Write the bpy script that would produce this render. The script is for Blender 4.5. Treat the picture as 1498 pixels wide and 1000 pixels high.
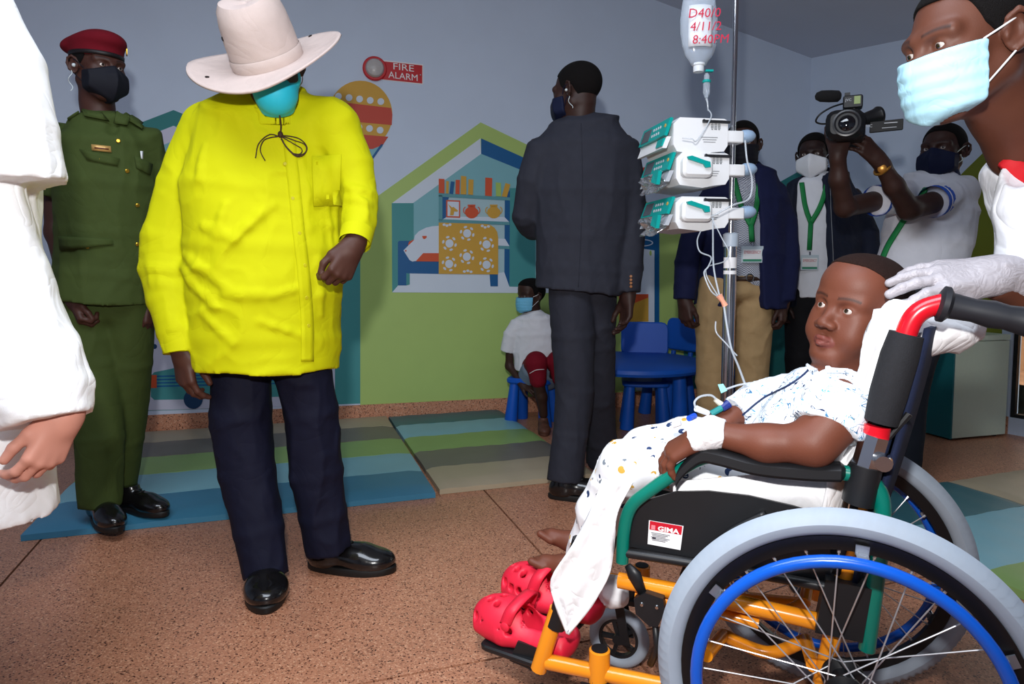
import bpy, math, random
import numpy as np
from mathutils import Vector, Matrix, Euler
random.seed(7); np.random.seed(7)
for _o in list(bpy.data.objects): bpy.data.objects.remove(_o)
SC = bpy.context.scene
COL = SC.collection

# ------------------------------------------------------------------ camera
F_PX, PITCH, CY_PX, HC = 1000.0, math.radians(4.0), 460.0, 1.0
cam = bpy.data.objects.new('camera', bpy.data.cameras.new('camera'))
COL.objects.link(cam)
cam.location = (0, 0, HC)
cam.rotation_euler = (math.pi/2 - PITCH, 0, 0)
cam.data.sensor_width = 36.0
cam.data.lens = F_PX/1498*36.0
cam.data.shift_y = -(500-CY_PX)/1498
cam.data.clip_start = 0.05
SC.camera = cam
# ------------------------------------------------------------------ world, flash, exposure
w = bpy.data.worlds.new('world'); SC.world = w; w.use_nodes = True
w.node_tree.nodes['Background'].inputs[0].default_value = (1.0, 0.97, 0.92, 1)
w.node_tree.nodes['Background'].inputs[1].default_value = 1.6
fl = bpy.data.lights.new('camera_flash', 'SPOT')
fl.energy = 135; fl.spot_size = math.radians(112); fl.spot_blend = 0.75; fl.shadow_soft_size = 0.035
fl.color = (1.0, 0.98, 0.97)
flo = bpy.data.objects.new('camera_flash', fl); COL.objects.link(flo)
flo.location = (-0.05, -0.04, 1.33); flo.rotation_euler = (math.pi/2 - math.radians(3), 0, 0)
lp = bpy.data.lights.new('added_fill_light', 'AREA'); lp.shape = 'RECTANGLE'; lp.size = 2.4; lp.size_y = 1.2; lp.energy = 85; lp.color = (.80, .88, 1.0)  # added bluish overhead fill that lifts the ambient level; no known fixture
lpo = bpy.data.objects.new('added_fill_light', lp); COL.objects.link(lpo); lpo.location = (-.6, .6, 2.95)
SC.view_settings.view_transform = 'Standard'
SC.view_settings.look = 'None'
SC.view_settings.exposure = 0.0
SC.view_settings.gamma = 1.0
SC.view_settings.use_curve_mapping = False

# ------------------------------------------------------------------ pixel <-> place helpers
_c, _s = math.cos(PITCH), math.sin(PITCH)
EYE = np.array([0, 0, HC])
def ray(u, v):
    a = (u-749)/F_PX; b = (CY_PX-v)/F_PX
    return np.array([a, _c+b*_s, -_s+b*_c])
def G(u, v, z=0.0):                       # on a horizontal plane
    d = ray(u, v); return EYE + d*((z-HC)/d[2])
def AT(u, v, y):                          # at a known distance y
    d = ray(u, v); return EYE + d*(y/d[1])
WM, WB = 0.2539, 4.6455                   # back wall: y = WB + WM x
def WALL(u, v, off=0.0):                  # on the back wall, off = distance in front of it
    d = ray(u, v); n = math.hypot(1, WM)
    return EYE + d*((WB-off*n)/(d[1]-WM*d[0]))

# ------------------------------------------------------------------ materials
MATS = {}
def srgb(r, g, b):
    f = lambda c: (c/255/12.92 if c/255 <= .04045 else ((c/255+.055)/1.055)**2.4)
    return (f(r), f(g), f(b), 1)
def mat(name, rgb, rough=.6, metal=0., noise=0., nscale=40., bump=0., bscale=200., spec=.5, trans=0., ior=1.45, coat=0., sheen=0., sss=0., alpha=1., vcol=False, crease=0., cscale=7.):
    if name in MATS: return MATS[name]
    m = bpy.data.materials.new(name); m.use_nodes = True
    nt = m.node_tree; b = nt.nodes['Principled BSDF']
    col = srgb(*rgb)
    b.inputs['Base Color'].default_value = col
    b.inputs['Roughness'].default_value = rough
    b.inputs['Metallic'].default_value = metal
    b.inputs['Specular IOR Level'].default_value = spec
    b.inputs['Transmission Weight'].default_value = trans
    b.inputs['IOR'].default_value = ior
    b.inputs['Coat Weight'].default_value = coat
    b.inputs['Sheen Weight'].default_value = sheen
    b.inputs['Alpha'].default_value = alpha
    if sss:
        b.inputs['Subsurface Weight'].default_value = sss
        b.inputs['Subsurface Radius'].default_value = (.012, .005, .003)
        b.inputs['Subsurface Scale'].default_value = .5
    tc = nt.nodes.new('ShaderNodeTexCoord')
    src = None
    if vcol:
        at = nt.nodes.new('ShaderNodeVertexColor'); at.layer_name = 'Col'; src = at.outputs['Color']
    if noise:
        n = nt.nodes.new('ShaderNodeTexNoise'); n.inputs['Scale'].default_value = nscale; n.inputs['Detail'].default_value = 6
        nt.links.new(tc.outputs['Object'], n.inputs['Vector'])
        mx = nt.nodes.new('ShaderNodeMix'); mx.data_type = 'RGBA'; mx.blend_type = 'MULTIPLY'
        mr = nt.nodes.new('ShaderNodeMapRange'); mr.inputs[1].default_value = .3; mr.inputs[2].default_value = .7
        mr.inputs[3].default_value = 1-noise; mr.inputs[4].default_value = 1.0
        nt.links.new(n.outputs['Fac'], mr.inputs[0])
        mx.inputs[0].default_value = 1.0
        if src: nt.links.new(src, mx.inputs[6])
        else: mx.inputs[6].default_value = col
        nt.links.new(mr.outputs[0], mx.inputs[7]); src = mx.outputs[2]
    if src: nt.links.new(src, b.inputs['Base Color'])
    prev = None
    if crease:
        cn_ = nt.nodes.new('ShaderNodeTexNoise'); cn_.inputs['Scale'].default_value = cscale; cn_.inputs['Detail'].default_value = 2.5; cn_.inputs['Distortion'].default_value = 1.2
        nt.links.new(tc.outputs['Object'], cn_.inputs['Vector'])
        m1 = nt.nodes.new('ShaderNodeMath'); m1.operation = 'SUBTRACT'; m1.inputs[1].default_value = .5; nt.links.new(cn_.outputs['Fac'], m1.inputs[0])
        m2 = nt.nodes.new('ShaderNodeMath'); m2.operation = 'ABSOLUTE'; nt.links.new(m1.outputs[0], m2.inputs[0])
        m3 = nt.nodes.new('ShaderNodeMath'); m3.operation = 'POWER'; m3.inputs[1].default_value = .6; nt.links.new(m2.outputs[0], m3.inputs[0])
        b3 = nt.nodes.new('ShaderNodeBump'); b3.inputs['Strength'].default_value = crease; b3.inputs['Distance'].default_value = .03
        nt.links.new(m3.outputs[0], b3.inputs['Height']); prev = b3; nt.links.new(b3.outputs[0], b.inputs['Normal'])
    if bump:
        n2 = nt.nodes.new('ShaderNodeTexNoise'); n2.inputs['Scale'].default_value = bscale; n2.inputs['Detail'].default_value = 4
        nt.links.new(tc.outputs['Object'], n2.inputs['Vector'])
        bp = nt.nodes.new('ShaderNodeBump'); bp.inputs['Strength'].default_value = bump; bp.inputs['Distance'].default_value = .004
        if prev: nt.links.new(prev.outputs[0], bp.inputs['Normal'])
        nt.links.new(n2.outputs['Fac'], bp.inputs['Height']); nt.links.new(bp.outputs[0], b.inputs['Normal'])
    MATS[name] = m
    return m

def floor_mat(name, base, speck, pale, scale, rough=.38):
    m = bpy.data.materials.new(name); m.use_nodes = True; nt = m.node_tree; b = nt.nodes['Principled BSDF']
    tc = nt.nodes.new('ShaderNodeTexCoord')
    v = nt.nodes.new('ShaderNodeTexVoronoi'); v.inputs['Scale'].default_value = scale
    n = nt.nodes.new('ShaderNodeTexNoise'); n.inputs['Scale'].default_value = scale*.8; n.inputs['Detail'].default_value = 8; n.inputs['Roughness'].default_value = .7
    n3 = nt.nodes.new('ShaderNodeTexNoise'); n3.inputs['Scale'].default_value = 3; n3.inputs['Detail'].default_value = 4
    for q in (v, n, n3): nt.links.new(tc.outputs['Object'], q.inputs['Vector'])
    sx = nt.nodes.new('ShaderNodeSeparateColor'); nt.links.new(v.outputs['Color'], sx.inputs[0])
    r = nt.nodes.new('ShaderNodeValToRGB'); e = r.color_ramp.elements
    e[0].position = 0; e[0].color = srgb(*speck); e[1].position = 1; e[1].color = srgb(*pale)
    for p, c in ((.06, speck), (.12, base), (.78, base)):
        q = e.new(p); q.color = srgb(*c)
    nt.links.new(sx.outputs[0], r.inputs[0])
    r2 = nt.nodes.new('ShaderNodeValToRGB'); r2.color_ramp.elements[0].position = .33; r2.color_ramp.elements[1].position = .50
    r2.color_ramp.elements[0].color = (.45, .38, .35, 1); r2.color_ramp.elements[1].color = (1, 1, 1, 1)
    nt.links.new(n.outputs['Fac'], r2.inputs[0])
    mx = nt.nodes.new('ShaderNodeMix'); mx.data_type = 'RGBA'; mx.blend_type = 'MULTIPLY'; mx.inputs[0].default_value = 1
    nt.links.new(r.outputs[0], mx.inputs[6]); nt.links.new(r2.outputs[0], mx.inputs[7])
    mr = nt.nodes.new('ShaderNodeMapRange'); mr.inputs[1].default_value = .3; mr.inputs[2].default_value = .7; mr.inputs[3].default_value = .88; mr.inputs[4].default_value = 1.06
    nt.links.new(n3.outputs['Fac'], mr.inputs[0])
    mx2 = nt.nodes.new('ShaderNodeMix'); mx2.data_type = 'RGBA'; mx2.blend_type = 'MULTIPLY'; mx2.inputs[0].default_value = 1
    nt.links.new(mx.outputs[2], mx2.inputs[6]); nt.links.new(mr.outputs[0], mx2.inputs[7])
    nt.links.new(mx2.outputs[2], b.inputs['Base Color'])
    b.inputs['Roughness'].default_value = rough
    MATS[name] = m
    return m

# ------------------------------------------------------------------ object helpers
ORG = {}
def tag(o, label=None, cat=None, group=None, kind=None):
    if label: o['label'] = label
    if cat: o['category'] = cat
    if group: o['group'] = group
    if kind: o['kind'] = kind
    return o
def thing(name, label, cat, loc, group=None):
    o = bpy.data.objects.new(name, None); COL.objects.link(o)
    o.location = tuple(loc); ORG[o.name] = np.array(loc, float); o.empty_display_size = .05
    return tag(o, label, cat, group)
def link_mesh(name, me, parent=None, origin=(0, 0, 0)):
    o = bpy.data.objects.new(name, me); COL.objects.link(o)
    if parent is not None:
        o.parent = parent; ORG[o.name] = ORG[parent.name]
    else:
        o.location = tuple(origin); ORG[o.name] = np.array(origin, float)
    return o
def mesh_np(name, V, faces, material, parent=None, smooth=False, origin=None, quads=None, cols=None):
    """verts in world space; stored relative to the parent's (or own) origin"""
    V = np.asarray(V, float)
    if parent is not None: og = ORG[parent.name]
    elif origin is not None: og = np.array(origin, float)
    else: og = np.array([(V[:, 0].min()+V[:, 0].max())/2, (V[:, 1].min()+V[:, 1].max())/2, V[:, 2].min()])
    me = bpy.data.meshes.new(name)
    if quads is not None:
        Q = np.asarray(quads, np.int32); nq = len(Q)
        me.vertices.add(len(V)); me.vertices.foreach_set('co', (V-og).astype(np.float32).ravel())
        me.loops.add(nq*4); me.loops.foreach_set('vertex_index', Q.ravel())
        me.polygons.add(nq); me.polygons.foreach_set('loop_start', np.arange(0, nq*4, 4, dtype=np.int32))
        me.polygons.foreach_set('loop_total', np.full(nq, 4, np.int32))
        me.update(calc_edges=True)
    else:
        me.from_pydata([tuple(p) for p in V-og], [], faces); me.update()
    if smooth: me.polygons.foreach_set('use_smooth', np.ones(len(me.polygons), bool))
    me.materials.append(material)
    if cols is not None:
        ca = me.color_attributes.new('Col', 'FLOAT_COLOR', 'POINT')
        ca.data.foreach_set('color', np.asarray(cols, np.float32).ravel())
    o = link_mesh(name, me, parent, og)
    return o

def unit(v):
    v = np.asarray(v, float); n = np.linalg.norm(v); return v/n if n > 1e-12 else v
def frame_for(d, up=(0, 0, 1)):
    d = unit(d); up = np.asarray(up, float)
    if abs(np.dot(d, unit(up))) > .97: up = np.array([1., 0, 0]) if abs(d[0]) < .9 else np.array([0, 1., 0])
    x = unit(np.cross(up, d)); y = np.cross(d, x)
    return x, y
def bez(pts, n=8):
    """Catmull-Rom through points"""
    P = [np.asarray(p, float) for p in pts]
    if len(P) < 3: return P
    out = []
    for i in range(len(P)-1):
        p0 = P[max(i-1, 0)]; p1 = P[i]; p2 = P[i+1]; p3 = P[min(i+2, len(P)-1)]
        for k in range(n):
            t = k/n
            out.append(.5*((2*p1)+(-p0+p2)*t+(2*p0-5*p1+4*p2-p3)*t*t+(-p0+3*p1-3*p2+p3)*t**3))
    out.append(P[-1]); return out

class B:
    """collects shapes into one mesh; T maps local -> world"""
    def __init__(self, T=None): self.v = []; self.f = []; self.T = T
    def add(self, V, Fc):
        k = len(self.v)
        for p in V: self.v.append(np.asarray(p, float) if self.T is None else self.T(p))
        self.f += [tuple(i+k for i in q) for q in Fc]; return self
    def hexa(self, P):     # 8 corners: bottom 4 ccw, top 4
        return self.add(P, [(3, 2, 1, 0), (4, 5, 6, 7), (0, 1, 5, 4), (1, 2, 6, 5), (2, 3, 7, 6), (3, 0, 4, 7)])
    def box(self, c, s, ax=None):
        c = np.asarray(c, float); X, Y, Z = [np.asarray(a, float) for a in (ax or ((1, 0, 0), (0, 1, 0), (0, 0, 1)))]
        hx, hy, hz = s[0]/2, s[1]/2, s[2]/2
        P = [c+X*a*hx+Y*b*hy+Z*d*hz for d in (-1, 1) for a, b in ((-1, -1), (1, -1), (1, 1), (-1, 1))]
        return self.hexa(P)
    def rbox(self, c, s, r, ax=None, seg=3):
        """box with corners rounded in its local xy plane and a small chamfer on top and bottom"""
        c = np.asarray(c, float); X, Y, Z = [np.asarray(a, float) for a in (ax or ((1, 0, 0), (0, 1, 0), (0, 0, 1)))]
        hx, hy, hz = s[0]/2, s[1]/2, s[2]/2; r = min(r, hx*.98, hy*.98); ch = min(r*.5, hz*.5)
        rings = []
        for zz, ins in ((-hz, ch), (-hz+ch, 0), (hz-ch, 0), (hz, ch)):
            ring = []
            for k, (sx, sy) in enumerate(((1, 1), (-1, 1), (-1, -1), (1, -1))):
                for j in range(seg+1):
                    a = math.pi/2*(k+j/seg)
                    ring.append(c+X*(sx*(hx-r)+math.cos(a)*(r-ins))+Y*(sy*(hy-r)+math.sin(a)*(r-ins))+Z*zz)
            rings.append(ring)
        return self.rings(rings, cap=True)
    def rings(self, R, cap=True, closed=True):
        n = len(R[0]); V = [p for r in R for p in r]; Fc = []
        for i in range(len(R)-1):
            for j in range(n if closed else n-1):
                a = i*n+j; b = i*n+(j+1) % n
                Fc.append((a, b, b+n, a+n))
        if cap and closed:
            Fc.append(tuple(reversed(range(n)))); Fc.append(tuple(range((len(R)-1)*n, len(R)*n)))
        return self.add(V, Fc)
    def tube(self, pts, r, n=10, cap=True, up=(0, 0, 1), flat=1.0):
        P = [np.asarray(p, float) for p in pts]; m = len(P)
        rr = r if hasattr(r, '__len__') else [r]*m
        R = []; px = None
        for i in range(m):
            d = P[min(i+1, m-1)]-P[max(i-1, 0)]
            if px is None: x, y = frame_for(d, up)
            else:
                d = unit(d); x = px-d*np.dot(px, d)
                x = unit(x) if np.linalg.norm(x) > 1e-6 else frame_for(d, up)[0]
                y = np.cross(d, x)
            px = x
            R.append([P[i]+(x*math.cos(2*math.pi*k/n)+y*flat*math.sin(2*math.pi*k/n))*rr[i] for k in range(n)])
        return self.rings(R, cap)
    def cyl(self, a, b, r, n=16, r2=None): return self.tube([a, b], [r, r if r2 is None else r2], n)
    def lathe(self, c, axis, prof, n=24, cap=True, up=(0, 0, 1)):
        """prof: list of (radius, height along axis)"""
        c = np.asarray(c, float); ax = unit(axis); x, y = frame_for(ax, up)
        R = [[c+ax*h+(x*math.cos(2*math.pi*k/n)+y*math.sin(2*math.pi*k/n))*max(r, 1e-4) for k in range(n)] for r, h in prof]
        return self.rings(R, cap)
    def torus(self, c, axis, R, r, n=48, m=10, flat=1.0):
        c = np.asarray(c, float); ax = unit(axis); x, y = frame_for(ax); V = []; Fc = []
        for i in range(n):
            a = 2*math.pi*i/n; d = x*math.cos(a)+y*math.sin(a)
            for j in range(m):
                b = 2*math.pi*j/m; V.append(c+d*(R+r*math.cos(b))+ax*r*flat*math.sin(b))
        for i in range(n):
            for j in range(m):
                Fc.append((i*m+j, ((i+1) % n)*m+j, ((i+1) % n)*m+(j+1) % m, i*m+(j+1) % m))
        return self.add(V, Fc)
    def prism(self, poly, nrm, th):
        """poly: 3d points, extruded by th along nrm"""
        P = [np.asarray(p, float) for p in poly]; n = len(P); nn = unit(nrm)*th
        V = P+[p+nn for p in P]
        Fc = [tuple(range(n)), tuple(reversed(range(n, 2*n)))]+[(i+n, (i+1) % n+n, (i+1) % n, i) for i in range(n)]
        return self.add(V, Fc)
    def ball(self, c, r, n=12, m=8, sc=(1, 1, 1)):
        c = np.asarray(c, float); R = []
        for i in range(m+1):
            t = math.pi*i/m
            R.append([c+np.array([math.sin(t)*math.cos(2*math.pi*k/n)*r*sc[0], math.sin(t)*math.sin(2*math.pi*k/n)*r*sc[1], -math.cos(t)*r*sc[2]]) for k in range(n)])
        return self.rings(R, False)
    def sheet(self, grid, th=.003):
        """grid rows of 3d points; gives the surface thickness th"""
        Gd = np.array(grid, float); a, b, _ = Gd.shape
        du = np.gradient(Gd, axis=0); dv = np.gradient(Gd, axis=1); N = np.cross(du, dv)
        N /= np.maximum(np.linalg.norm(N, axis=2, keepdims=True), 1e-9)
        V = np.concatenate([(Gd+N*th/2).reshape(-1, 3), (Gd-N*th/2).reshape(-1, 3)]); k = a*b; Fc = []
        for i in range(a-1):
            for j in range(b-1):
                q = (i*b+j, (i+1)*b+j, (i+1)*b+j+1, i*b+j+1)
                Fc.append(q); Fc.append(tuple(x+k for x in reversed(q)))
        bd = [(0, j) for j in range(b)]+[(i, b-1) for i in range(1, a)]+[(a-1, j) for j in range(b-2, -1, -1)]+[(i, 0) for i in range(a-2, 0, -1)]
        bi = [i*b+j for i, j in bd]
        for q in range(len(bi)):
            x, y = bi[q], bi[(q+1) % len(bi)]; Fc.append((x, y, y+k, x+k))
        return self.add(list(V), Fc)
    def build(self, name, material, parent=None, smooth=False, label=None, origin=None):
        o = mesh_np(name, np.array(self.v), self.f, material, parent, smooth, origin)
        me = o.data
        if smooth == 'auto':
            sharp_edges(me, 35)
        if label: o['label'] = label
        return o
def sharp_edges(me, deg):
    import bmesh
    bm = bmesh.new(); bm.from_mesh(me); lim = math.radians(deg)
    bmesh.ops.recalc_face_normals(bm, faces=bm.faces)
    for e in bm.edges:
        if len(e.link_faces) == 2 and e.calc_face_angle(0) > lim: e.smooth = False
    for f in bm.faces: f.smooth = True
    bm.to_mesh(me); bm.free()
def text_mesh(name, body, size, origin, X, Y, material, parent, align='LEFT', th=.0006, bold=False, smax=None):
    """flat lettering laid on a surface: origin, X = reading direction, Y = up"""
    cu = bpy.data.curves.new(name, 'FONT'); cu.body = body; cu.size = size; cu.align_x = align; cu.resolution_u = 2
    if bold: cu.offset = size*.03
    to = bpy.data.objects.new('tmp_text', cu); COL.objects.link(to)
    dg = bpy.context.evaluated_depsgraph_get(); me = bpy.data.meshes.new_from_object(to.evaluated_get(dg))
    bpy.data.objects.remove(to); 
    X = unit(X); Y = unit(Y); N = np.cross(X, Y)
    V = np.zeros(len(me.vertices)*3); me.vertices.foreach_get('co', V); V = V.reshape(-1, 3)
    if smax and len(V):
        wd = V[:, 0].max()-V[:, 0].min()
        if wd > 0: V[:, 0] *= smax/wd
    Wv = np.asarray(origin)+V[:, :1]*X+V[:, 1:2]*Y+N*th
    og = ORG[parent.name]
    me.vertices.foreach_set('co', (Wv-og).ravel()); me.update()
    me.materials.clear(); me.materials.append(material)
    return link_mesh(name, me, parent)
# ================================================================== THE ROOM
WE1 = unit((1, WM, 0)); WN = np.array([WE1[1], -WE1[0], 0])           # along the back wall, and out of it into the room
CORN = np.array([2.23, WB+WM*2.23, 0]); RE1 = unit((.80, -1.25, 0)); RN = np.array([RE1[1], -RE1[0], 0])
def RWALL(u, v, off=0.0):
    d = ray(u, v); return EYE+d*((np.dot(CORN-EYE, RN)+off)/np.dot(d, RN))
ZC = 2.55; SLOPE = .236
def ceil_z(p): return ZC-SLOPE*np.dot(np.asarray(p)-CORN, WE1)
wall_m = mat('painted_wall', (208, 223, 243), .75, noise=.05, nscale=3, bump=.05, bscale=150)
ceil_m = mat('painted_ceiling', (200, 207, 222), .8, noise=.05, nscale=2)
tile_m = floor_mat('cork_terrazzo', (188, 130, 100), (84, 50, 38), (222, 170, 136), 260)
base_m = floor_mat('terrazzo_skirting', (206, 142, 108), (96, 56, 40), (226, 180, 150), 190, .5)
grout_m = mat('floor_grout', (52, 34, 28), .9, noise=.2)
# floor slab with big terrazzo tiles
fl_o = B().box((0, 1.2, -.035), (14, 13, .05)).build('floor', grout_m); tag(fl_o, kind='structure')
_t = math.radians(18.5); TE1 = np.array([math.cos(_t), math.sin(_t), 0]); TE2 = np.array([-TE1[1], TE1[0], 0])
PA, PB_, OA, OB = 1.70, 1.46, .835, 1.612
tile_me = None
for i in range(-4, 4):
    for j in range(-4, 4):
        c = TE1*(OA+PA*(i+.5))+TE2*(OB+PB_*(j+.5))
        if c[0] < -5.2 or c[0] > 5 or c[1] > 6.2 or c[1] < -3.6: continue
        if np.dot(c-CORN, RN) < -1.5 or c[1] > WB+WM*c[0]+1.2: continue
        hx, hy = PA/2-.004, PB_/2-.004
        P = [c+TE1*a*hx+TE2*b*hy+np.array([0, 0, z]) for z in (-.011, -.0) for a, b in ((-1, -1), (1, -1), (1, 1), (-1, 1))]
        B().hexa(P).build('tile', tile_m, fl_o)
# back wall, right wall (with a floor-length window), left and rear walls, sloping ceiling
LW = CORN-WE1*7.2
def wall_quad(name, a, b, n, z0=0., th=.12):
    """vertical slab from a to b with its inner face on the line a-b and its top on the ceiling"""
    P = []
    for z in (0, 1):
        for p in (a, b, b-n*th, a-n*th): P.append(np.array([p[0], p[1], z0 if z == 0 else ceil_z(p)+.0]))
    o = B().hexa(P).build(name, wall_m); tag(o, kind='structure'); return o
wall_quad('wall_back', LW, CORN+WE1*.0, WN)
REAR = 7.4
K1, K2, WZ0, WZ1 = 1.385, 2.75, .10, 2.12                              # window opening along the right wall
A0, A1, A2, A3 = CORN, CORN+RE1*K1, CORN+RE1*K2, CORN+RE1*REAR
rb = B()
def slab(a, b, z0, z1a, z1b):
    P = [np.array([p[0], p[1], z]) for z, p in ((z0, a), (z0, b), (z0, b-RN*-.12*-1), (z0, a-RN*-.12*-1))]
    Q = [np.array([p[0], p[1], z]) for z, p in ((z1a, a), (z1b, b), (z1b, b-RN*-.12*-1), (z1a, a-RN*-.12*-1))]
    rb.hexa(P+Q)
slab(A0, A1, 0, ceil_z(A0), ceil_z(A1)); slab(A2, A3, 0, ceil_z(A2), ceil_z(A3))
slab(A1, A2, 0, WZ0, WZ0); slab(A1, A2, WZ1, ceil_z(A1), ceil_z(A2))
tag(rb.build('wall_right', wall_m), kind='structure')
LB = LW+WN*8.2; RB = A3
wall_quad('wall_left', LB, LW, WE1)
wall_quad('wall_rear', RB, LB, unit((-WN[0], -WN[1], 0)))
cc = [LW-WE1*.2-WN*.2, CORN-WN*.2+WE1*.2, RB+WE1*.4+WN*.4, LB+WN*.6-WE1*.2]
cp = [np.array([p[0], p[1], ceil_z(p)]) for p in cc]
tag(B().hexa(cp+[p+np.array([0, 0, .1]) for p in cp]).build('ceiling', ceil_m), kind='structure')
def skirting(name, a, b, n, h=.105, th=.012):
    P = [np.array([p[0], p[1], z]) for z in (0, h) for p in (a, b, b+n*th, a+n*th)]
    tag(B().hexa(P).build(name, base_m), kind='structure')
skirting('baseboard_back', LW, CORN, WN); skirting('baseboard_right', A0+RE1*.013, A1, -RN if np.dot(-RN, EYE-CORN) > 0 else RN)
RIN = -RN if np.dot(-RN, EYE-CORN) > 0 else RN                        # right wall's inward normal
# window in the right wall
wf = mat('window_frame_black', (22, 24, 26), .4)
gl = mat('window_glass', (235, 245, 245), .02, trans=1., ior=1.45)
win = B(); up = np.array([0, 0, 1.])
def rbar(a, b, z0, z1, d0, d1):
    P = [CORN+RE1*k+RIN*d+up*z for z in (z0, z1) for k, d in ((a, d0), (b, d0), (b, d1), (a, d1))]
    win.hexa(P)
rbar(K1, K1+.022, WZ0, WZ1, -.05, -.02); rbar(K2-.022, K2, WZ0, WZ1, -.05, -.02)
rbar(K1+.022, K2-.022, WZ0, WZ0+.022, -.05, -.02); rbar(K1+.022, K2-.022, WZ1-.022, WZ1, -.05, -.02)
wo = win.build('window_1', wf); tag(wo, kind='structure')
win = B(); rbar(K1+.022, K2-.022, WZ0+.022, WZ1-.022, -.038, -.032); win.build('pane', gl, wo)
# outside the window: earth and a low rammed-earth wall
gm = mat('red_earth', (205, 150, 112), .95, noise=.3, nscale=6, bump=.3, bscale=30)
P = [CORN+RE1*k+RIN*d+up*z for z in (-.06, 0) for k, d in ((-3, -.14), (9, -.14), (9, -9), (-3, -9))]
og = B().hexa(P).build('ground_outside', gm); tag(og, kind='structure')
P = [CORN+RE1*k+RIN*d+up*z for z in (0, 1.6) for k, d in ((-3, -3), (9, -3), (9, -3.3), (-3, -3.3))]
tag(B().hexa(P).build('garden_wall', mat('rammed_earth', (214, 160, 118), .9, noise=.25, nscale=4, bump=.3, bscale=40)), 'pinkish rammed-earth garden wall outside the window', 'wall')

# ================================================================== MURAL on the walls (flat vinyl, in layers)
C = dict(green=(174, 202, 114), teal=(66, 148, 150), dteal=(44, 128, 128), ltteal=(128, 186, 196), sky=(172, 205, 214), white=(214, 226, 240), lilac=(206, 208, 228),
         blue=(0, 92, 150), dblue=(10, 62, 104), orange=(214, 84, 44), yellow=(222, 168, 58), gold=(212, 164, 60), red=(200, 72, 52), lime=(170, 200, 100), midteal=(92, 156, 166), olive=(120, 130, 26))
def mm(k): return mat('mural_'+k, C[k], .55, noise=.03, nscale=8)
mural = thing('wall_mural', 'painted mural of houses, a bed and shelves covering the back wall', 'mural', WALL(650, 590, .001))
def poly(name, col, layer, pts, wall=WALL, nrm=None, par=None):
    off = .0012*layer
    nrm = WN if nrm is None else nrm
    P = [wall(u, v) for u, v in pts]
    P = [p+nrm*(off) for p in P]
    a = np.zeros(3)
    for i in range(len(P)): a += np.cross(P[i], P[(i+1) % len(P)])
    if np.dot(a, nrm) < 0: P = P[::-1]
    return B().prism(P, -nrm, .0011).build(name, mm(col), par or mural)
def disc(name, col, layer, u, v, r, n=24, ry=None):
    return poly(name, col, layer, [(u+r*math.cos(2*math.pi*k/n), v+(ry or r)*math.sin(2*math.pi*k/n)) for k in range(n)])
def Zf(x0, y0, s): return lambda *pts: [(x0+a*s, y0+b*s) for a, b in pts]
# left house (behind the soldier and the yellow shirt)
z = Zf(180, 140, .18)
poly('house_wall', 'teal', 1, [(150, 603), (527, 590), (527, 300), (470, 240), (254, 176), (150, 215)])
poly('roof_band', 'dteal', 2, [(150, 201), (254, 161), (300, 180), (300, 204), (254, 183), (150, 224)])
poly('roof_inside', 'lilac', 2, [(150, 225), (254, 184), (300, 205), (300, 240), (254, 207), (150, 260)])
poly('room_side', 'ltteal', 3, [(232, 215), (254, 206), (330, 245), (330, 330), (232, 330)])
poly('curtain', 'red', 4, z((223, 365), (256, 372), (290, 365), (300, 600), (225, 520)))
poly('flame', 'orange', 4, [(234, 240), (248, 246), (240, 300), (226, 300)])
z = Zf(200, 440, .2)
poly('room_floor', 'lilac', 3, [(150, 440), (490, 440), (490, 592), (206, 600), (150, 603)])
poly('vehicle_body', 'teal', 4, z((105, 545), (130, 520), (230, 500), (400, 460), (1350, 440), (1350, 690), (1000, 700), (580, 715), (130, 722), (105, 700)))
poly('tail_lamp', 'orange', 5, z((100, 540), (148, 540), (148, 635), (102, 635)))
for k in range(4):
    y = 545+24*k; poly('stripe', 'blue', 5, z((148, y), (1300, y-28), (1300, y-18), (148, y+11)))
disc('wheel', 'dblue', 6, 200+415*.2, 440+717*.2, 14)
disc('wheel', 'dblue', 6, 440, 578, 14)
disc('dot', 'dblue', 5, 200+132*.2, 440+332*.2, 3.6)
# hot-air balloon
disc('balloon', 'gold', 2, 527, 168, 47, 40, 50)
poly('balloon_band', 'red', 3, [(483, 148), (512, 151), (572, 158), (574, 168), (573, 183), (517, 178), (481, 174)])
poly('balloon_band', 'red', 3, [(486, 193), (531, 197), (568, 200), (560, 212), (545, 218), (510, 217), (495, 209)])
poly('balloon_skirt', 'ltteal', 2, [(500, 217), (560, 214), (540, 236), (520, 236)])
for u, v in ((495, 141), (510.6, 143), (526, 145), (541.5, 147), (557, 148.7), (509, 184), (525, 186), (540.5, 188), (556, 190.5)):
    disc('balloon_window', 'white', 4, u, v, 5, 14)
poly('rope', 'blue', 3, [(557, 211), (561, 211), (542, 238), (538, 238)])
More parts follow.
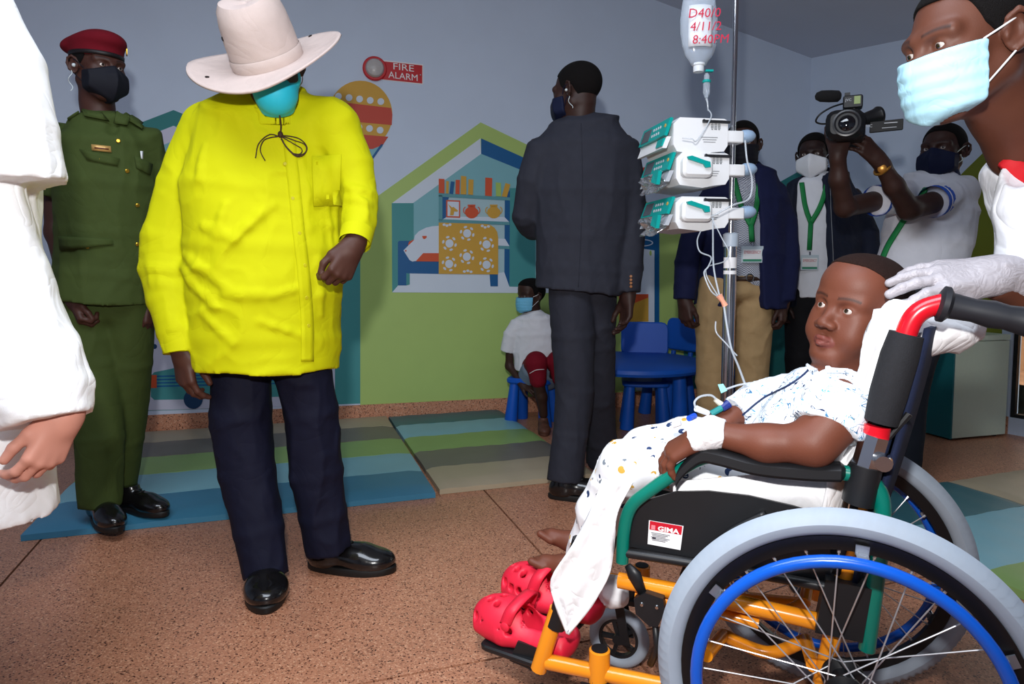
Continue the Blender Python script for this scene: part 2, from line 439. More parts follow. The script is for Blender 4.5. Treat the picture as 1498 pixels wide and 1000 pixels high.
# green house with the bedroom
poly('house_front', 'green', 2, [(527, 592), (527, 306), (548, 290), (703, 179), (765.6, 209), (960, 302), (1000, 330), (1000, 571)])
poly('ceiling_strip', 'white', 3, [(573.5, 297), (702.7, 202.4), (703.7, 225), (604, 297)])
poly('ceiling_strip', 'blue', 3, [(703.7, 202.4), (764, 229.6), (945, 308), (945, 332), (763, 249), (703.7, 225)])
poly('room_wall', 'ltteal', 3, [(604, 297), (703.7, 225), (763, 249), (790, 260), (790, 420), (604, 420)])
z = Zf(560, 230, .21)
poly('side_wall', 'teal', 4, [(573, 297), (605, 297), (605, 425), (573.6, 427.4)])
poly('room_floor', 'white', 5, z((65, 940), (105, 893), (185, 805), (800, 805), (845, 800), (880, 900), (1060, 905), (1060, 945)))
poly('side_wall', 'teal', 5, z((882, 215), (1060, 215), (1060, 905), (880, 900)))
poly('shelf_back', 'sky', 4, z((413, 270), (850, 290), (850, 820), (413, 810)))
poly('shelf_side', 'blue', 6, z((848, 285), (884, 225), (880, 900), (845, 800)))
poly('shelf_side', 'blue', 6, z((413, 272), (460, 278), (455, 295), (440, 300), (440, 415), (413, 445)))
poly('shelf_floor', 'white', 7, z((413, 434), (450, 414), (845, 416), (880, 452)))
poly('shelf_board', 'midteal', 8, z((388, 252), (885, 280), (885, 302), (388, 275)))
poly('shelf_board', 'midteal', 8, z((388, 430), (880, 450), (880, 472), (388, 455)))
poly('shelf_post', 'midteal', 8, z((388, 262), (414, 264), (414, 445), (388, 442)))
poly('shelf_floor', 'white', 7, z((795, 565), (850, 568), (880, 618), (795, 614)))
poly('shelf_board', 'midteal', 8, z((795, 614), (880, 618), (880, 640), (795, 635)))
for nm, col, q in (('book', 'orange', ((388, 150), (428, 152), (428, 252), (388, 249))), ('book', 'gold', ((440, 166), (458, 168), (456, 254), (438, 252))),
                   ('book', 'blue', ((472, 168), (498, 172), (488, 258), (462, 254))), ('book', 'orange', ((506, 158), (535, 158), (533, 258), (504, 256))),
                   ('book', 'gold', ((543, 130), (580, 134), (580, 260), (540, 258))), ('book', 'gold', ((595, 154), (630, 157), (626, 263), (592, 260))),
                   ('book', 'orange', ((712, 142), (760, 146), (757, 272), (710, 268))), ('book', 'lime', ((784, 175), (820, 180), (822, 274), (786, 271))),
                   ('book', 'gold', ((852, 180), (886, 190), (862, 278), (826, 273)))):
    poly(nm, col, 9, z(*q))
poly('picture_frame', 'orange', 9, z((440, 298), (537, 302), (537, 422), (440, 418)))
poly('picture', 'white', 10, z((449, 308), (528, 311), (528, 412), (449, 409)))
poly('antelope', 'gold', 11, z((466, 405), (470, 360), (452, 326), (480, 350), (490, 346), (522, 372), (518, 380), (496, 378), (490, 405)))
for cx, col in ((617, 'orange'), (771, 'gold')):
    poly('vase', col, 9, z(*[(cx+47*math.cos(a)*(.8 if math.sin(a) < -.5 else 1), 382+44*math.sin(a)) for a in np.linspace(0, 2*math.pi, 22)[:-1]]))
    poly('vase_neck', col, 9, z((cx-26, 345), (cx-28, 330), (cx+26, 330), (cx+24, 345)))
    for sgn in (-1, 1):
        ring = [(cx+sgn*(40+20*math.cos(a)), 370+26*math.sin(a)) for a in np.linspace(-1.4, 1.4, 10)]
        ring += [(cx+sgn*(40+14*math.cos(a)), 370+20*math.sin(a)) for a in np.linspace(1.4, -1.4, 10)]
        poly('vase_handle', col, 9, z(*ring))
poly('bed_frame', 'blue', 6, z((105, 592), (112, 582), (215, 582), (215, 720), (388, 720), (388, 812), (186, 808), (166, 892), (105, 892)))
poly('bed_leg', 'teal', 7, z((163, 806), (187, 810), (187, 885), (163, 892)))
poly('bed_leg', 'blue', 7, z((742, 812), (800, 812), (800, 898), (748, 898)))
poly('pillow', 'orange', 7, z((175, 610), (182, 588), (216, 572), (216, 600), (180, 618)))
poly('bear', 'white', 8, z((143, 648), (176, 615), (215, 578), (222, 545), (250, 515), (300, 490), (345, 480), (390, 477), (390, 690), (300, 690), (228, 722), (205, 726), (185, 715)))
poly('bear_ear', 'orange', 9, z((272, 548), (304, 547), (304, 560), (290, 570), (278, 566)))
poly('bear_nose', 'red', 9, z((152, 650), (160, 644), (166, 652), (158, 658)))
poly('blanket_fold', 'orange', 9, z((228, 724), (280, 667), (390, 667), (390, 726)))
poly('blanket', 'gold', 10, z((388, 455), (700, 464), (740, 468), (775, 490), (794, 520), (801, 560), (801, 815), (388, 811)))
for cx, cy in ((585, 530), (462, 600), (720, 607), (583, 692), (460, 742), (720, 748)):
    poly('flower', 'white', 11, z(*[(cx+28*math.cos(a), cy+29*math.sin(a)) for a in np.linspace(0, 2*math.pi, 17)[:-1]]))
    for k in range(6):
        a = math.pi/3*k+.25; px, py = cx+44*math.cos(a), cy+45*math.sin(a)
        poly('petal', 'white', 11, z(*[(px+13*math.cos(b)*math.sin(a)+8*math.sin(b)*math.cos(a), py-13*math.cos(b)*math.cos(a)+8*math.sin(b)*math.sin(a)) for b in np.linspace(0, 2*math.pi, 11)[:-1]]))
for cx, cy, aa in ((425, 470, 0), (445, 476, 0), (466, 470, 0), (690, 478, 0), (710, 488, 0), (733, 482, 0), (566, 795, 0), (590, 790, 0), (612, 797, 0)):
    poly('petal', 'white', 11, z(*[(cx+11*math.cos(b), cy+9*math.sin(b)) for b in np.linspace(0, 2*math.pi, 10)[:-1]]))
# the second room, partly behind the dark suit
poly('room_wall', 'white', 3, [(792, 285), (957, 335), (957, 470), (957, 571), (792, 571)])
poly('house_front', 'green', 4, [(785, 428), (930, 430), (930, 571), (785, 578)])
poly('post', 'blue', 5, [(957, 310), (964, 312), (964, 571), (957, 571)])
poly('backboard', 'blue', 4, [(930, 300), (957, 318), (957, 366), (930, 362)])
poly('table_art', 'orange', 5, [(905, 430), (948, 430), (948, 452), (905, 452)])
poly('table_art', 'gold', 6, [(905, 452), (948, 435), (948, 470), (905, 470)])
ho = [(938+17*math.cos(a), 355+5.5*math.sin(a)) for a in np.linspace(0, 2*math.pi, 25)[:-1]]
poly('hoop', 'white', 6, ho); poly('hoop_inside', 'blue', 7, [(938+15*math.cos(a), 355+4*math.sin(a)) for a in np.linspace(0, 2*math.pi, 25)[:-1]])
for u in (930, 951): poly('hoop_ball', 'lime', 7, [(u+1.6*math.cos(a), 370+4*math.sin(a)) for a in np.linspace(0, 2*math.pi, 11)[:-1]])
poly('roof_band', 'red', 3, [(932, 246), (948, 244), (948, 254), (932, 256)])
# teal house towards the corner
poly('house_front', 'dteal', 3, [(1000, 571), (1000, 345), (1187, 240), (1187, 553)])
poly('room_wall', 'green', 4, [(1000, 345), (1060, 330), (1060, 400), (1000, 470)])
poly('room_wall', 'white', 5, [(1095, 320), (1187, 272), (1187, 300), (1095, 345)])
mural2 = thing('wall_mural', 'olive green house shape painted on the right wall beside the cameraman', 'mural', RWALL(1410, 560)+RIN*.001)
poly('house_front', 'olive', 1, [(1478, 185), (1411, 250), (1330, 335), (1260, 400), (1260, 570), (1466, 600), (1466, 195)], RWALL, RIN, mural2)

# ================================================================== FIRE ALARM
fa = thing('fire_alarm', 'red fire alarm sign with a round grey sounder on the back wall', 'fire alarm', WALL(580, 105))
red_m = mat('sign_red', (196, 18, 28), .35); wt = mat('print_white', (240, 240, 240), .5)
def wbox(u0, v0, u1, v1, d0, d1, name, m, par):
    P = [WALL(u, v)+WN*d for d in (d0, d1) for u, v in ((u0, v0), (u1, v0), (u1, v1), (u0, v1))]
    return B().hexa(P).build(name, m, par)
P = [WALL(u, v) for u, v in ((560, 88), (619, 94.5), (619, 124), (560, 117))]
B().prism([p+WN*.004 for p in P][::-1], -WN, .004).build('border', wt, fa)
P = [WALL(u, v) for u, v in ((556, 89.5), (617.6, 96), (617.6, 122.4), (556, 116))]
plate = B().prism([p+WN*.006 for p in P][::-1], -WN, .005).build('plate', red_m, fa)
c = WALL(548, 101)
B().lathe(c, WN, [(.075, 0), (.075, .018), (.070, .022)], 32).build('bell_ring', red_m, fa, 'auto')
B().lathe(c, WN, [(.058, .0), (.058, .03), (.05, .045), (.03, .055), (.004, .058)], 32).build('sounder', mat('sounder_grey', (190, 186, 184), .3, bump=.4, bscale=60), fa, 'auto')
for dz, t, u, v in ((0, 'FIRE', 590, 103.5), (0, 'ALARM', 590, 116.5)):
    text_mesh('lettering', t, .058, WALL(u, v)+WN*.0068, WE1+np.array([0, 0, -.05]), (0, 0, 1), wt, fa, 'CENTER', smax=.13 if t == 'FIRE' else .185)
for u, v in ((564, 102), (615, 110)):
    B().lathe(WALL(u, v)+WN*.006, WN, [(.006, 0), (.004, .003)], 10).build('screw', mat('chrome', (215, 218, 222), .15, 1.), fa)

# ================================================================== PLAY MATS
def vinyl(n, c): return mat('vinyl_'+n, c, .42, noise=.08, nscale=5, bump=.12, bscale=25)
VC = dict(blue=(62, 128, 160), light=(132, 186, 200), green=(142, 176, 104), grey=(116, 112, 104), taupe=(178, 164, 138), teal=(56, 108, 118))
def play_mat(label, o, yaw, width, cols, pitch, th=.035):
    a = math.radians(yaw); e1 = np.array([math.cos(a), math.sin(a), 0]); e2 = np.array([-e1[1], e1[0], 0])
    o = np.array([o[0], o[1], 0.001]); t = thing('play_mat', label, 'play mat', o+e1*width/2+e2*pitch*len(cols)/2, 'striped play mats')
    for k, cn in enumerate(cols):
        y0, y1 = pitch*k, pitch*(k+1); r = []
        nx = 25; b = B(); ny = 5; grid = []
        rs = np.random.RandomState(int(o[0]*100+50) % 97+k)
        ph = rs.rand(4)*6
        for j in range(ny+1):
            row = []
            for i in range(nx+1):
                x = width*i/nx; y = y0+(y1-y0)*j/ny
                e = min(x, width-x)
                if k == 0: e = min(e, y)
                if k == len(cols)-1: e = min(e, y1-y)
                seam = min(y-y0, y1-y)
                zz = th*(.72+.28*min(1, (max(e, 0)/.02))**.5)-.003*math.exp(-(seam/.012)**2)
                zz += .0022*math.sin(17*x+9*y+ph[0])*math.sin(31*x-14*y+ph[1])
                row.append(o+e1*x+e2*y+up*zz)
            grid.append(row)
        Gd = np.array(grid); V = list(Gd.reshape(-1, 3)); n2 = nx+1; Fc = []
        for j in range(ny):
            for i in range(nx): Fc.append((j*n2+i, j*n2+i+1, (j+1)*n2+i+1, (j+1)*n2+i))
        bd = [j for j in range(n2)]+[j*n2+nx for j in range(1, ny+1)]+[ny*n2+i for i in range(nx-1, -1, -1)]+[j*n2 for j in range(ny-1, 0, -1)]
        m0 = len(V); V += [np.array([V[i][0], V[i][1], .001]) for i in bd]
        for q in range(len(bd)):
            q2 = (q+1) % len(bd); Fc.append((bd[q2], bd[q], m0+q, m0+q2))
        Fc.append(tuple(m0+q for q in range(len(bd)))[::-1])
        b.add(V, Fc); b.build('mat_panel', vinyl(cn, VC[cn]), t, 'auto')
    return t
play_mat('large striped play mat under the soldier, blue stripe nearest', (-1.792, 2.43), 18.0, 1.535, ['blue', 'light', 'green', 'grey', 'taupe'], .322)
play_mat('narrower striped play mat behind the dark suit, taupe stripe nearest', (-.318, 2.945), 18.5, .745, ['taupe', 'grey', 'green', 'light', 'teal'], .308)
play_mat('striped play mat right of the wheelchair, green and light blue in view', (1.51+.36*1.0, 2.06-.933*1.0), 21.0, .80, ['taupe', 'grey', 'green', 'light', 'teal'], .352)
play_mat('striped play mat at the right edge, wrinkled taupe stripe showing', (1.51+.36*1.0+.934*.806, 2.06-.933*1.0+.358*.806), 21.0, .80, ['blue', 'light', 'green', 'grey', 'taupe'], .352)

# ================================================================== LOW CABINET by the window
cab = thing('low_cabinet', 'low pale cabinet with a dark teal side by the window', 'cabinet', G(1390, 645))
c0 = G(1390, 645); c1 = G(1470, 638); c2 = G(1334, 634)
ex = unit(c1-c0); ey = np.array([-ex[1], ex[0], 0]); Lw, Ld, Hh = np.linalg.norm(c1-c0), .27, .605
pale = mat('cabinet_pale', (206, 224, 206), .3, noise=.03); tealc = mat('cabinet_teal', (30, 110, 118), .35)
def cbox(a0, a1, b0, b1, z0, z1, name, m):
    P = [c0+ex*a+ey*b+up*z for z in (z0, z1) for a, b in ((a0, b0), (a1, b0), (a1, b1), (a0, b1))]
    return B().hexa(P).build(name, m, cab)
cbox(.018, Lw, .018, Ld, .012, Hh-.03, 'body', pale)
cbox(.012, Lw, 0, .017, .015, Hh-.034, 'front_panel', pale)
cbox(0, .011, 0, Ld, .012, Hh-.032, 'side_panel', tealc)
cbox(-.003, Lw+.003, -.003, Ld, Hh-.03, Hh, 'top', pale)
for a in (.04, Lw-.04):
    for b in (.04, Ld-.04):
        B().lathe(c0+ex*a+ey*b, up, [(.015, 0), (.015, .013)], 10).build('foot', wf, cab)

# ================================================================== CHILDREN'S TABLE AND CHAIRS
kb = mat('toy_blue_plastic', (8, 88, 196), .5, noise=.03, nscale=20)
def tap_leg(b, x, y, zt, r0=.045, r1=.030, lean=(0, 0)):
    b.lathe((x, y, 0), (lean[0], lean[1], 1), [(r0*.9, 0), (r0, .006), (r1, zt)], 18)
def kid_chair(label, pos, face_deg, group="blue children's chairs"):
    """face_deg: direction the sitter looks to, degrees from +x"""
    t = thing('childrens_chair', label, 'chair', (pos[0], pos[1], 0), group)
    a = math.radians(face_deg); fx = np.array([math.cos(a), math.sin(a), 0]); fy = np.array([-fx[1], fx[0], 0]); p0 = np.array([pos[0], pos[1], 0])
    T = lambda p: p0+fx*p[0]+fy*p[1]+up*p[2]
    B(T).rbox((0, 0, .285), (.27, .29, .035), .05).build('seat', kb, t, 'auto')
    for sx in (-1, 1):
        for sy in (-1, 1):
            b = B(T); b.lathe((sx*.105, sy*.115, 0.0), (-sx*.02/.27, -sy*.02/.27, 1), [(.041, 0), (.043, .006), (.029, .27)], 18)
            b.build('leg', kb, t, 'auto')
    for sy in (-1, 1):
        B(T).tube([(-.115, sy*.075, .27), (-.135, sy*.075, .42)], .017, 12).build('back_post', kb, t, 'auto')
    tz = unit((-.12, 0, 1)); ty = np.array([0, 1., 0]); tx = np.cross(ty, tz)
    B(T).rbox((-.15, 0, .535), (.30, .22, .032), .045, (ty, tz, tx)).build('backrest', kb, t, 'auto')
    return t
tc = np.array([.72, 4.02, 0])
tb = thing('childrens_table', "round blue plastic children's table beside the dark suit", 'table', tc, None)
B().lathe(tc, up, [(.37, .405), (.405, .409), (.415, .425), (.412, .444), (.40, .452)], 56).build('table_top', kb, tb, 'auto')
for k, (a, b_) in enumerate(((.25, -.13), (-.25, -.13), (.25, .16), (-.25, .16))):
    b = B(); b.lathe(tc+np.array([a, b_, 0]), (-a*.08, -b_*.08, 1), [(.05, 0), (.053, .006), (.036, .405)], 20); b.build('leg', kb, tb, 'auto')
kid_chair("blue children's chair pushed under the round table", (.835, 4.24), 262)
kid_chair("blue children's chair behind the round table, nearest the wall", (1.06, 4.60), 215)
kid_chair("blue children's chair half hidden behind the khaki trousers", (1.43, 4.47), 190)
kid_chair("blue children's chair that the masked boy sits on", (.135, 4.34), 250)
# ================================================================== WHEELCHAIR
WC = np.array([.65, 1.33, 0]); WF = unit((-.925, .38, 0)); WL = np.array([WF[1], -WF[0], 0])
def wc(p): return WC+WF*p[0]+WL*p[1]+up*p[2]                     # chair space: forward, to the far side, up
def CH(u, v, q):                                                 # pixel -> chair space on the plane at side offset q
    d = ray(u, v); t = (q-np.dot(EYE-WC, WL))/np.dot(d, WL); p = EYE+d*t
    return np.array([np.dot(p-WC, WF), q, p[2]])
chair = thing('wheelchair', 'orange-framed wheelchair with blue push rims carrying the small child', 'wheelchair', WC)
tyre_m = mat('tyre_grey', (158, 170, 184), .6, noise=.06, nscale=30)
blk = mat('black_plastic', (24, 25, 28), .42, noise=.1, nscale=30)
blkfab = mat('black_fabric', (26, 27, 32), .85, noise=.2, nscale=120, bump=.3, bscale=600)
chrome = mat('chrome', (215, 218, 222), .15, 1.)
orange = mat('orange_paint', (244, 150, 30), .25, coat=.4)
rimblue = mat('push_rim_blue', (10, 88, 200), .25, coat=.3)
grn = mat('green_tube', (0, 112, 96), .3, coat=.3)
redp = mat('red_paint', (205, 16, 34), .25, coat=.4)
navy = mat('navy_fabric', (12, 26, 58), .85, noise=.15, nscale=80, bump=.3, bscale=500)
def wheel(side):
    q = .27*side; c = wc((0, q, .305)); ax = WL*side
    w_ = B(); 
    w_.lathe(c-ax*.012, ax, [(.262, 0), (.238, .004), (.238, .020), (.262, .024), (.262, 0)], 72, cap=False)
    rim = w_.build('wheel', mat('rim_black', (16, 16, 18), .35), chair, 'auto')
    # tyre with a knurled tread
    x, y = frame_for(ax); n, m = 220, 12; V = []; Fc = []
    for i in range(n):
        a = 2*math.pi*i/n; d = x*math.cos(a)+y*math.sin(a)
        for j in range(m):
            b = 2*math.pi*j/m; r = .0225
            if 20 < abs(math.degrees((b+math.pi) % (2*math.pi)-math.pi)) < 70 and i % 2: r -= .0048
            V.append(c+d*(.2825+r*math.cos(b))+ax*r*.95*math.sin(b))
    for i in range(n):
        for j in range(m): Fc.append((i*m+j, ((i+1) % n)*m+j, ((i+1) % n)*m+(j+1) % m, i*m+(j+1) % m))
    B().add(V, Fc).build('tyre', tyre_m, rim, 'auto', label='pale grey solid tyre')
    B().torus(c+ax*.042, ax, .232, .0105, 72, 12).build('push_rim', rimblue, rim, True, label='blue push rim')
    B().lathe(c-ax*.05, ax, [(.012, 0), (.034, .008), (.034, .014), (.020, .02), (.020, .055), (.032, .06), (.032, .066), (.022, .07), (.020, .082), (.006, .088)], 24).build('hub', mat('rim_black', (16, 16, 18), .35), rim, 'auto')
    ns = 28
    for k in range(ns):
        a = 2*math.pi*k/ns+.06; s_ = 1 if (k//2) % 2 else -1; sd = (.012 if k % 2 else -.035)
        p0 = c+ax*(sd)+(x*math.cos(a+s_*1.15)+y*math.sin(a+s_*1.15))*.028
        p1 = c+(x*math.cos(a)+y*math.sin(a))*.242
        pm = p1+(p0-p1)*.05
        B().tube([p0, pm, pm, p1], [.0013, .0013, .0026, .0026], 6).build('spoke', mat('spoke_steel', (206, 208, 212), .35, .75), rim)
    for k in range(6):
        a = math.pi/3*k+math.pi/2-.07; d = x*math.cos(a)+y*math.sin(a); tg = -x*math.sin(a)+y*math.cos(a)
        b = B(); b.box(c+d*.246+ax*.018, (.020, .016, .003), (tg, d, ax)); b.box(c+d*.240+ax*.03, (.018, .003, .026), (tg, d, ax))
        b.box(c+d*.236+ax*.024, (.012, .014, .008), (tg, d, ax)); b.build('rim_bracket', mat('bracket_steel', (150, 156, 166), .45, .9), rim)
wheel(-1); wheel(1)
def caster(p, q):
    c = wc((p, q, .076)); ax = WL
    tyre_ = B().torus(c, ax, .062, .0145, 40, 10, 1.0).build('caster_wheel', tyre_m, chair, True)
    b = B(); b.lathe(c-ax*.008, ax, [(.05, 0), (.05, .016), (.043, .016), (.043, 0), (.05, 0)], 36, cap=False)
    x, y = frame_for(ax)
    for k in range(5):
        a = 2*math.pi*k/5; d = x*math.cos(a)+y*math.sin(a); b.box(c+d*.03, (.034, .010, .010), (d, np.cross(ax, d), ax))
    b.lathe(c-ax*.016, ax, [(.013, 0), (.013, .032)], 16); b.build('caster_hub', blk, tyre_)
    f_ = B(wc)
    for s_ in (-1, 1):
        f_.box((p-.012, q+s_*.021, .125), (.022, .005, .11), (unit((1, 0, 0)), (0, 1, 0), unit((.18, 0, 1))))
    f_.box((p-.03, q, .18), (.03, .048, .012)); f_.lathe((p-.03, q, .176), (0, 0, 1), [(.014, 0), (.014, .05)], 14)
    f_.build('caster_fork', blk, chair)
caster(.455, -.2); caster(.475, .15)
def tube_px(name, m, pts, q, r, mirror=True, n=12, smooth=True, spl=True):
    P = [CH(u, v, q) for u, v in pts]
    for s_ in ((1, -1) if mirror else (1,)):
        Q = [np.array([p[0], p[1]*s_, p[2]]) for p in P]
        B(wc).tube(bez(Q, 6) if spl else Q, r, n, up=(0, 1, 0)).build(name, m, chair, 'auto')
Q = -.205
tube_px('armrest_frame', grn, [(910, 822), (913, 775), (924, 740), (955, 714), (1012, 677), (1040, 667)], Q, .0125)
tube_px('armrest_frame', grn, [(1225, 690), (1262, 697), (1284, 715), (1291, 745), (1288, 800), (1280, 860), (1268, 950)], Q, .0135)
tube_px('seat_rail', orange, [(905, 848), (1070, 880), (1212, 912)], Q+.02, .0155)
tube_px('lower_rail', orange, [(800, 967), (1000, 1008), (1190, 1040)], Q, .0155)
tube_px('rear_post', orange, [(1262, 710), (1215, 940), (1200, 1010)], Q+.02, .0155, spl=False)
tube_px('leg_post', orange, [(816, 890), (788, 978)], Q, .017, spl=False)
tube_px('leg_sleeve', blk, [(852, 790), (838, 838), (813, 915)], Q, .0205)
tube_px('panel_rail', blk, [(915, 808), (1060, 831), (1210, 858)], Q, .009)
tube_px('side_plate', orange, [(930, 868), (1010, 886), (1110, 912)], Q+.03, .010)
for s_ in (1, -1):
    b = B(wc); P = CH(877, 968, Q); b.lathe((P[0], P[1]*s_, P[2]-.06), (0, 0, 1), [(.021, 0), (.021, .085), (.017, .087)], 20); b.build('caster_post', orange, chair, 'auto')
    b = B(wc); b.lathe((P[0], P[1]*s_, P[2]+.027), (0, 0, 1), [(.0165, 0), (.0165, .002)], 20); b.build('post_cap', blk, chair, 'auto')
    # pad
    tp = [CH(u, v, Q) for u, v in ((990, 690), (1000, 674), (1026, 653), (1052, 655), (1108, 669), (1182, 676), (1237, 677))]
    tp = bez([np.array([p[0], p[1]*s_, p[2]-.014]) for p in tp], 5)
    R = []
    for i, p in enumerate(tp):
        e = .55 if i in (0, len(tp)-1) else 1
        R.append([p+np.array([0, .024*e*cx, .0135*e*cz]) for cx, cz in ((-1, -.6), (-.8, -1), (.8, -1), (1, -.6), (1, .5), (.7, .95), (0, 1.1), (-.7, .95), (-1, .5))])
    B(wc).rings(R).build('armrest_pad', blk, chair, 'auto')
    # side panel
    pp = [CH(u, v, Q) for u, v in ((919, 803), (917, 772), (926, 748), (940, 735), (986, 722), (1035, 721), (1095, 728), (1160, 743), (1215, 760), (1215, 855), (1051, 826))]
    pp = [np.array([p[0], (Q+.012)*s_, p[2]]) for p in pp]
    pan = B(wc).prism(pp, (0, 1, 0), .006).build('side_panel', blk, chair)
    if s_ > 0:
        r_ = [CH(u, v, Q+.006) for u, v in ((1040, 800), (1070, 775), (1120, 750))]
        B(wc).tube(bez(r_, 5), [.006]*len(bez(r_, 5)), 8).build('rib', blk, pan, True)
        # maker's label
        P4 = [CH(u, v, Q+.0105) for u, v in ((949.5, 760.5), (1000, 769), (995.5, 804), (947.5, 795))]
        st = B(wc).prism(P4, (0, -1, 0), .001).build('maker_label', mat('label_white', (236, 236, 238), .4), pan)
        h4 = [P4[0], P4[1], P4[1]*.62+P4[2]*.38, P4[0]*.62+P4[3]*.38]
        ins = lambda L, k: [p+(sum(L)/4-p)*k for p in L]
        B(wc).prism([p+np.array([0, -.0012, 0]) for p in ins(h4, .06)], (0, -1, 0), .0006).build('label_band', mat('label_red', (190, 20, 40), .4), pan)
        W4 = [wc(p) for p in P4]; X_ = unit(W4[1]-W4[0]); Y_ = unit(W4[0]-W4[3]); wd = np.linalg.norm(W4[1]-W4[0])
        base = W4[0]*.65+W4[3]*.35-WL*.0021
        text_mesh('lettering', 'GIMA', .0125, base+X_*wd*.27, X_, Y_, wt, pan, 'LEFT', 0, True, smax=wd*.62)
        B().box(base+X_*wd*.14+Y_*.0045, (.0075, .0085, .0004), (X_, Y_, -WL)).build('label_emblem', mat('label_pale', (222, 130, 140), .4), pan)
        b = B()
        for k in range(6):
            b.box(base+X_*wd*(.36-.02*(k % 3))-Y_*(.006+.0028*k), (wd*(.55-.08*(k % 3)), .0009, .0004), (X_, Y_, -WL))
        b.box(base+X_*wd*.18-Y_*.016, (.007, .004, .0004), (X_, Y_, -WL))
        b.build('label_lines', mat('label_ink', (60, 60, 70), .5), pan)
    # back post: padded sleeve, red bent tube, grip, bracket
    def sp(u, v, q=Q): p = CH(u, v, q); return np.array([p[0], p[1]*s_, p[2]])
    b = B(wc); pl = [sp(1289, 617), sp(1300, 575), sp(1316, 520), sp(1326, 488)]
    b.tube(pl, [.026, .029, .029, .026], 16, up=(0, 1, 0)); b.build('back_sleeve', blkfab, chair, 'auto')
    pr = bez([sp(1322, 500), sp(1333, 470), sp(1352, 452), sp(1388, 442)], 6)
    B(wc).tube(pr, .0165, 14, up=(0, 1, 0)).build('push_tube', redp, chair, 'auto')
    g0, g1 = sp(1372, 443), sp(1500, 470); d = unit(g1-g0)
    B(wc).lathe(g0, d, [(.020, 0), (.029, .004), (.029, .012), (.021, .018), (.0185, .05), (.022, .075), (.0195, .095), (.022, .115), (.025, .135), (.024, .145), (.012, .15)], 20, up=(0, 1, 0)).build('push_grip', mat('rubber_black', (30, 32, 38), .5), chair, 'auto')
    B(wc).tube([sp(1281, 640), sp(1284, 622)], .0205, 14, up=(0, 1, 0)).build('red_collar', redp, chair, 'auto')
    b = B(wc); b.tube([sp(1268, 682), sp(1282, 636)], .024, 8, up=(0, 1, 0)); k_ = sp(1290, 672)
    b.lathe(k_+np.array([0, -.03*s_, 0]), (0, 1, 0), [(.013, 0), (.015, .01), (.015, .05), (.013, .06)], 14)
    b.build('back_bracket', chrome, chair, 'auto')
    B(wc).tube([sp(1255, 735), sp(1268, 680)], .026, 12, up=(0, 1, 0)).build('back_socket', blk, chair, 'auto')
    B(wc).tube([sp(1288, 655), sp(1330, 605)], [.004, .006], 8).build('fold_lever', blk, chair, 'auto')
    b = B(wc); bb = [sp(u, v, Q-.012) for u, v in ((1208, 848), (1276, 862), (1262, 940), (1192, 925))]
    b.prism(bb, (0, 1, 0), .05*s_); b.build('axle_plate', blk, chair)
    # brake
    b = B(wc); b.tube([sp(918, 826), sp(928, 840), sp(942, 872)], [.007, .014, .008], 10, up=(0, 1, 0), flat=.6); b.build('brake_lever', blk, chair, True)
    bp_ = [sp(u, v, Q-.012) for u, v in ((927, 876), (944, 867), (970, 876), (973, 895), (962, 917), (950, 916), (930, 898))]
    br = B(wc).prism(bp_, (0, s_, 0), .018).build('brake_plate', blk, chair)
    for uu, vv in ((939, 884), (961, 888)):
        B(wc).lathe(sp(uu, vv, Q-.012), (0, -s_, 0), [(.0045, 0), (.003, .0025)], 10).build('bolt', chrome, br)
    b = B(wc); b.tube([sp(958, 912), sp(962, 945), sp(951, 972)], [.006, .008, .007], 8, up=(0, 1, 0)); b.build('brake_arm', blk, chair, True)
    # foot hinge and foot plate
    hp = [sp(u, v, Q+.02) for u, v in ((757, 938), (792, 950), (782, 982), (745, 966))]
    b = B(wc); b.prism(hp, (0, s_, 0), .05); b.build('foot_hinge', blk, chair)
    ha, ta = (G(842, 958, .185), G(706, 914, .185)) if s_ > 0 else (G(880, 908, .19), G(744, 868, .19))
    X_ = unit(ta-ha); Y_ = np.cross(up, X_)
    B().rbox((ha+ta)/2-up*.010, (.175, .13, .014), .02, (X_, Y_, up)).build('foot_plate', blk, chair, 'auto')
# cross brace, seat and back upholstery
for q_ in (-.06, .10):
    a, b_, c_ = CH(1062, 908, 0), CH(1125, 932, 0), CH(1178, 914, 0)
    B(wc).tube(bez([np.array([p[0], q_, p[2]]) for p in (a, b_, c_)], 8), .0125, 12, up=(0, 1, 0)).build('cross_brace', orange, chair, 'auto')
    B(wc).tube([(a[0], q_, a[2]), (a[0]+.02, -.185 if q_ < 0 else .185, a[2]+.02)], .0125, 12).build('cross_brace', orange, chair, 'auto')
    B(wc).tube([(c_[0], q_, c_[2]), (c_[0]-.01, -.185 if q_ < 0 else .185, c_[2]+.02)], .0125, 12).build('cross_brace', orange, chair, 'auto')
B(wc).rbox((.185, 0, .452), (.40, .38, .03), .03).build('seat', blkfab, chair, 'auto')
gr = []
for k in range(13):
    t = k/12; z_ = .47+(.90-.47)*t; p_ = .015-.085*t; row = []
    for j in range(13):
        qq = -.205+.41*j/12; row.append((p_-.045*math.cos(math.pi*(j/12-.5)), qq, z_))
    gr.append(row)
B(wc).sheet(gr, .012).build('backrest', blkfab, chair, True)
gr = [[(p[0]-.026-.012*math.sin(2.2*i/12), p[1]*1.0, p[2]-(.05 if i == 0 else 0)) for p in row] for i, row in enumerate(gr)]
B(wc).sheet(gr, .008).build('back_pocket', navy, chair, True, label='navy fabric cover behind the backrest')

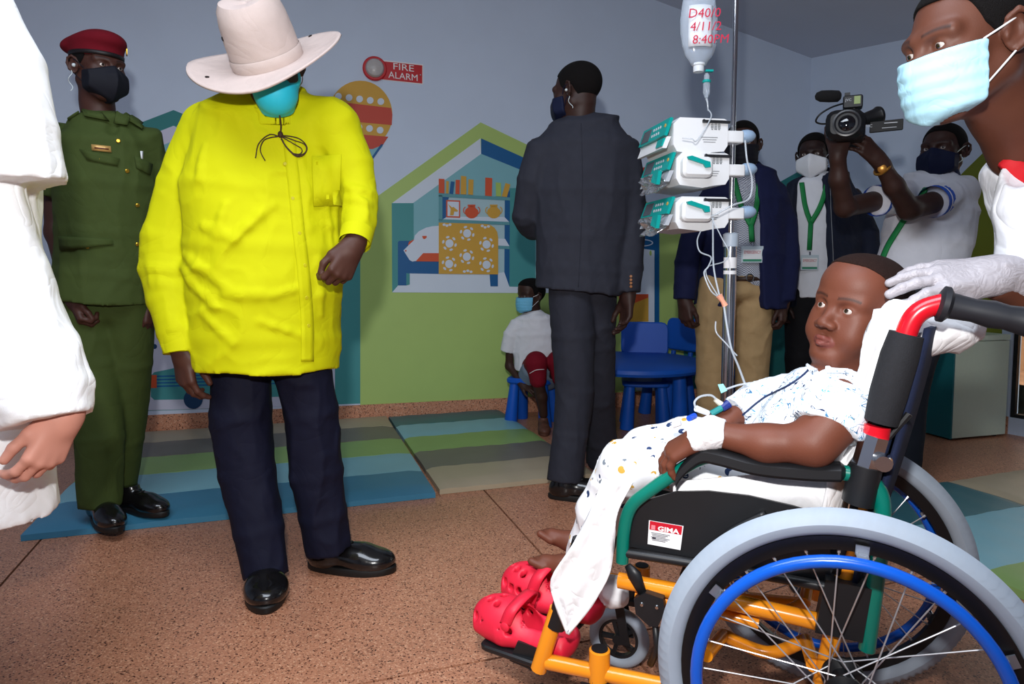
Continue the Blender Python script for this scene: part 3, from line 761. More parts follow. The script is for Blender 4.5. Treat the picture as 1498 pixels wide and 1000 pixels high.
# ================================================================== INFUSION STAND
SY = 2.25; ST = AT(1069, 345, SY); SX = ST[0]
stand = thing('infusion_stand', 'chrome infusion stand holding three white pumps', 'iv stand', (SX, SY, 0))
zj = ST[2]
B().cyl((SX, SY, zj), (SX, SY, 2.14), .0085, 16).build('upper_pole', chrome, stand, 'auto')
B().cyl((SX, SY, .12), (SX, SY, zj-.02), .0205, 20).build('lower_pole', chrome, stand, 'auto')
B().lathe((SX, SY, zj-.035), up, [(.024, 0), (.025, .01), (.025, .04), (.018, .045)], 20).build('collar', mat('collar_grey', (176, 190, 204), .4), stand, 'auto')
zl = AT(1069, 392, SY)[2]
for k, (dz, h) in enumerate(((0, .035), (-.02, .012))):
    B().lathe((SX, SY, zl+dz), up, [(.0209, 0), (.0209, h)], 20).build('sticker', mat('label_white', (236, 236, 238), .4), stand, 'auto')
for s_ in (-1, 1):
    B().tube(bez([(SX, SY, 2.13), (SX+s_*.06, SY-.01, 2.16), (SX+s_*.11, SY-.02, 2.15), (SX+s_*.118, SY-.02, 2.17)], 5), .004, 8).build('hook', chrome, stand, True)
b = B(); b.lathe((SX, SY, .085), up, [(.05, 0), (.05, .03), (.03, .05)], 20); b.build('base_hub', blk, stand, 'auto')
for k in range(5):
    a = 2*math.pi*k/5+1.57; d = np.array([math.cos(a), math.sin(a), 0])
    lg = B().tube([(SX, SY, .10), np.array([SX, SY, .085])+d*.14, np.array([SX, SY, .07])+d*.27], [.017, .015, .012], 10).build('base_leg', blk, stand, True)
    c = np.array([SX, SY, .03])+d*.27
    B().torus(c, np.cross(d, up), .02, .010, 20, 8).build('castor', mat('rubber_black', (30, 32, 38), .5), lg, True)

# ------------------------------------------------------------------ pumps
pw = mat('pump_white', (236, 238, 240), .35); pt = mat('pump_teal', (0, 158, 152), .35); pgrey = mat('pump_grey', (184, 190, 198), .4)
knobm = mat('pump_knob', (150, 176, 204), .4); scr = mat('pump_screen', (92, 100, 108), .15); silver = mat('foil_film', (220, 222, 226), .2, .85, bump=.6, bscale=60)
pd = unit((-.17, 1, 0)); pa = np.array([pd[1], -pd[0], 0])     # long side (away from the camera) and depth (towards the pole)
def pump(k, v_top, v_bot, u_l, u_r, head, label):
    y0 = SY-.085
    o = AT(u_l, v_bot, y0); H = (AT(u_l, v_top, y0)-o)[2]; D = np.dot(AT(u_r, v_bot, y0)-o, pa); L = .235
    T = lambda p: o+pa*p[0]+pd*p[1]+up*p[2]                    # x towards the pole, y away, z up
    t = thing('infusion_pump', label, 'infusion pump', T((D/2, L/2, 0)), 'pumps on the infusion stand')
    # body: side profile with rounded lower corner, extruded along its length
    prof = [(0.012, .0), (D*.5, -.008), (D-.05, 0), (D-.012, .004), (D, .022), (D, H-.006), (D-.012, H), (0.02, H), (0.0, H-.02), (.0, .02)]
    B(T).prism([(x, 0, z_) for x, z_ in prof][::-1], (0, 1, 0), L).build('body', pw, t)
    # sloping control panel on the front
    f0, f1 = -.018, .0
    P = [(0, .002, H-.002), (0, L-.002, H-.002), (-.02, L-.002, H*.45), (-.02, .002, H*.45)]
    cpn = B(T).prism(P, (-1, 0, .2), .010).build('control_panel', pt, t)
    def onp(y, s_, dx=.0): # point on control panel: y along, s_ 0..1 top->bottom
        return np.array([-.02*s_, y, (H-.002)*(1-s_)+H*.45*s_])+unit((-1, 0, .2))*(.0102+dx)
    B(T).prism([onp(L*.62, .15), onp(L*.92, .15), onp(L*.92, .9), onp(L*.62, .9)], (-1, 0, .2), .001).build('screen', scr, cpn)
    b = B(T)
    for i in range(4):
        for j in range(2):
            b.lathe(onp(L*(.28+.08*i), .35+.35*j), (-1, 0, .2), [(.006, 0), (.004, .0015)], 8)
    b.build('buttons', pgrey, cpn)
    B(T).lathe(onp(L*.1, .4), (-1, 0, .2), [(.007, 0), (.005, .002)], 10).build('power_button', mat('button_gold', (190, 150, 60), .4), cpn)
    # lower front door
    P = [(-.006, .004, H*.44), (-.006, L-.004, H*.44), (-.02, L-.006, .01), (-.02, .006, .01)]
    dr = B(T).prism(P, (-1, 0, 0), .014).build('door', pw if not head else pgrey, t)
    if not head:
        P = [(-.021, .010, H*.40), (-.021, .06, H*.40), (-.028, .06, H*.16), (-.028, .010, H*.16)]
        B(T).prism(P, (-1, 0, 0), .008).build('latch', pt, dr)
    else:
        b = B(T); rs = np.random.RandomState(5+k); gr = []
        for i in range(9):
            gr.append([np.array([-.03-.018*rs.rand()-.01*math.sin(i), .01+L*.75*j/9+.008*rs.rand(), H*.40-(H*.62)*i/8+.006*rs.rand()]) for j in range(10)])
        b.sheet(gr, .002).build('film_wrap', silver, t, False, label='crumpled silver film')
        B(T).prism([(-.045, .004, H*.42), (-.045, .05, H*.42), (-.052, .05, .012), (-.052, .004, .0)], (-1, 0, 0), .012).build('latch', pt, t)
        # pump head on the side towards the camera
        hd = B(T).rbox((D*.33, -.018, H*.52), (D*.56, H*.62, .036), .016, ((1, 0, 0), (0, 0, 1), (0, -1, 0))).build('pump_head', pw, t, 'auto')
        hp_ = [(D*.10, H*.80), (D*.18, H*.83), (D*.42, H*.70), (D*.52, H*.66), (D*.53, H*.50), (D*.44, H*.48), (D*.40, H*.58), (D*.12, H*.72)]
        B(T).prism([(x, -.0365, z_) for x, z_ in hp_][::-1], (0, -1, 0), .008).build('handle', pt, hd)
    # rail, grille, label
    b = B(T); b.tube([(D*.52, -.004, H*.90), (D*1.02, -.004, H*.90)], .005, 10); b.lathe((D*.53, -.010, H*.90), (0, -1, 0), [(.006, 0), (.004, .004)], 10); b.build('rail', mat('dark_steel', (90, 92, 96), .3, .9), t, 'auto')
    b = B(T)
    for i in range(5):
        for j in range(3):
            if j != 1 and i in (0, 4): wdt = .006
            else: wdt = .009
            b.box((D*.77+.0115*(j-1), -.0006, H*(.68+.045*i)), (wdt, .001, .0026))
    b.build('speaker_grille', mat('grille_dark', (110, 116, 120), .6), t)
    b = B(T)
    for i in range(3): b.box((D*.66, -.0006, H*(.44-.07*i)), (D*(.3-.04*i), .001, .0018))
    b.build('print_lines', mat('label_grey', (130, 134, 140), .6), t)
    # pole clamp and knob
    B(T).rbox((D+.028, .03, H*.50), (.062, .05, H*.36), .006).build('pole_clamp', pw, t, 'auto')
    kc = np.array([D+.055, .03, H*.55])
    B(T).lathe(kc, (1, 0, .06), [(.010, 0), (.016, .004), (.020, .012), (.021, .028), (.018, .042), (.010, .052), (.004, .056)], 18).build('clamp_knob', knobm, t, 'auto')
    return T, D, H
pump(0, 171, 221, 985, 1071, False, 'topmost white infusion pump on the chrome stand')
pump(1, 222, 270, 989, 1073, True, 'middle white infusion pump with teal clamp handle')
pump(2, 287, 334, 988, 1072, True, 'lowest white infusion pump with teal clamp handle')
# power and infusion lines
clear = mat('clear_tubing', (214, 222, 230), .12, spec=.6, alpha=.5)
def line(name, label, pts, r, m, cat='tube'):
    P = bez([AT(u, v, y) if len(q) == 0 else AT(u, v, y) for u, v, y, *q in pts], 8)
    o = B().tube(P, r, 6).build(name, m, None, True); tag(o, label, cat); return o
line('infusion_line', 'clear tube looping down from the drip chamber to the top pump', [(1036, 160, 2.19), (1040, 172, 2.155), (1020, 205, 2.12), (1012, 203, 2.11), (998, 202, 2.12)], .0022, clear)
line('infusion_line', 'white cable hanging down the right of the pumps', [(1090, 205, 2.16), (1093, 235, 2.14), (1100, 262, 2.13), (1096, 290, 2.12), (1072, 300, 2.11), (1050, 312, 2.11), (1041, 316, 2.12)], .003, clear)
line('infusion_line', 'clear tube looping from the lowest pump to the pink connector', [(1025, 338, 2.12), (1020, 352, 2.05), (1024, 368, 2.0), (1040, 376, 1.95), (1036, 390, 1.9), (1030, 400, 1.88), (1040, 425, 1.85), (1054, 436, 1.8)], .0022, clear)
line('infusion_line', 'straight clear tube running down to the pink connector', [(1043, 318, 2.12), (1043, 345, 2.05), (1044, 390, 1.9), (1052, 430, 1.82), (1056, 438, 1.8)], .0026, clear)
line('infusion_line', 'clear tube crossing over the chrome pole below the pumps', [(1041, 318, 2.11), (1056, 348, 2.05), (1066, 368, 2.0), (1060, 382, 1.95), (1036, 390, 1.92), (1034, 404, 1.88), (1050, 432, 1.8)], .0018, clear)
line('infusion_line', "clear tube from the pink connector down to the child's sleeve", [(1059, 446, 1.8), (1064, 480, 1.75), (1070, 510, 1.7), (1080, 535, 1.6), (1090, 562, 1.5)], .0030, clear)
line('infusion_line', 'short loose clear tube end beside the chrome pole', [(1047, 470, 1.76), (1048, 486, 1.75), (1062, 502, 1.74), (1078, 520, 1.68)], .0020, clear)
cn = [AT(1052, 432, 1.8), AT(1057, 440, 1.8), AT(1061, 447, 1.8)]
tag(B().tube(cn, [.009, .006, .008], 10).build('tube_connector', mat('peach_plastic', (244, 170, 140), .4), None, 'auto'), 'peach plastic tube connector below the pumps', 'connector')
# drip bag
BY = 2.20; bag = thing('infusion_bag', 'clear infusion bag with red handwriting hanging from the stand', 'infusion bag', AT(1022, 95, BY))
bm = mat('bag_film', (214, 226, 240), .12, trans=.55, spec=.6, ior=1.2); liq = mat('bag_liquid', (150, 176, 206), .05, trans=.6, ior=1.33)
prof = [(1011, 1033, 96), (1008, 1036, 90), (1002, 1043, 82), (998, 1048, 68), (995, 1050, 48), (995, 1050, 30), (997, 1048, 12), (1000, 1045, -6), (1006, 1040, -22), (1016, 1030, -30)]
R = []
for ul, ur, v in prof:
    a, b_ = AT(ul, v, BY), AT(ur, v, BY); c = (a+b_)/2; hw = np.linalg.norm(b_-a)/2
    R.append([c+np.array([math.cos(2*math.pi*k/24)*hw, math.sin(2*math.pi*k/24)*hw*.5, 0]) for k in range(24)])
B().rings(R).build('bag', bm, bag, True)
R2 = []
for r in R[1:4]:
    r = np.array(r); c = r.mean(0); R2.append(list(c+(r-c)*.94))
B().rings(R2).build('liquid', liq, bag, True)
sheet_m = mat('bag_label', (226, 232, 240), .5)
c0_, c1_ = AT(1004, 72, BY), AT(1040, 12, BY); gr = []
for i in range(5):
    gr.append([np.array([c0_[0]+(c1_[0]-c0_[0])*j/8, BY-.0315*math.cos((j/8-.5)*1.7)-.0015, c0_[2]+(c1_[2]-c0_[2])*i/4]) for j in range(9)])
B().sheet(gr, .0008).build('label', sheet_m, bag, True)
ink = mat('red_marker', (205, 36, 70), .5)
for t, u, v, sz in (('D40/0', 1006, 26, .040), ('4/11/2', 1009, 45, .038), ('8:40PM', 1012, 64, .038)):
    p = AT(u, v, BY-.036); text_mesh('handwriting', t, sz, p, (1, 0, .03), (.12, 0, 1), ink, bag, 'LEFT', .0005)
b = B(); p0 = AT(1022, 95, BY); b.lathe(p0+np.array([0, 0, -.022]), up, [(.016, 0), (.017, .004), (.017, .018), (.020, .020), (.020, .026)], 18); b.build('port', mat('port_white', (220, 226, 232), .4), bag, 'auto')
dc = B(); p1 = AT(1034, 108, BY); dc.lathe(p1+np.array([0, 0, -.075]), up, [(.005, 0), (.009, .012), (.011, .016), (.011, .05), (.009, .055), (.009, .07), (.004, .078)], 16); dc.build('drip_chamber', mat('drip_clear', (220, 230, 240), .08, trans=.7, ior=1.2), bag, 'auto')
dc = B(); dc.lathe(p1+np.array([0, 0, -.028]), up, [(.0115, 0), (.0135, .002), (.0135, .007), (.0115, .009)], 16); dc.box(p1+np.array([.006, -.004, .008]), (.024, .012, .006)); dc.build('chamber_ring', pt, bag, 'auto')
B().tube([p1+np.array([0, 0, -.075]), AT(1035, 150, BY), AT(1036, 162, 2.19)], [.004, .0028, .0022], 8).build('outlet', clear, bag, True)
B().tube([AT(1022, -28, BY), (SX-.1, SY-.02, 2.15)], .002, 6).build('hanger', clear, bag)
# ================================================================== IMPLICIT-SURFACE MODELLING for people, clothes and soft things
_rng = np.random.RandomState(11); _LAT = _rng.rand(32, 32, 32).astype(np.float32)
def vnoise(X, Y, Z):
    xi = np.floor(X).astype(int); yi = np.floor(Y).astype(int); zi = np.floor(Z).astype(int)
    fx, fy, fz = X-xi, Y-yi, Z-zi
    fx = fx*fx*(3-2*fx); fy = fy*fy*(3-2*fy); fz = fz*fz*(3-2*fz)
    g = lambda a, b, c: _LAT[(xi+a) & 31, (yi+b) & 31, (zi+c) & 31]
    x00 = g(0, 0, 0)*(1-fx)+g(1, 0, 0)*fx; x10 = g(0, 1, 0)*(1-fx)+g(1, 1, 0)*fx
    x01 = g(0, 0, 1)*(1-fx)+g(1, 0, 1)*fx; x11 = g(0, 1, 1)*(1-fx)+g(1, 1, 1)*fx
    return (x00*(1-fy)+x10*fy)*(1-fz)+(x01*(1-fy)+x11*fy)*fz
def smin(a, b, k):
    if k <= 0: return np.minimum(a, b)
    h = np.clip(.5+.5*(b-a)/k, 0, 1); return b*(1-h)+a*h-k*h*(1-h)
def smax(a, b, k): return -smin(-a, -b, k)
class SDF:
    def __init__(s, h=.006): s.h = h; s.ops = []
    def _add(s, fn, lo, hi, op, k): s.ops.append((fn, np.asarray(lo, float), np.asarray(hi, float), op, k)); return s
    def rc(s, a, b, ra, rb=None, k=.02, op='u'):
        a = np.asarray(a, float); b = np.asarray(b, float); rb = ra if rb is None else rb; m = max(ra, rb)
        ab = b-a; L2 = max(float(np.dot(ab, ab)), 1e-12)
        def fn(X, Y, Z):
            t = np.clip(((X-a[0])*ab[0]+(Y-a[1])*ab[1]+(Z-a[2])*ab[2])/L2, 0, 1)
            return np.sqrt((X-a[0]-t*ab[0])**2+(Y-a[1]-t*ab[1])**2+(Z-a[2]-t*ab[2])**2)-(ra+(rb-ra)*t)
        return s._add(fn, np.minimum(a, b)-m, np.maximum(a, b)+m, op, k)
    def chain(s, pts, rr, k=.02, op='u'):
        for i in range(len(pts)-1): s.rc(pts[i], pts[i+1], rr[i], rr[i+1], k, op)
        return s
    def ell(s, c, r, R=None, k=.02, op='u'):
        c = np.asarray(c, float); r = np.asarray(r, float); R = np.eye(3) if R is None else np.asarray(R, float); m = r.max()
        def fn(X, Y, Z):
            x, y, z = X-c[0], Y-c[1], Z-c[2]
            a = (x*R[0, 0]+y*R[1, 0]+z*R[2, 0]); b = (x*R[0, 1]+y*R[1, 1]+z*R[2, 1]); d = (x*R[0, 2]+y*R[1, 2]+z*R[2, 2])
            k0 = np.sqrt((a/r[0])**2+(b/r[1])**2+(d/r[2])**2); k1 = np.sqrt((a/r[0]**2)**2+(b/r[1]**2)**2+(d/r[2]**2)**2)+1e-9
            return k0*(k0-1)/k1
        return s._add(fn, c-m, c+m, op, k)
    def box(s, c, hs, R=None, rd=.01, k=.0, op='u'):
        c = np.asarray(c, float); hs = np.asarray(hs, float); R = np.eye(3) if R is None else np.asarray(R, float); m = np.linalg.norm(hs)
        def fn(X, Y, Z):
            x, y, z = X-c[0], Y-c[1], Z-c[2]
            q = [np.abs(x*R[0, i]+y*R[1, i]+z*R[2, i])-(hs[i]-rd) for i in range(3)]
            return np.sqrt(sum(np.maximum(v, 0)**2 for v in q))+np.minimum(np.maximum(np.maximum(q[0], q[1]), q[2]), 0)-rd
        return s._add(fn, c-m, c+m, op, k)
    def loft(s, pts, rx, ry, lat, k=.02, flat0=False, flat1=False, op='u', n=2.0):
        P = [np.asarray(p, float) for p in pts]; lat = unit(lat); m = max(max(rx), max(ry))
        def fn(X, Y, Z):
            out = None
            for i in range(len(P)-1):
                a, b = P[i], P[i+1]; ab = b-a; L = np.linalg.norm(ab); ax = ab/L
                l = unit(lat-ax*np.dot(lat, ax)); o = np.cross(ax, l)
                x, y, z = X-a[0], Y-a[1], Z-a[2]
                w = x*ax[0]+y*ax[1]+z*ax[2]; t = np.clip(w/L, 0, 1)
                u = x*l[0]+y*l[1]+z*l[2]; v = x*o[0]+y*o[1]+z*o[2]; ov = w-t*L
                ra = rx[i]+(rx[i+1]-rx[i])*t; rb = ry[i]+(ry[i+1]-ry[i])*t; rw = np.minimum(ra, rb)*.5
                if n == 2.0:
                    k0 = np.sqrt((u/ra)**2+(v/rb)**2+(ov/rw)**2); k1 = np.sqrt((u/ra**2)**2+(v/rb**2)**2+(ov/rw**2)**2)+1e-9
                    d = k0*(k0-1)/k1
                else:
                    k0 = (np.abs(u/ra)**n+np.abs(v/rb)**n+np.abs(ov/rw)**n)**(1/n); d = (k0-1)*rw
                if i == 0: w0 = w
                if i == len(P)-2: w1 = w-L
                out = d if out is None else smin(out, d, .012)
            if flat0: out = np.maximum(out, -w0)
            if flat1: out = np.maximum(out, w1)
            return out
        A = np.array(P); return s._add(fn, A.min(0)-m, A.max(0)+m, op, k)
    def half(s, p, nrm, k=.0):
        """keep the side the normal points away from"""
        p = np.asarray(p, float); nn = unit(nrm)
        return s._add(lambda X, Y, Z: (X-p[0])*nn[0]+(Y-p[1])*nn[1]+(Z-p[2])*nn[2], p, p, 'i', k)
    def fn(s, f, op='m', k=0.): return s._add(f, (0, 0, 0), (0, 0, 0), op, k)
    def grid(s, pad=.025, lo=None, hi=None):
        U = [o for o in s.ops if o[3] == 'u']
        lo = np.min([o[1] for o in U], 0)-pad if lo is None else np.asarray(lo, float)
        hi = np.max([o[2] for o in U], 0)+pad if hi is None else np.asarray(hi, float)
        n = np.ceil((hi-lo)/s.h).astype(int)+1
        ax = [(lo[i]+s.h*np.arange(n[i])).astype(np.float32) for i in range(3)]
        D = np.full(n, .25, np.float32)
        for fn, a, b, op, k in s.ops:
            if op in 'im': sl = [slice(0, n[i]) for i in range(3)]
            else:
                mg = .03+k
                sl = [slice(max(0, int((a[i]-mg-lo[i])/s.h)), max(0, min(n[i], int((b[i]+mg-lo[i])/s.h)+2))) for i in range(3)]
            if any(q.stop <= q.start for q in sl): continue
            X, Y, Z = ax[0][sl[0]][:, None, None], ax[1][sl[1]][None, :, None], ax[2][sl[2]][None, None, :]
            cur = D[tuple(sl)]
            if op == 'm': D[tuple(sl)] = fn(X, Y, Z, cur); continue
            d = fn(X, Y, Z)
            if op == 'u': D[tuple(sl)] = smin(cur, d, k)
            elif op == 's': D[tuple(sl)] = smax(cur, -d, k)
            else: D[tuple(sl)] = smax(cur, d, k)
        return D, lo, ax
    def mesh(s, wr=None, **kw):
        D, lo, ax = s.grid(**kw)
        if wr:
            m = np.abs(D) < .05; I = np.nonzero(m)
            D[m] += wr(ax[0][I[0]], ax[1][I[1]], ax[2][I[2]]).astype(np.float32)
        return nets(D, lo, s.h)
def nets(D, lo, h):
    for a in range(3):                                   # close the surface at the edges of the grid
        sl = [slice(None)]*3; sl[a] = 0; D[tuple(sl)] = np.maximum(D[tuple(sl)], h*.5)
        sl[a] = -1; D[tuple(sl)] = np.maximum(D[tuple(sl)], h*.5)
    S = D < 0; nx, ny, nz = D.shape
    cnt = np.zeros((nx-1, ny-1, nz-1), np.int8)
    cs = [(a, b, c) for a in (0, 1) for b in (0, 1) for c in (0, 1)]
    for a, b, c in cs: cnt += S[a:nx-1+a, b:ny-1+b, c:nz-1+c]
    act = (cnt > 0) & (cnt < 8); I = np.array(np.nonzero(act)).T
    if len(I) == 0: return np.zeros((0, 3)), np.zeros((0, 4), int)
    idx = np.full(act.shape, -1, np.int32); idx[act] = np.arange(len(I))
    vals = {q: D[I[:, 0]+q[0], I[:, 1]+q[1], I[:, 2]+q[2]] for q in cs}
    acc = np.zeros((len(I), 3)); num = np.zeros(len(I))
    for q in cs:
        for a in range(3):
            if q[a]: continue
            r = list(q); r[a] = 1; r = tuple(r); v0, v1 = vals[q], vals[r]; m = (v0 < 0) != (v1 < 0)
            t = np.where(m, v0/np.where(m, v0-v1, 1), 0); p = np.tile(np.array(q, float), (len(I), 1)); p[:, a] += t
            acc[m] += p[m]; num[m] += 1
    V = lo+(I+acc/num[:, None])*h
    Q = []
    for a in range(3):
        b, c = (a+1) % 3, (a+2) % 3
        sl0 = [slice(0, None)]*3; sl1 = [slice(0, None)]*3; sl0[a] = slice(0, -1); sl1[a] = slice(1, None)
        s0, s1 = S[tuple(sl0)], S[tuple(sl1)]; E = np.array(np.nonzero(s0 != s1)).T
        E = E[(E[:, b] > 0) & (E[:, c] > 0) & (E[:, b] < D.shape[b]-1) & (E[:, c] < D.shape[c]-1)]
        if len(E) == 0: continue
        sg = s0[E[:, 0], E[:, 1], E[:, 2]]
        def at(db, dc):
            e = E.copy(); e[:, b] -= db; e[:, c] -= dc; return idx[e[:, 0], e[:, 1], e[:, 2]]
        q = np.stack([at(1, 1), at(0, 1), at(0, 0), at(1, 0)], 1)
        q[~sg] = q[~sg][:, ::-1]; Q.append(q)
    return V, np.concatenate(Q)
def relax(V, Q, it=1, lam=.5):
    n = len(V); e = np.concatenate([Q[:, [0, 1]], Q[:, [1, 2]], Q[:, [2, 3]], Q[:, [3, 0]]])
    for _ in range(it):
        acc = np.zeros_like(V); num = np.zeros(n)
        for a, b in ((0, 1), (1, 0)):
            for d in range(3): acc[:, d] += np.bincount(e[:, a], V[e[:, b], d], n)
            num += np.bincount(e[:, a], minlength=n)
        V = V+(acc/np.maximum(num, 1)[:, None]-V)*lam
    return V
def folds(amp=.006, sc=(9, 9, 5), seed=0, sharp=3.):
    """cloth folds: broad soft undulation plus narrow creases"""
    def f(X, Y, Z):
        o = seed*3.7
        wx = vnoise(X*5+o, Y*5, Z*5)*1.6; wy = vnoise(X*5, Y*5+o+9, Z*5)*1.6
        n = vnoise(X*sc[0]*.6+o, Y*sc[1]*.6, Z*sc[2]*.6)
        d = -(n-.5)*amp*1.1
        n1 = vnoise(X*sc[0]*1.2+wx+o, Y*sc[1]*1.2+wy, Z*sc[2]*1.2+wx)
        r = np.clip(1-np.abs(2*n1-1), 0, 1)**sharp
        d += -(r-.22)*amp
        n2 = vnoise(X*sc[0]*2.6+wy+o, Y*sc[1]*2.6+wx, Z*sc[2]*2.6)
        d += -(np.clip(1-np.abs(2*n2-1), 0, 1)**sharp-.22)*amp*.4
        return d
    return f
def put(name, S, material, parent, wr=None, rx=1, label=None, col=None, origin=None, **kw):
    V, Q = S.mesh(wr, **kw)
    if rx: V = relax(V, Q, rx)
    o = mesh_np(name, V, None, material, parent, True, origin, quads=Q, cols=None if col is None else np.concatenate([np.clip(col(V), 0, 1), np.ones((len(V), 1))], 1))
    if label: o['label'] = label
    return o

# ------------------------------------------------------------------ heads
def rotm(face, pitch=0., roll=0.):
    """columns: right-hand side of the viewer facing the face.. x = person's left, y = forward, z = up"""
    f = unit((face[0], face[1], 0)); z = np.array([0, 0, 1.]); x = np.cross(f, z)
    p = math.radians(pitch); f2 = f*math.cos(p)-z*math.sin(p); z2 = z*math.cos(p)+f*math.sin(p)
    r = math.radians(roll); x3 = x*math.cos(r)+z2*math.sin(r); z3 = z2*math.cos(r)-x*math.sin(r)
    return np.stack([x3, f2, z3], 1)
class Head:
    def __init__(s, pos, R, sc=1., child=False, jaw=1., noseb=1., lipb=1., ear=1.):
        s.pos = np.asarray(pos, float); s.R = R; s.sc = sc; s.child = child; s.jaw = jaw; s.noseb = noseb; s.lipb = lipb; s.ear = ear
    def w(s, p): return s.pos+s.R@(np.asarray(p, float)*s.sc)
    def loc(s, V): return ((V-s.pos)@s.R)/s.sc
    def field(s, h=.0028, neck=None, neck_r=.055, ears=True, shrink=0.):
        F = SDF(h); q = s.sc; R = s.R; w = s.w; ch = s.child
        e = lambda c, r, k=.02, op='u', rr=None: F.ell(w(c), np.array(r)*q, R if rr is None else R@rr, k*q, op)
        rc = lambda a, b, ra, rb=None, k=.012, op='u': F.rc(w(a), w(b), ra*q, (ra if rb is None else rb)*q, k*q, op)
        e((0, -.018, .035), (.076, .098, .084)) if not ch else e((0, -.016, .040), (.082, .106, .090))
        if ch: e((0, .036, .060), (.066, .056, .056), .03)
        e((0, .032, -.026), (.060, .058, .078), .03)
        j = s.jaw
        for x in (-1, 1):
            rc((x*.050*j, -.012, -.05), (x*.022*j, .058, -.098), .022, .019, .03)
            e((x*.044, .052, -.02), (.022, .024, .024), .02)
            if ch: e((x*.036, .054, -.052), (.031, .029, .029), .022)
            rc((x*.047, .070 if not ch else .064, .022), (x*.012, .086 if not ch else .079, .020), .011, .010, .018)
            e((x*.031, .092, .004), (.017, .014, .011), .010, 's')
        e((0, .070, -.1), (.021, .017, .016), .025)
        nb = s.noseb
        rc((0, .086, .012), (0, .103, -.030), .0075, .0115*nb, .012) if not ch else rc((0, .082, .004), (0, .099, -.027), .0075, .0105*nb, .012)
        e((0, .104, -.033), (.012*nb, .011, .010), .008)
        for x in (-1, 1):
            e((x*.0135*nb, .095, -.036), (.0095*nb, .011, .0085), .007)
            e((x*.007*nb, .103, -.044), (.0042, .006, .004), .003, 's')
        lb = s.lipb
        for x in (-1, 1):
            rc((x*(.022 if not ch else .018), .082, -.068), (x*.005, .0945, -.0635), .0045*lb, .0068*lb, .006)
            rc((x*(.020 if not ch else .016), .082, -.072), (0, .0945, -.0765), .0045*lb, .0075*lb, .006)
        rc((-.021, .090, -.0700), (.021, .090, -.0700), .0016, .0016, .002, 's'); rc((-.010, .0995, -.0700), (.010, .0995, -.0700), .0022, .0022, .003, 's')
        e((0, .098, -.088), (.02, .008, .006), .008, 's')
        # eyelids around the eyeballs
        for x in (-1, 1):
            e((x*.0315, .0715, .003), (.0148, .0148, .0148), .006)
            F.ell(w((x*.0325, .090, .0022)), np.array((.0120+(.0012 if ch else 0), .012, .0040+(.0014 if ch else 0)))*q, R, .0015*q, 's')
        if ears:
            er = s.ear
            for x in (-1, 1):
                a = math.radians(22)*x; rr = np.array([[math.cos(a), -math.sin(a), 0], [math.sin(a), math.cos(a), 0], [0, 0, 1.]])
                c = np.array((x*.079, -.012, -.003))
                e(c, (.0065*er, .019*er, .031*er), .006, 'u', rr)
                pts = [c+rr@np.array(p)*er for p in ((x*.004, .010, .020), (x*.008, -.004, .030), (x*.009, -.018, .022), (x*.009, -.021, .004), (x*.006, -.014, -.016), (x*.003, .002, -.027))]
                for i in range(5): rc(pts[i], pts[i+1], .0042*er, .0042*er, .003)
                e(c+rr@np.array((x*.008, .000, .004)), (.006, .009, .014), .004, 's')
                e(c+rr@np.array((x*.004, .014, -.004)), (.005, .005, .008), .004)
        if neck is not None:
            n0 = w((0, -.028, -.045)); n1 = np.asarray(neck, float)
            F.chain([n0, (n0+n1)/2, n1], [neck_r*.98, neck_r*.95, neck_r*1.12], .022)
            if not ch: F.rc(w((0, .028, -.10)), n1*.6+n0*.4+(w((0, 1, 0))-s.pos)*.028, .013, .013, .03)
        return F
    def colour(s, skin, lip=None, brow=True, tint=.12, under=None):
        skin = np.array(srgb(*skin)[:3]); lip = skin*np.array([1.0, .62, .62]) if lip is None else np.array(srgb(*lip)[:3]); dark = np.array(srgb(30, 18, 15)[:3])
        def f(V):
            L = s.loc(V); C_ = np.tile(skin, (len(V), 1))
            n = vnoise(V[:, 0]*60, V[:, 1]*60, V[:, 2]*60); C_ *= (1-tint*.5+tint*n)[:, None]
            m = (L[:, 1] > .072) & (np.abs(L[:, 0]) < .026) & (L[:, 2] < -.0585) & (L[:, 2] > -.086)
            m &= ((L[:, 0]/.026)**2+((L[:, 2]+.0705)/.0145)**2 < 1)
            C_[m] = lip
            if brow:
                ax = np.abs(L[:, 0]); zb = .0235+.004*np.sin((ax-.012)/.04*2.6)
                wgt = np.clip(1-np.abs(L[:, 2]-zb)/.0050, 0, 1)*(ax > .012)*(ax < .054)*(L[:, 1] > .045)
                C_ = C_*(1-.85*wgt[:, None])+dark*(.85*wgt[:, None])
            return C_
        return f
    def eyes(s, parent, gaze=(0, 1, 0), name='eye'):
        m = mat('eye_vcol', (255, 255, 255), .12, vcol=True, coat=.6)
        for x in (-1, 1):
            c = s.w((x*.0315, .0722, .003)); g = s.R@unit(gaze); r = .0132*s.sc
            X, Y = frame_for(g); V = []; Cc = []; Fc = []; n, k = 20, 14
            for i in range(k+1):
                t = math.pi*i/k*.75
                for j in range(n):
                    a = 2*math.pi*j/n; V.append(c+(g*math.cos(t)+(X*math.cos(a)+Y*math.sin(a))*math.sin(t))*r)
                    Cc.append((.005, .004, .004, 1) if t < .22 else (.035, .016, .009, 1) if t < .50 else (.52, .46, .42, 1))
            for i in range(k):
                for j in range(n): Fc.append((i*n+j, (i+1)*n+j, (i+1)*n+(j+1) % n, i*n+(j+1) % n))
            mesh_np(name, np.array(V), Fc, m, parent, True, cols=Cc)
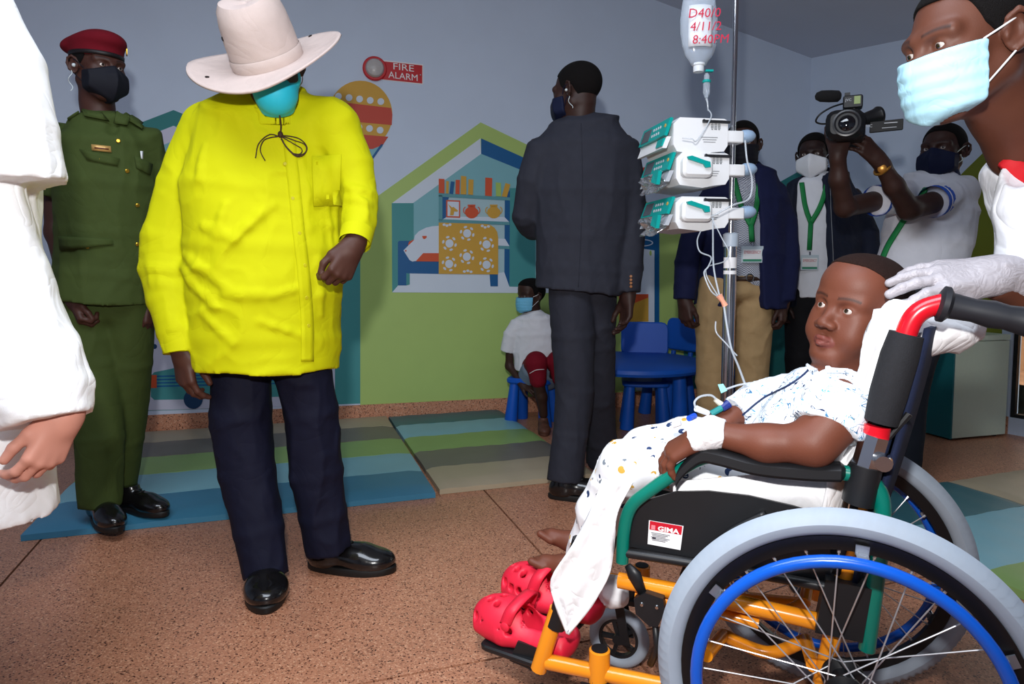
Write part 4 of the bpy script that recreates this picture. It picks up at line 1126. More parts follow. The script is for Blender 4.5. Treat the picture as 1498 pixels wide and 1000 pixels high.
    def hair(s, parent, th=.005, line=None, colr=(20, 17, 17), rough=.9, h=.004):
        """close-cropped hair as a shell over the scalp"""
        F = s.field(h, ears=False); line = line or [(-.13, -.075), (-.08, -.062), (-.045, -.045), (-.026, .012), (-.004, .024), (.010, .0), (.028, .020), (.042, .060), (.06, .074), (.13, .084)]
        yy = np.array([p[0] for p in line]); zz = np.array([p[1] for p in line])
        def cut(X, Y, Z, D):
            x, y, z = X-s.pos[0], Y-s.pos[1], Z-s.pos[2]
            ly = (x*s.R[0, 1]+y*s.R[1, 1]+z*s.R[2, 1])/s.sc; lz = (x*s.R[0, 2]+y*s.R[1, 2]+z*s.R[2, 2])/s.sc
            m = (np.interp(ly, yy, zz)-lz)*s.sc*.8
            return np.maximum(smax(D-th*s.sc, m, .004), -(D+.006))
        F.fn(cut)
        return put('hair', F, mat('hair_%d_%d_%d' % colr, colr, rough, noise=.5, nscale=500, bump=.8, bscale=700, spec=.2), parent, rx=1)
    def mask(s, parent, kind='surgical', m=None, label=None, h=.003, straps=True, strap_m=None):
        F = s.field(h, ears=False); q = s.sc; P = s.pos; R = s.R
        def cut(X, Y, Z, D):
            x, y, z = X-P[0], Y-P[1], Z-P[2]
            lx = (x*R[0, 0]+y*R[1, 0]+z*R[2, 0])/q; ly = (x*R[0, 1]+y*R[1, 1]+z*R[2, 1])/q; lz = (x*R[0, 2]+y*R[1, 2]+z*R[2, 2])/q
            ax = np.abs(lx)
            if kind == 'kn95':
                ridge = .128-((lz+.052)/.066)**2*.030
                d = np.maximum((ly-ridge)*.80+ax*.60, ax-.074)
                top = lz-(.006-ax*.36+np.maximum(0, .05-ly)*.0); bot = -(lz+.128-ax*.62); side = (.022-ly)
                rk = .006
            elif kind == 'cup':
                d = np.sqrt((lx/.060)**2+((ly-.066)/.066)**2+((lz+.052)/.064)**2)-1; d = d*.060
                top = lz-.012+ax*.1; bot = -(lz+.122); side = (.050-ly)-(lz+.05)*.15; rk = .006
            else:
                ridge = .122-((lz+.050)/.080)**2*.026
                d = np.sqrt((lx/.084)**2+np.maximum(ly-.012, 0)**2/(ridge-.012)**2)-1; d = d*.075
                pl = .0018*np.abs(((lz+.11)/.022) % 1-.5)*2
                d = d+pl; top = lz-(-.010+ax*.06); bot = -(lz+.122-ax*.30); side = (.040-.10*(lz+.05)+.0*lx)-ly; rk = .005
            d = smin(d*q, D-.0045*q, .008*q)
            d = smax(smax(smax(d, top*q, rk*q), bot*q, rk*2*q), side*q, rk*q)
            out = np.maximum(d, -(D+.0015))
            return out
        F.fn(cut)
        lo = s.pos-.16*q; hi = s.pos+.16*q
        o = put('face_mask', F, m, parent, rx=2, label=label, lo=lo, hi=hi)
        if straps:
            for x in (-1, 1):
                e0 = s.w((x*.083, -.020, .020)); e1 = s.w((x*.083, -.018, -.024))
                a0 = s.w((x*.064, .036, -.006)) if kind == 'surgical' else s.w((x*.060, .030, -.020)); a1 = s.w((x*.060, .042, -.082)) if kind == 'surgical' else s.w((x*.056, .028, -.070))
                if kind == 'cup': a0 = s.w((x*.055, .055, -.03)); a1 = s.w((x*.052, .05, -.06))
                mid0 = s.w((x*.080, .008, .008)); mid1 = s.w((x*.078, .006, -.045))
                b = B(); b.tube(bez([a0, mid0, e0], 5), .0017*q, 6); b.tube(bez([a1, mid1, e1], 5), .0017*q, 6)
                b.build('strap', strap_m or m, o, True)
        return o

# ------------------------------------------------------------------ hands
def hand(F, wrist, X, Z, side=1, sc=1., curl=(25, 30, 20), thumb=(35, 15), spread=4., per=None, wr_r=.026, k=.008, fat=1., lead=None):
    """X: wrist -> knuckles, Z: back of the hand, side=+1 puts the thumb on Z x X"""
    X = unit(X); Z = unit(np.asarray(Z, float)-X*np.dot(Z, X)); Y = np.cross(Z, X)*side; o = np.asarray(wrist, float)
    w = lambda p: o+(X*p[0]+Y*p[1]+Z*p[2])*sc
    rad = lambda d: math.radians(d)
    rc = lambda a, b, ra, rb, kk=k: F.rc(w(a), w(b), ra*sc*fat, rb*sc*fat, kk*sc)
    base = [(.092, .030, .002), (.096, .010, .004), (.092, -.010, .002), (.083, -.028, -.002)]
    ln = [.072, .080, .074, .058]; tips = []
    for i, b in enumerate(base):
        rc((.004, .016-.011*i, 0), b, .0175 if i < 3 else .016, .0125 if i < 3 else .0115, .012)
    F.rc(w((-.02, 0, 0)), w((.02, 0, 0)), wr_r*sc, wr_r*.9*sc, .02*sc)
    for i, b in enumerate(base):
        c = curl if per is None else per[i]
        sp = rad(spread*(1.5-i)); p = np.array(b); ang = 0
        r0 = (.0098, .010, .0095, .0085)[i]
        for j, fr in enumerate((.46, .30, .26)):
            ang += rad(c[j]); d = np.array([math.cos(ang)*math.cos(sp), math.cos(ang)*math.sin(sp), -math.sin(ang)])
            q = p+d*ln[i]*fr; rc(p, q, r0*(1-.07*j), r0*(.95-.08*j), .004); p = q
        tips.append(w(p))
    a, c = rad(thumb[0]), rad(thumb[1])
    t0 = np.array([.012, .022, -.004]); t1 = t0+np.array([math.cos(a)*.043, math.sin(a)*.043, -.010])
    a2 = a-c*.6; t2 = t1+np.array([math.cos(a2)*.032, math.sin(a2)*.032, -.010]); a3 = a2-c; t3 = t2+np.array([math.cos(a3)*.026, math.sin(a3)*.026, -.006])
    rc(t0, t1, .017, .0135, .012); rc(t1, t2, .0118, .0108, .005); rc(t2, t3, .0108, .0088, .004); tips.append(w(t3))
    return tips
def skin_col(skin, palm=None, tint=.14):
    sk = np.array(srgb(*skin)[:3])
    def f(V):
        n = vnoise(V[:, 0]*45, V[:, 1]*45, V[:, 2]*45); return sk*(1-tint*.5+tint*n)[:, None]
    return f
class Body:
    """the person's body: one mesh gathered from head, arms, hands and trunk"""
    def __init__(s, label, base): s.V = []; s.Q = []; s.C = []; s.n = 0; s.label = label; s.base = np.asarray(base, float); s.heads = []
    def add(s, F, col, rx=1, wr=None, **kw):
        V, Q = F.mesh(wr, **kw); V = relax(V, Q, rx) if rx else V
        s.V.append(V); s.Q.append(Q+s.n); s.n += len(V); s.C.append(np.concatenate([np.clip(col(V), 0, 1), np.ones((len(V), 1))], 1)); return s
    def build(s, rough=.42, name='person'):
        m = mat('skin', (255, 255, 255), .52, vcol=True, bump=.08, bscale=500, spec=.38)
        V = np.concatenate(s.V); o = mesh_np(name, V, None, m, None, True, s.base, quads=np.concatenate(s.Q), cols=np.concatenate(s.C))
        tag(o, s.label, 'person'); return o
# ------------------------------------------------------------------ shoes
_shoe = None
def shoe(parent, heel, toe, m=None, sole_m=None, sc=1., lace=True, z0=None, wide=1.):
    global _shoe
    if _shoe is None:
        F = SDF(.0045)
        F.ell((.072, .002, .038), (.088, .054, .040), k=.02); F.rc((-.055, 0, .052), (.045, 0, .052), .044, .040, .03)
        F.ell((-.085, 0, .045), (.052, .038, .05), k=.03); F.loft([(-.06, 0, .05), (-.072, 0, .108)], [.05, .050], [.038, .040], (1, 0, 0), .02, flat1=True)
        F.half((0, 0, .018), (0, 0, -1)); V, Q = F.mesh(); _shoe = (relax(V, Q, 1), Q)
    heel = np.asarray(heel, float); toe = np.asarray(toe, float); d = toe-heel; L = np.linalg.norm(d[:2]); X = unit((d[0], d[1], 0)); Y = np.cross(up, X); s_ = L/.295*1.0
    o = (heel+toe)/2; o = np.array([o[0], o[1], heel[2] if z0 is None else z0])-X*.012*s_
    T = lambda P: o+P[:, :1]*X*s_+P[:, 1:2]*Y*s_*wide+P[:, 2:3]*up*s_
    m = m or mat('black_leather', (16, 15, 16), .22, bump=.1, bscale=80, coat=.5); sole_m = sole_m or mat('black_sole', (14, 14, 14), .55)
    so = mesh_np('shoe', T(_shoe[0]), None, m, parent, True, quads=_shoe[1])
    pts = [(math.cos(a), math.sin(a)) for a in np.linspace(0, 2*math.pi, 29)[:-1]]; R = []
    for zz, g in ((0., .97), (.006, 1.), (.021, 1.), (.025, .97)):
        R.append([T(np.array([[.012+.152*x*g, (.040+.014*min(1, max(0, (x+.5)/.9)))*y*g, zz]]))[0] for x, y in pts])
    B().rings(R).build('sole', sole_m, so, 'auto')
    if lace:
        b = B()
        for k in range(4):
            x = .0+.018*k; zz = .102-.005*k-.0006*k*k
            b.tube([T(np.array([[x-.012, -.018, zz-.006]]))[0], T(np.array([[x, 0, zz]]))[0], T(np.array([[x-.012, .018, zz-.006]]))[0]], .0022, 6)
        b.build('laces', sole_m, so, True)
    return so
# silhouettes in pixels at a given distance
def sil(F, rows, y, lat=(1, 0, 0), k=.03, flat0=False, flat1=False, n=2.0):
    """rows: (u_left, u_right, v, half thickness in m, dy)"""
    P, rx, ry = [], [], []
    for r in rows:
        ul, ur, v, t = r[:4]; yy = y+(r[4] if len(r) > 4 else 0)
        a, b = AT(ul, v, yy), AT(ur, v, yy); P.append((a+b)/2); rx.append(np.linalg.norm(b-a)/2*.965); ry.append(t*.96)
    return F.loft(P, rx, ry, lat, k, flat0, flat1, n=n)
def limb(F, pts, y, k=.03, flat1=False, flat0=False, asp=1.):
    """pts: (u, v, dy, radius)"""
    P = [AT(u, v, y+dy) for u, v, dy, r in pts]; rr = [p[3]*.93 for p in pts]
    d = P[-1]-P[0]; F.loft(P, rr, [r*asp for r in rr], frame_for(d, (.3, 1, .2))[0], k, flat0, flat1); return P
# ================================================================== PEOPLE
from mathutils.bvhtree import BVHTree
_bv = {}
def hit(o, u, v, off=.0, back=False):
    """where the sight line through a pixel meets an object's surface; returns point, normal"""
    if o.name not in _bv:
        og = ORG[o.name]; me = o.data
        _bv[o.name] = BVHTree.FromPolygons([Vector(np.array(x.co)+og) for x in me.vertices], [tuple(p.vertices) for p in me.polygons])
    d = unit(ray(u, v)); loc, n, i, dist = _bv[o.name].ray_cast(Vector(EYE), Vector(d))
    if loc is None:
        loc, n, i, dist = _bv[o.name].find_nearest(Vector(AT(u, v, np.linalg.norm(np.array(o.bound_box).mean(0)+ORG[o.name]-EYE)*.985)))
    n = np.array(n)
    if np.dot(n, d) > 0: n = -n
    return np.array(loc)+n*off, n
def on(o, name, m, pts, parent, r=.002, off=.0, n=6, flat=1., spl=True, label=None):
    """a cord, seam or strip lying on a surface, traced through pixels"""
    P = [hit(o, u, v, off)[0] for u, v in (pts if not spl else [(q[0], q[1]) for q in bez([np.array([a, b, 0]) for a, b in pts], 6)])]
    q = B().tube(P, r, n, flat=flat).build(name, m, parent, True)
    if label: q['label'] = label
    return q
def patch(o, name, m, quad, parent, off=.003, nu=6, nv=6, th=.002, label=None):
    """a small flat-lying piece (pocket flap, badge) draped on a surface; quad: 4 pixels tl, tr, br, bl"""
    tl, tr, br, bl = [np.array(p, float) for p in quad]; gr = []
    for i in range(nv+1):
        row = []
        for j in range(nu+1):
            a = tl+(tr-tl)*j/nu; b = bl+(br-bl)*j/nu; p = a+(b-a)*i/nv; row.append(hit(o, p[0], p[1], off)[0])
        gr.append(row)
    q = B().sheet(gr, th).build(name, m, parent, True)
    if label: q['label'] = label
    return q
def button(o, u, v, parent, m, r=.006, name='button', h=.003):
    p, n = hit(o, u, v, -.001); return B().lathe(p, n, [(r, 0), (r, h*.7), (r*.7, h)], 12).build(name, m, parent, 'auto')
def cloth(name, rgb, rough=.8, noise=.10, bscale=900, bump=.15, nscale=25, crease=.14, cscale=5.): return mat(name, rgb, rough, noise=noise, nscale=nscale, bump=bump, bscale=bscale, spec=.25, crease=crease, cscale=cscale)
def fold_caps(F, items, k=.016, sink=.55):
    """raise soft folds along pixel traces on the surface a field already describes"""
    h0 = F.h; F.h = h0*2; V, Q = F.mesh(); F.h = h0
    bv = BVHTree.FromPolygons([Vector(p) for p in V], [tuple(q) for q in Q.tolist()])
    def at(u, v, r):
        d = unit(ray(u, v)); loc, n, i, ds = bv.ray_cast(Vector(EYE), Vector(d))
        if loc is None: return None
        return np.array(loc)+d*r*sink
    for a, b, r in items:
        N = 3; P = [at(a[0]+(b[0]-a[0])*t/N, a[1]+(b[1]-a[1])*t/N, r*(.5+.5*math.sin(math.pi*(t+.5)/(N+1)))) for t in range(N+1)]
        for t in range(N):
            if P[t] is not None and P[t+1] is not None and np.linalg.norm(P[t]-P[t+1]) < .12: F.rc(P[t], P[t+1], r*(.6+.4*math.sin(math.pi*(t+.5)/(N+1))), r*(.6+.4*math.sin(math.pi*(t+1.2)/(N+1))), k)
def trunk(b, chains, col, h=.016):
    F = SDF(h)
    for pts, rr in chains: F.chain(pts, [r*.80 for r in rr], .03)
    b.add(F, col, 1)

# ------------------------------------------------------------------ 1. yellow shirt and sun hat
SK1 = (74, 44, 34)
Y1 = 2.12
def person_yellow():
    lat = unit((math.cos(.33), math.sin(.33), 0)); sk = skin_col(SK1)
    bd = Body('person in a bright yellow shirt and wide beige sun hat, head bowed', AT(450, 850, Y1)*[1, 1, 0])
    R = rotm((.40, -.92), 30, -8); hp = AT(397, 97, 2.0); H = Head(hp, R, 1.02, jaw=1.05)
    nk = AT(400, 185, 2.10)
    bd.add(H.field(.0032, nk, .062), H.colour(SK1))
    # right arm (left in the picture) and hand
    F = SDF(.0032); wr = AT(265, 505, 2.03)
    F.chain([AT(258, 470, 2.05), wr], [.034, .030], .02)
    hand(F, AT(266, 512, 2.03), (.13, -.08, -1), (-.45, -.85, -.1), 1, 1.04, per=((22, 26, 18), (28, 34, 22), (34, 40, 26), (40, 46, 30)), thumb=(30, 10), spread=3)
    bd.add(F, sk)
    F = SDF(.0032); F.chain([AT(525, 335, 2.03), AT(520, 352, 2.0)], [.033, .030], .02)
    hand(F, AT(517, 360, 1.99), (-.32, -.35, -.82), (.62, -.75, -.1), -1, 1.02, per=((38, 52, 30), (48, 58, 35), (55, 62, 36), (58, 66, 40)), thumb=(26, 25), spread=2)
    bd.add(F, sk)
    trunk(bd, [([AT(405, 190, Y1), AT(395, 300, Y1), AT(392, 430, Y1), AT(395, 490, Y1)], [.07, .11, .12, .10]),
               ([AT(350, 530, Y1), AT(362, 690, Y1-.0), AT(388, 840, Y1-.04)], [.08, .06, .045]), ([AT(450, 530, Y1+.03), AT(458, 690, Y1+.05), AT(482, 800, Y1+.06)], [.08, .06, .045]),
               ([AT(305, 222, Y1), AT(250, 385, Y1-.01), AT(258, 480, Y1-.08)], [.06, .045, .035]), ([AT(485, 224, Y1), AT(524, 295, Y1-.04), AT(521, 340, Y1-.1)], [.05, .04, .035])], sk)
    P = bd.build()
    H.eyes(P, (0, .9, -.3)); H.hair(P)
    H.mask(P, 'cup', mat('mask_cyan', (40, 196, 226), .6, noise=.04, bump=.2, bscale=40), 'bright cyan cup-shaped face mask', strap_m=mat('strap_white', (230, 232, 234), .6))
    b = B()
    for x in (-1, 1): b.rbox(H.w((x*.033, .100, .000)), (.058, .036, .003), .010, (R[:, 0], R[:, 2], R[:, 1]))
    b.tube([H.w((-.07, .08, .006)), H.w((-.082, -.01, .006))], .002, 6); b.tube([H.w((.07, .08, .006)), H.w((.082, -.01, .006))], .002, 6)
    b.build('glasses', mat('dark_lens', (12, 50, 54), .1), P, 'auto')
    # shirt
    yel = cloth('yellow_cotton', (202, 203, 0), .8, .05, 700, .1, 8)
    F = SDF(.0062)
    sil(F, [(378, 446, 132, .055, -.01), (345, 478, 150, .085, -.01), (296, 508, 186, .12), (272, 514, 280, .152), (276, 508, 360, .162), (282, 502, 430, .165), (284, 500, 490, .163), (286, 496, 536, .165)], Y1, lat, .008, flat1=True)
    F.rc(AT(306, 190, Y1), AT(486, 180, Y1), .076, .074, .03)
    limb(F, [(300, 202, 0, .080), (272, 275, 0, .082), (250, 350, -.01, .084), (247, 395, -.02, .080), (252, 440, -.05, .064), (261, 485, -.08, .053), (265, 513, -.09, .050)], Y1, .009, flat1=True)
    limb(F, [(490, 192, 0, .076), (516, 245, -.01, .068), (527, 290, -.03, .058), (526, 322, -.07, .052), (520, 352, -.12, .045)], Y1, .028, flat1=True)
    fold_caps(F, (((272, 372), (300, 395), .011), ((300, 395), (345, 430), .008), ((268, 385), (292, 425), .010), ((292, 425), (318, 448), .006), ((300, 330), (345, 350), .009), ((345, 345), (400, 300), .008), ((330, 300), (318, 345), .008), ((330, 430), (400, 432), .008), ((400, 432), (440, 420), .005),
                  ((475, 270), (486, 360), .006), ((488, 250), (496, 400), .007), ((465, 380), (470, 460), .006), ((300, 215), (292, 262), .007), ((222, 392), (262, 398), .008), ((226, 410), (266, 424), .007), ((506, 272), (540, 282), .006), ((508, 290), (542, 300), .006), ((380, 470), (440, 490), .006), ((300, 460), (340, 500), .006)))
    sh = put('shirt', F, yel, P, folds(.0075, (8, 8, 6), 3), 1, 'bright yellow long-sleeved shirt')
    # placket, buttons, pocket, collar, cuffs
    pl = bez([np.array([a, b_, 0.]) for a, b_ in ((423, 205), (429, 260), (436, 330), (444, 400), (449, 470), (449, 528))], 8)
    gr = [[hit(sh, p[0]-9+18*j/3, p[1], .0025)[0] for j in range(4)] for p in pl]
    pk = B().sheet(gr, .003).build('placket', yel, sh, True)
    bm_ = mat('button_yellow', (190, 182, 20), .35)
    for u, v in ((417, 240), (428, 290), (438, 341), (446, 388), (448, 435), (451, 476)): button(sh, u, v, sh, bm_, .0065, h=.006)
    patch(sh, 'pocket', yel, ((455, 228), (500, 226), (500, 300), (457, 302)), sh, .006, 3, 3, .0025)
    F = SDF(.005); c0 = AT(402, 172, 2.065)
    F.loft([c0+np.array([0, .0, -.02]), c0+np.array([0, -.012, .03])], [.078, .070], [.075, .066], (1, 0, 0), .0, True, True)
    F.loft([c0+np.array([0, 0, -.06]), c0+np.array([0, -.012, .06])], [.072, .064], [.069, .060], (1, 0, 0), .003, op='s')
    put('collar', F, yel, sh, None, 1)
    for u0, v0, y0, u1, v1, y1, r in ((263, 489, Y1-.083, 266, 515, Y1-.092, .0525), (523, 338, Y1-.098, 519, 356, Y1-.125, .0475)):
        B().tube([AT(u0, v0, y0), AT(u1, v1, y1)], [r+.001, r-.001], 24, cap=False).build('cuff', yel, sh, True)
    # trousers
    nav = cloth('navy_wool', (14, 17, 38), .75, .12)
    F = SDF(.0065)
    limb(F, [(352, 530, 0, .098), (352, 600, 0, .100), (362, 690, .0, .090), (378, 775, -.03, .077), (388, 842, -.055, .073)], Y1, .012, flat1=True)
    limb(F, [(441, 530, .02, .096), (455, 600, .04, .092), (462, 690, .05, .086), (472, 750, .055, .080), (482, 802, .06, .076)], Y1, .012, flat1=True)
    sil(F, [(322, 472, 480, .09), (318, 478, 525, .09)], Y1, lat, .02)
    tr = put('trousers', F, nav, P, folds(.008, (9, 9, 5), 8), 1, 'dark navy trousers')
    shoe(P, (-.808, 2.17, 0), (-.708, 1.905, 0), wide=1.25); shoe(P, G(452, 830), G(578, 836), wide=1.15)
    # hat
    hatm = cloth('hat_canvas', (196, 179, 172), .85, .08, 500, .2)
    c = H.w((.006, .006, .014)); X, Yv, Zv = R[:, 0], R[:, 1], R[:, 2]
    hz = rotm((.12, -.99), 33, -13); X, Yv, Zv = hz[:, 0], hz[:, 1], hz[:, 2]
    gr = []
    for i in range(73):
        a = 2*math.pi*i/72-math.pi/2; row = []
        for j in range(11):
            t = j/10; rx = .094+(.218-.094)*t; ry = .109+(.204-.109)*t
            z_ = .034*t**2.0*abs(math.cos(a))**1.5-.012*t*abs(math.sin(a))+.004*math.sin(3*a+1)*t
            row.append(c+X*rx*math.cos(a)+Yv*ry*math.sin(a)+Zv*z_)
        gr.append(row)
    hat = B().sheet(gr, .006).build('hat', hatm, P, True, 'wide-brimmed beige sun hat')
    prof = [(1.0, -.004), (1.0, .03), (.985, .07), (.94, .115), (.86, .15), (.74, .168), (.5, .172), (.2, .160), (.02, .158)]; Rg = []
    for f_, z_ in prof:
        Rg.append([c+X*.097*f_*math.cos(a)+Yv*(.112*f_*math.sin(a)-.012*z_)+Zv*(z_+.006*math.cos(2*a)*(z_ > .1)) for a in np.linspace(0, 2*math.pi, 41)[:-1]])
    B().rings(Rg, True).build('crown', hatm, hat, 'auto')
    B().rings([[c+X*.0995*k_*math.cos(a)+Yv*.1145*k_*math.sin(a)+Zv*z_ for a in np.linspace(0, 2*math.pi, 41)[:-1]] for z_, k_ in ((-.002, 1.), (.012, 1.012), (.030, 1.005), (.033, .985))], False).build('hat_band', hatm, hat, True)
    ey = mat('eyelet_metal', (52, 44, 42), .4, .6)
    for u, v in ((326, 57), (303, 113), (454, 53)):
        try:
            for ob in [q for q in hat.children if q.name.startswith('crown')]+[hat]:
                pass
            tgt = hat if v > 100 or u > 440 else [q for q in hat.children if q.name.startswith('crown')][0]
            p, n = hit(tgt, u, v, .0); B().lathe(p, n, [(.006, 0), (.006, .002), (.003, .003)], 12).build('eyelet', ey, hat, 'auto')
        except Exception: pass
    cordm = mat('cord_brown', (60, 36, 24), .7)
    # chin cord
    k0, n0 = hit(sh, 410, 198, .008)
    cd = B(); cd.tube(bez([AT(409, 168, k0[1]-.03), AT(411, 182, k0[1]-.012), k0], 4), .0022, 6)
    cd.ball(k0, .008, 10, 8, (1, 1, 1.2))
    for pts in (((408, 200), (392, 198), (378, 212), (374, 232)), ((408, 200), (388, 204), (381, 220), (388, 236)), ((412, 200), (430, 206), (445, 212), (446, 222), (434, 228), (420, 216), (411, 201)), ((412, 201), (428, 210), (440, 218), (438, 226), (424, 222), (411, 203)), ((412, 199), (436, 203), (448, 216), (440, 229), (428, 226), (412, 204))):
        cd.tube([hit(sh, q[0], q[1], .006)[0] for q in bez([np.array([a, b_, 0.]) for a, b_ in pts], 6)], .0017, 6)
    cd.build('chin_cord', cordm, hat, True)
    return P
person_yellow()
# ------------------------------------------------------------------ 2. soldier
def person_soldier():
    Y = 2.60; SK = (66, 38, 30); sk = skin_col(SK); lat = unit((math.cos(.42), math.sin(.42), 0))
    bd = Body('soldier in olive green uniform with a maroon beret and black mask', AT(165, 770, Y)*[1, 1, 0])
    R = rotm((.86, -.50), 4, 0); H = Head(AT(144, 101, 2.58), R, 1.0)
    bd.add(H.field(.003, AT(146, 180, 2.60), .056), H.colour(SK))
    F = SDF(.004); F.chain([AT(82, 270, Y), AT(84, 340, Y-.02), AT(103, 430, Y-.07)], [.046, .040, .028], .02)
    hand(F, AT(106, 436, Y-.075), (.4, -.15, -.85), (-.75, -.6, -.2), 1, 1.0, curl=(50, 62, 40), thumb=(22, 20)); bd.add(F, sk)
    F = SDF(.006); F.chain([AT(224, 285, Y+.1), AT(228, 350, Y+.1), AT(222, 430, Y+.05)], [.045, .04, .03], .02)
    hand(F, AT(222, 436, Y+.05), (0, -.1, -1), (.9, -.3, 0), -1, 1.0, curl=(40, 50, 30)); bd.add(F, sk)
    trunk(bd, [([AT(150, 190, Y), AT(155, 300, Y), AT(155, 430, Y)], [.07, .10, .10]), ([AT(135, 450, Y), AT(145, 600, Y-.02), AT(147, 740, Y-.05)], [.07, .06, .04]),
               ([AT(186, 450, Y+.05), AT(182, 600, Y+.09), AT(172, 725, Y+.12)], [.07, .06, .04]), ([AT(105, 195, Y), AT(84, 290, Y)], [.05, .045])], sk)
    P = bd.build(); H.eyes(P, (-.1, 1, 0)); H.hair(P)
    H.mask(P, 'kn95', cloth('mask_black', (18, 20, 30), .7, .05, 900, .1, crease=0), 'black pointed face mask')
    ol = cloth('olive_drill', (62, 76, 34), .8, .10)
    F = SDF(.0065)
    sil(F, [(132, 170, 172, .07, -.01), (104, 202, 184, .10), (90, 222, 212, .13), (88, 226, 270, .135), (90, 222, 340, .128), (88, 220, 400, .13), (84, 222, 441, .135)], Y, lat, .01, flat1=True)
    limb(F, [(104, 196, 0, .075), (90, 240, 0, .076), (82, 288, 0, .074)], Y, .015, flat1=True)
    limb(F, [(208, 200, .04, .072), (220, 245, .08, .070), (225, 292, .10, .068)], Y, .015, flat1=True)
    F.ell(AT(160, 176, Y-.11), (.032, .06, .05), k=.01, op='s')
    jk = put('jacket', F, ol, P, folds(.006, (8, 8, 5), 12), 1, 'olive green short-sleeved uniform jacket')
    gold = mat('brass', (214, 170, 60), .3, .9)
    for u, v in ((173, 206), (186, 250), (201, 300), (201, 357)): button(jk, u, v, jk, gold, .0075, h=.006)
    for q in (((118, 220), (176, 228), (178, 242), (147, 240), (124, 234)), ): pass
    patch(jk, 'pocket_flap', ol, ((117, 218), (175, 232), (172, 243), (128, 234)), jk, .005, 4, 3, .004)
    patch(jk, 'pocket_flap', ol, ((196, 228), (222, 240), (218, 256), (199, 246)), jk, .005, 3, 3, .004)
    patch(jk, 'pocket_flap', ol, ((88, 345), (165, 350), (166, 358), (90, 366)), jk, .006, 4, 3, .004)
    for u, v in ((147, 233), (217, 252), (128, 361)): button(jk, u, v, jk, gold, .0065, h=.006)
    patch(jk, 'name_tag', mat('brass_tag', (196, 156, 92), .4, .3), ((134, 211), (162, 214), (163, 223), (135, 220)), jk, .004, 3, 2, .003, 'brass name tag')
    patch(jk, 'name_strip', mat('tag_ink', (88, 40, 24), .5), ((139, 215.5), (159, 217.5), (159, 219.5), (139, 217.5)), jk, .0065, 3, 1, .001)
    patch(jk, 'white_pin', mat('pin_white', (226, 230, 234), .4), ((204, 221), (208, 221), (208, 233), (205, 232)), jk, .004, 1, 2, .002)
    # epaulettes and collar wings
    for q in (((84, 172), (112, 158), (118, 166), (88, 184)), ((186, 168), (212, 184), (208, 192), (182, 176))):
        patch(jk, 'epaulette', ol, q, jk, .010, 4, 2, .005)
    for q in (((116, 148), (134, 150), (158, 178), (126, 172)), ((172, 160), (188, 172), (184, 186), (164, 180))):
        patch(jk, 'collar', ol, q, jk, .012, 4, 3, .006)
    F = SDF(.007)
    limb(F, [(130, 440, 0, .105), (138, 530, 0, .100), (146, 640, -.03, .088), (147, 738, -.05, .078)], Y, .015, flat1=True)
    limb(F, [(188, 440, .04, .10), (187, 530, .07, .092), (180, 640, .10, .08), (173, 722, .12, .070)], Y, .015, flat1=True)
    sil(F, [(98, 212, 425, .10), (100, 214, 460, .10)], Y+.02, lat, .02)
    put('trousers', F, ol, P, folds(.006, (8, 8, 4), 5), 1, 'olive green uniform trousers')
    a = G(138, 752, .037); shoe(P, a, a+np.array([.20, -.19, 0]), lace=True); a = G(175, 742, .037); shoe(P, a, a+np.array([.24, -.10, 0]))
    # beret
    mar = cloth('maroon_felt', (104, 10, 26), .9, .08, 900, .2, crease=0)
    F = SDF(.0045); F.ell(H.w((.0, -.015, .088)), (.088, .118, .036), R@np.array([[1, 0, 0], [0, math.cos(.10), -math.sin(.10)], [0, math.sin(.10), math.cos(.10)]]), .02)
    F.ell(H.w((.02, -.075, .072)), (.070, .060, .032), R, .02); F.ell(H.w((0, .03, .092)), (.07, .075, .040), R, .02)
    F.loft([H.w((0, -.012, .050)), H.w((0, -.012, .072))], [.082, .084], [.104, .106], R[:, 0], .008)
    F.ell(H.w((0, -.015, .02)), (.078, .10, .05), R, .0, 's')
    be = put('beret', F, mar, P, None, 1, 'maroon beret')
    B().rings([[H.w((.0835*math.cos(a)*k_, -.012+.1055*math.sin(a)*k_, z_)) for a in np.linspace(0, 2*math.pi, 41)[:-1]] for z_, k_ in ((.036, .97), (.036, 1.0), (.050, 1.012), (.050, .97))], False).build('beret_band', mat('beret_leather', (20, 16, 18), .5), be, True)
    bp, bn = hit(be, 184, 74, .001); x_ = unit(np.cross(up, bn))
    B().prism([bp+x_*.010*math.cos(a)+up*.019*math.sin(a) for a in np.linspace(0, 2*math.pi, 17)[:-1]], bn, .004).build('badge', gold, be)
    # ear piece with coiled tube
    ec = H.w((-.084, -.004, -.006)) if np.linalg.norm(H.w((-.084, -.004, -.006))[:2]) < np.linalg.norm(H.w((.084, -.004, -.006))[:2]) else H.w((.084, -.004, -.006))
    cm = mat('clear_earpiece', (214, 226, 230), .15, alpha=.8); b = B(); b.ball(ec, .007)
    cp_ = [ec+np.array([-.012+.006*math.sin(t*9), -.004+.006*math.cos(t*9), -.018-.075*t]) for t in np.linspace(0, 1, 60)]
    b.tube(cp_, .0016, 5); b.build('earpiece', cm, P, True)
    return P
person_soldier()

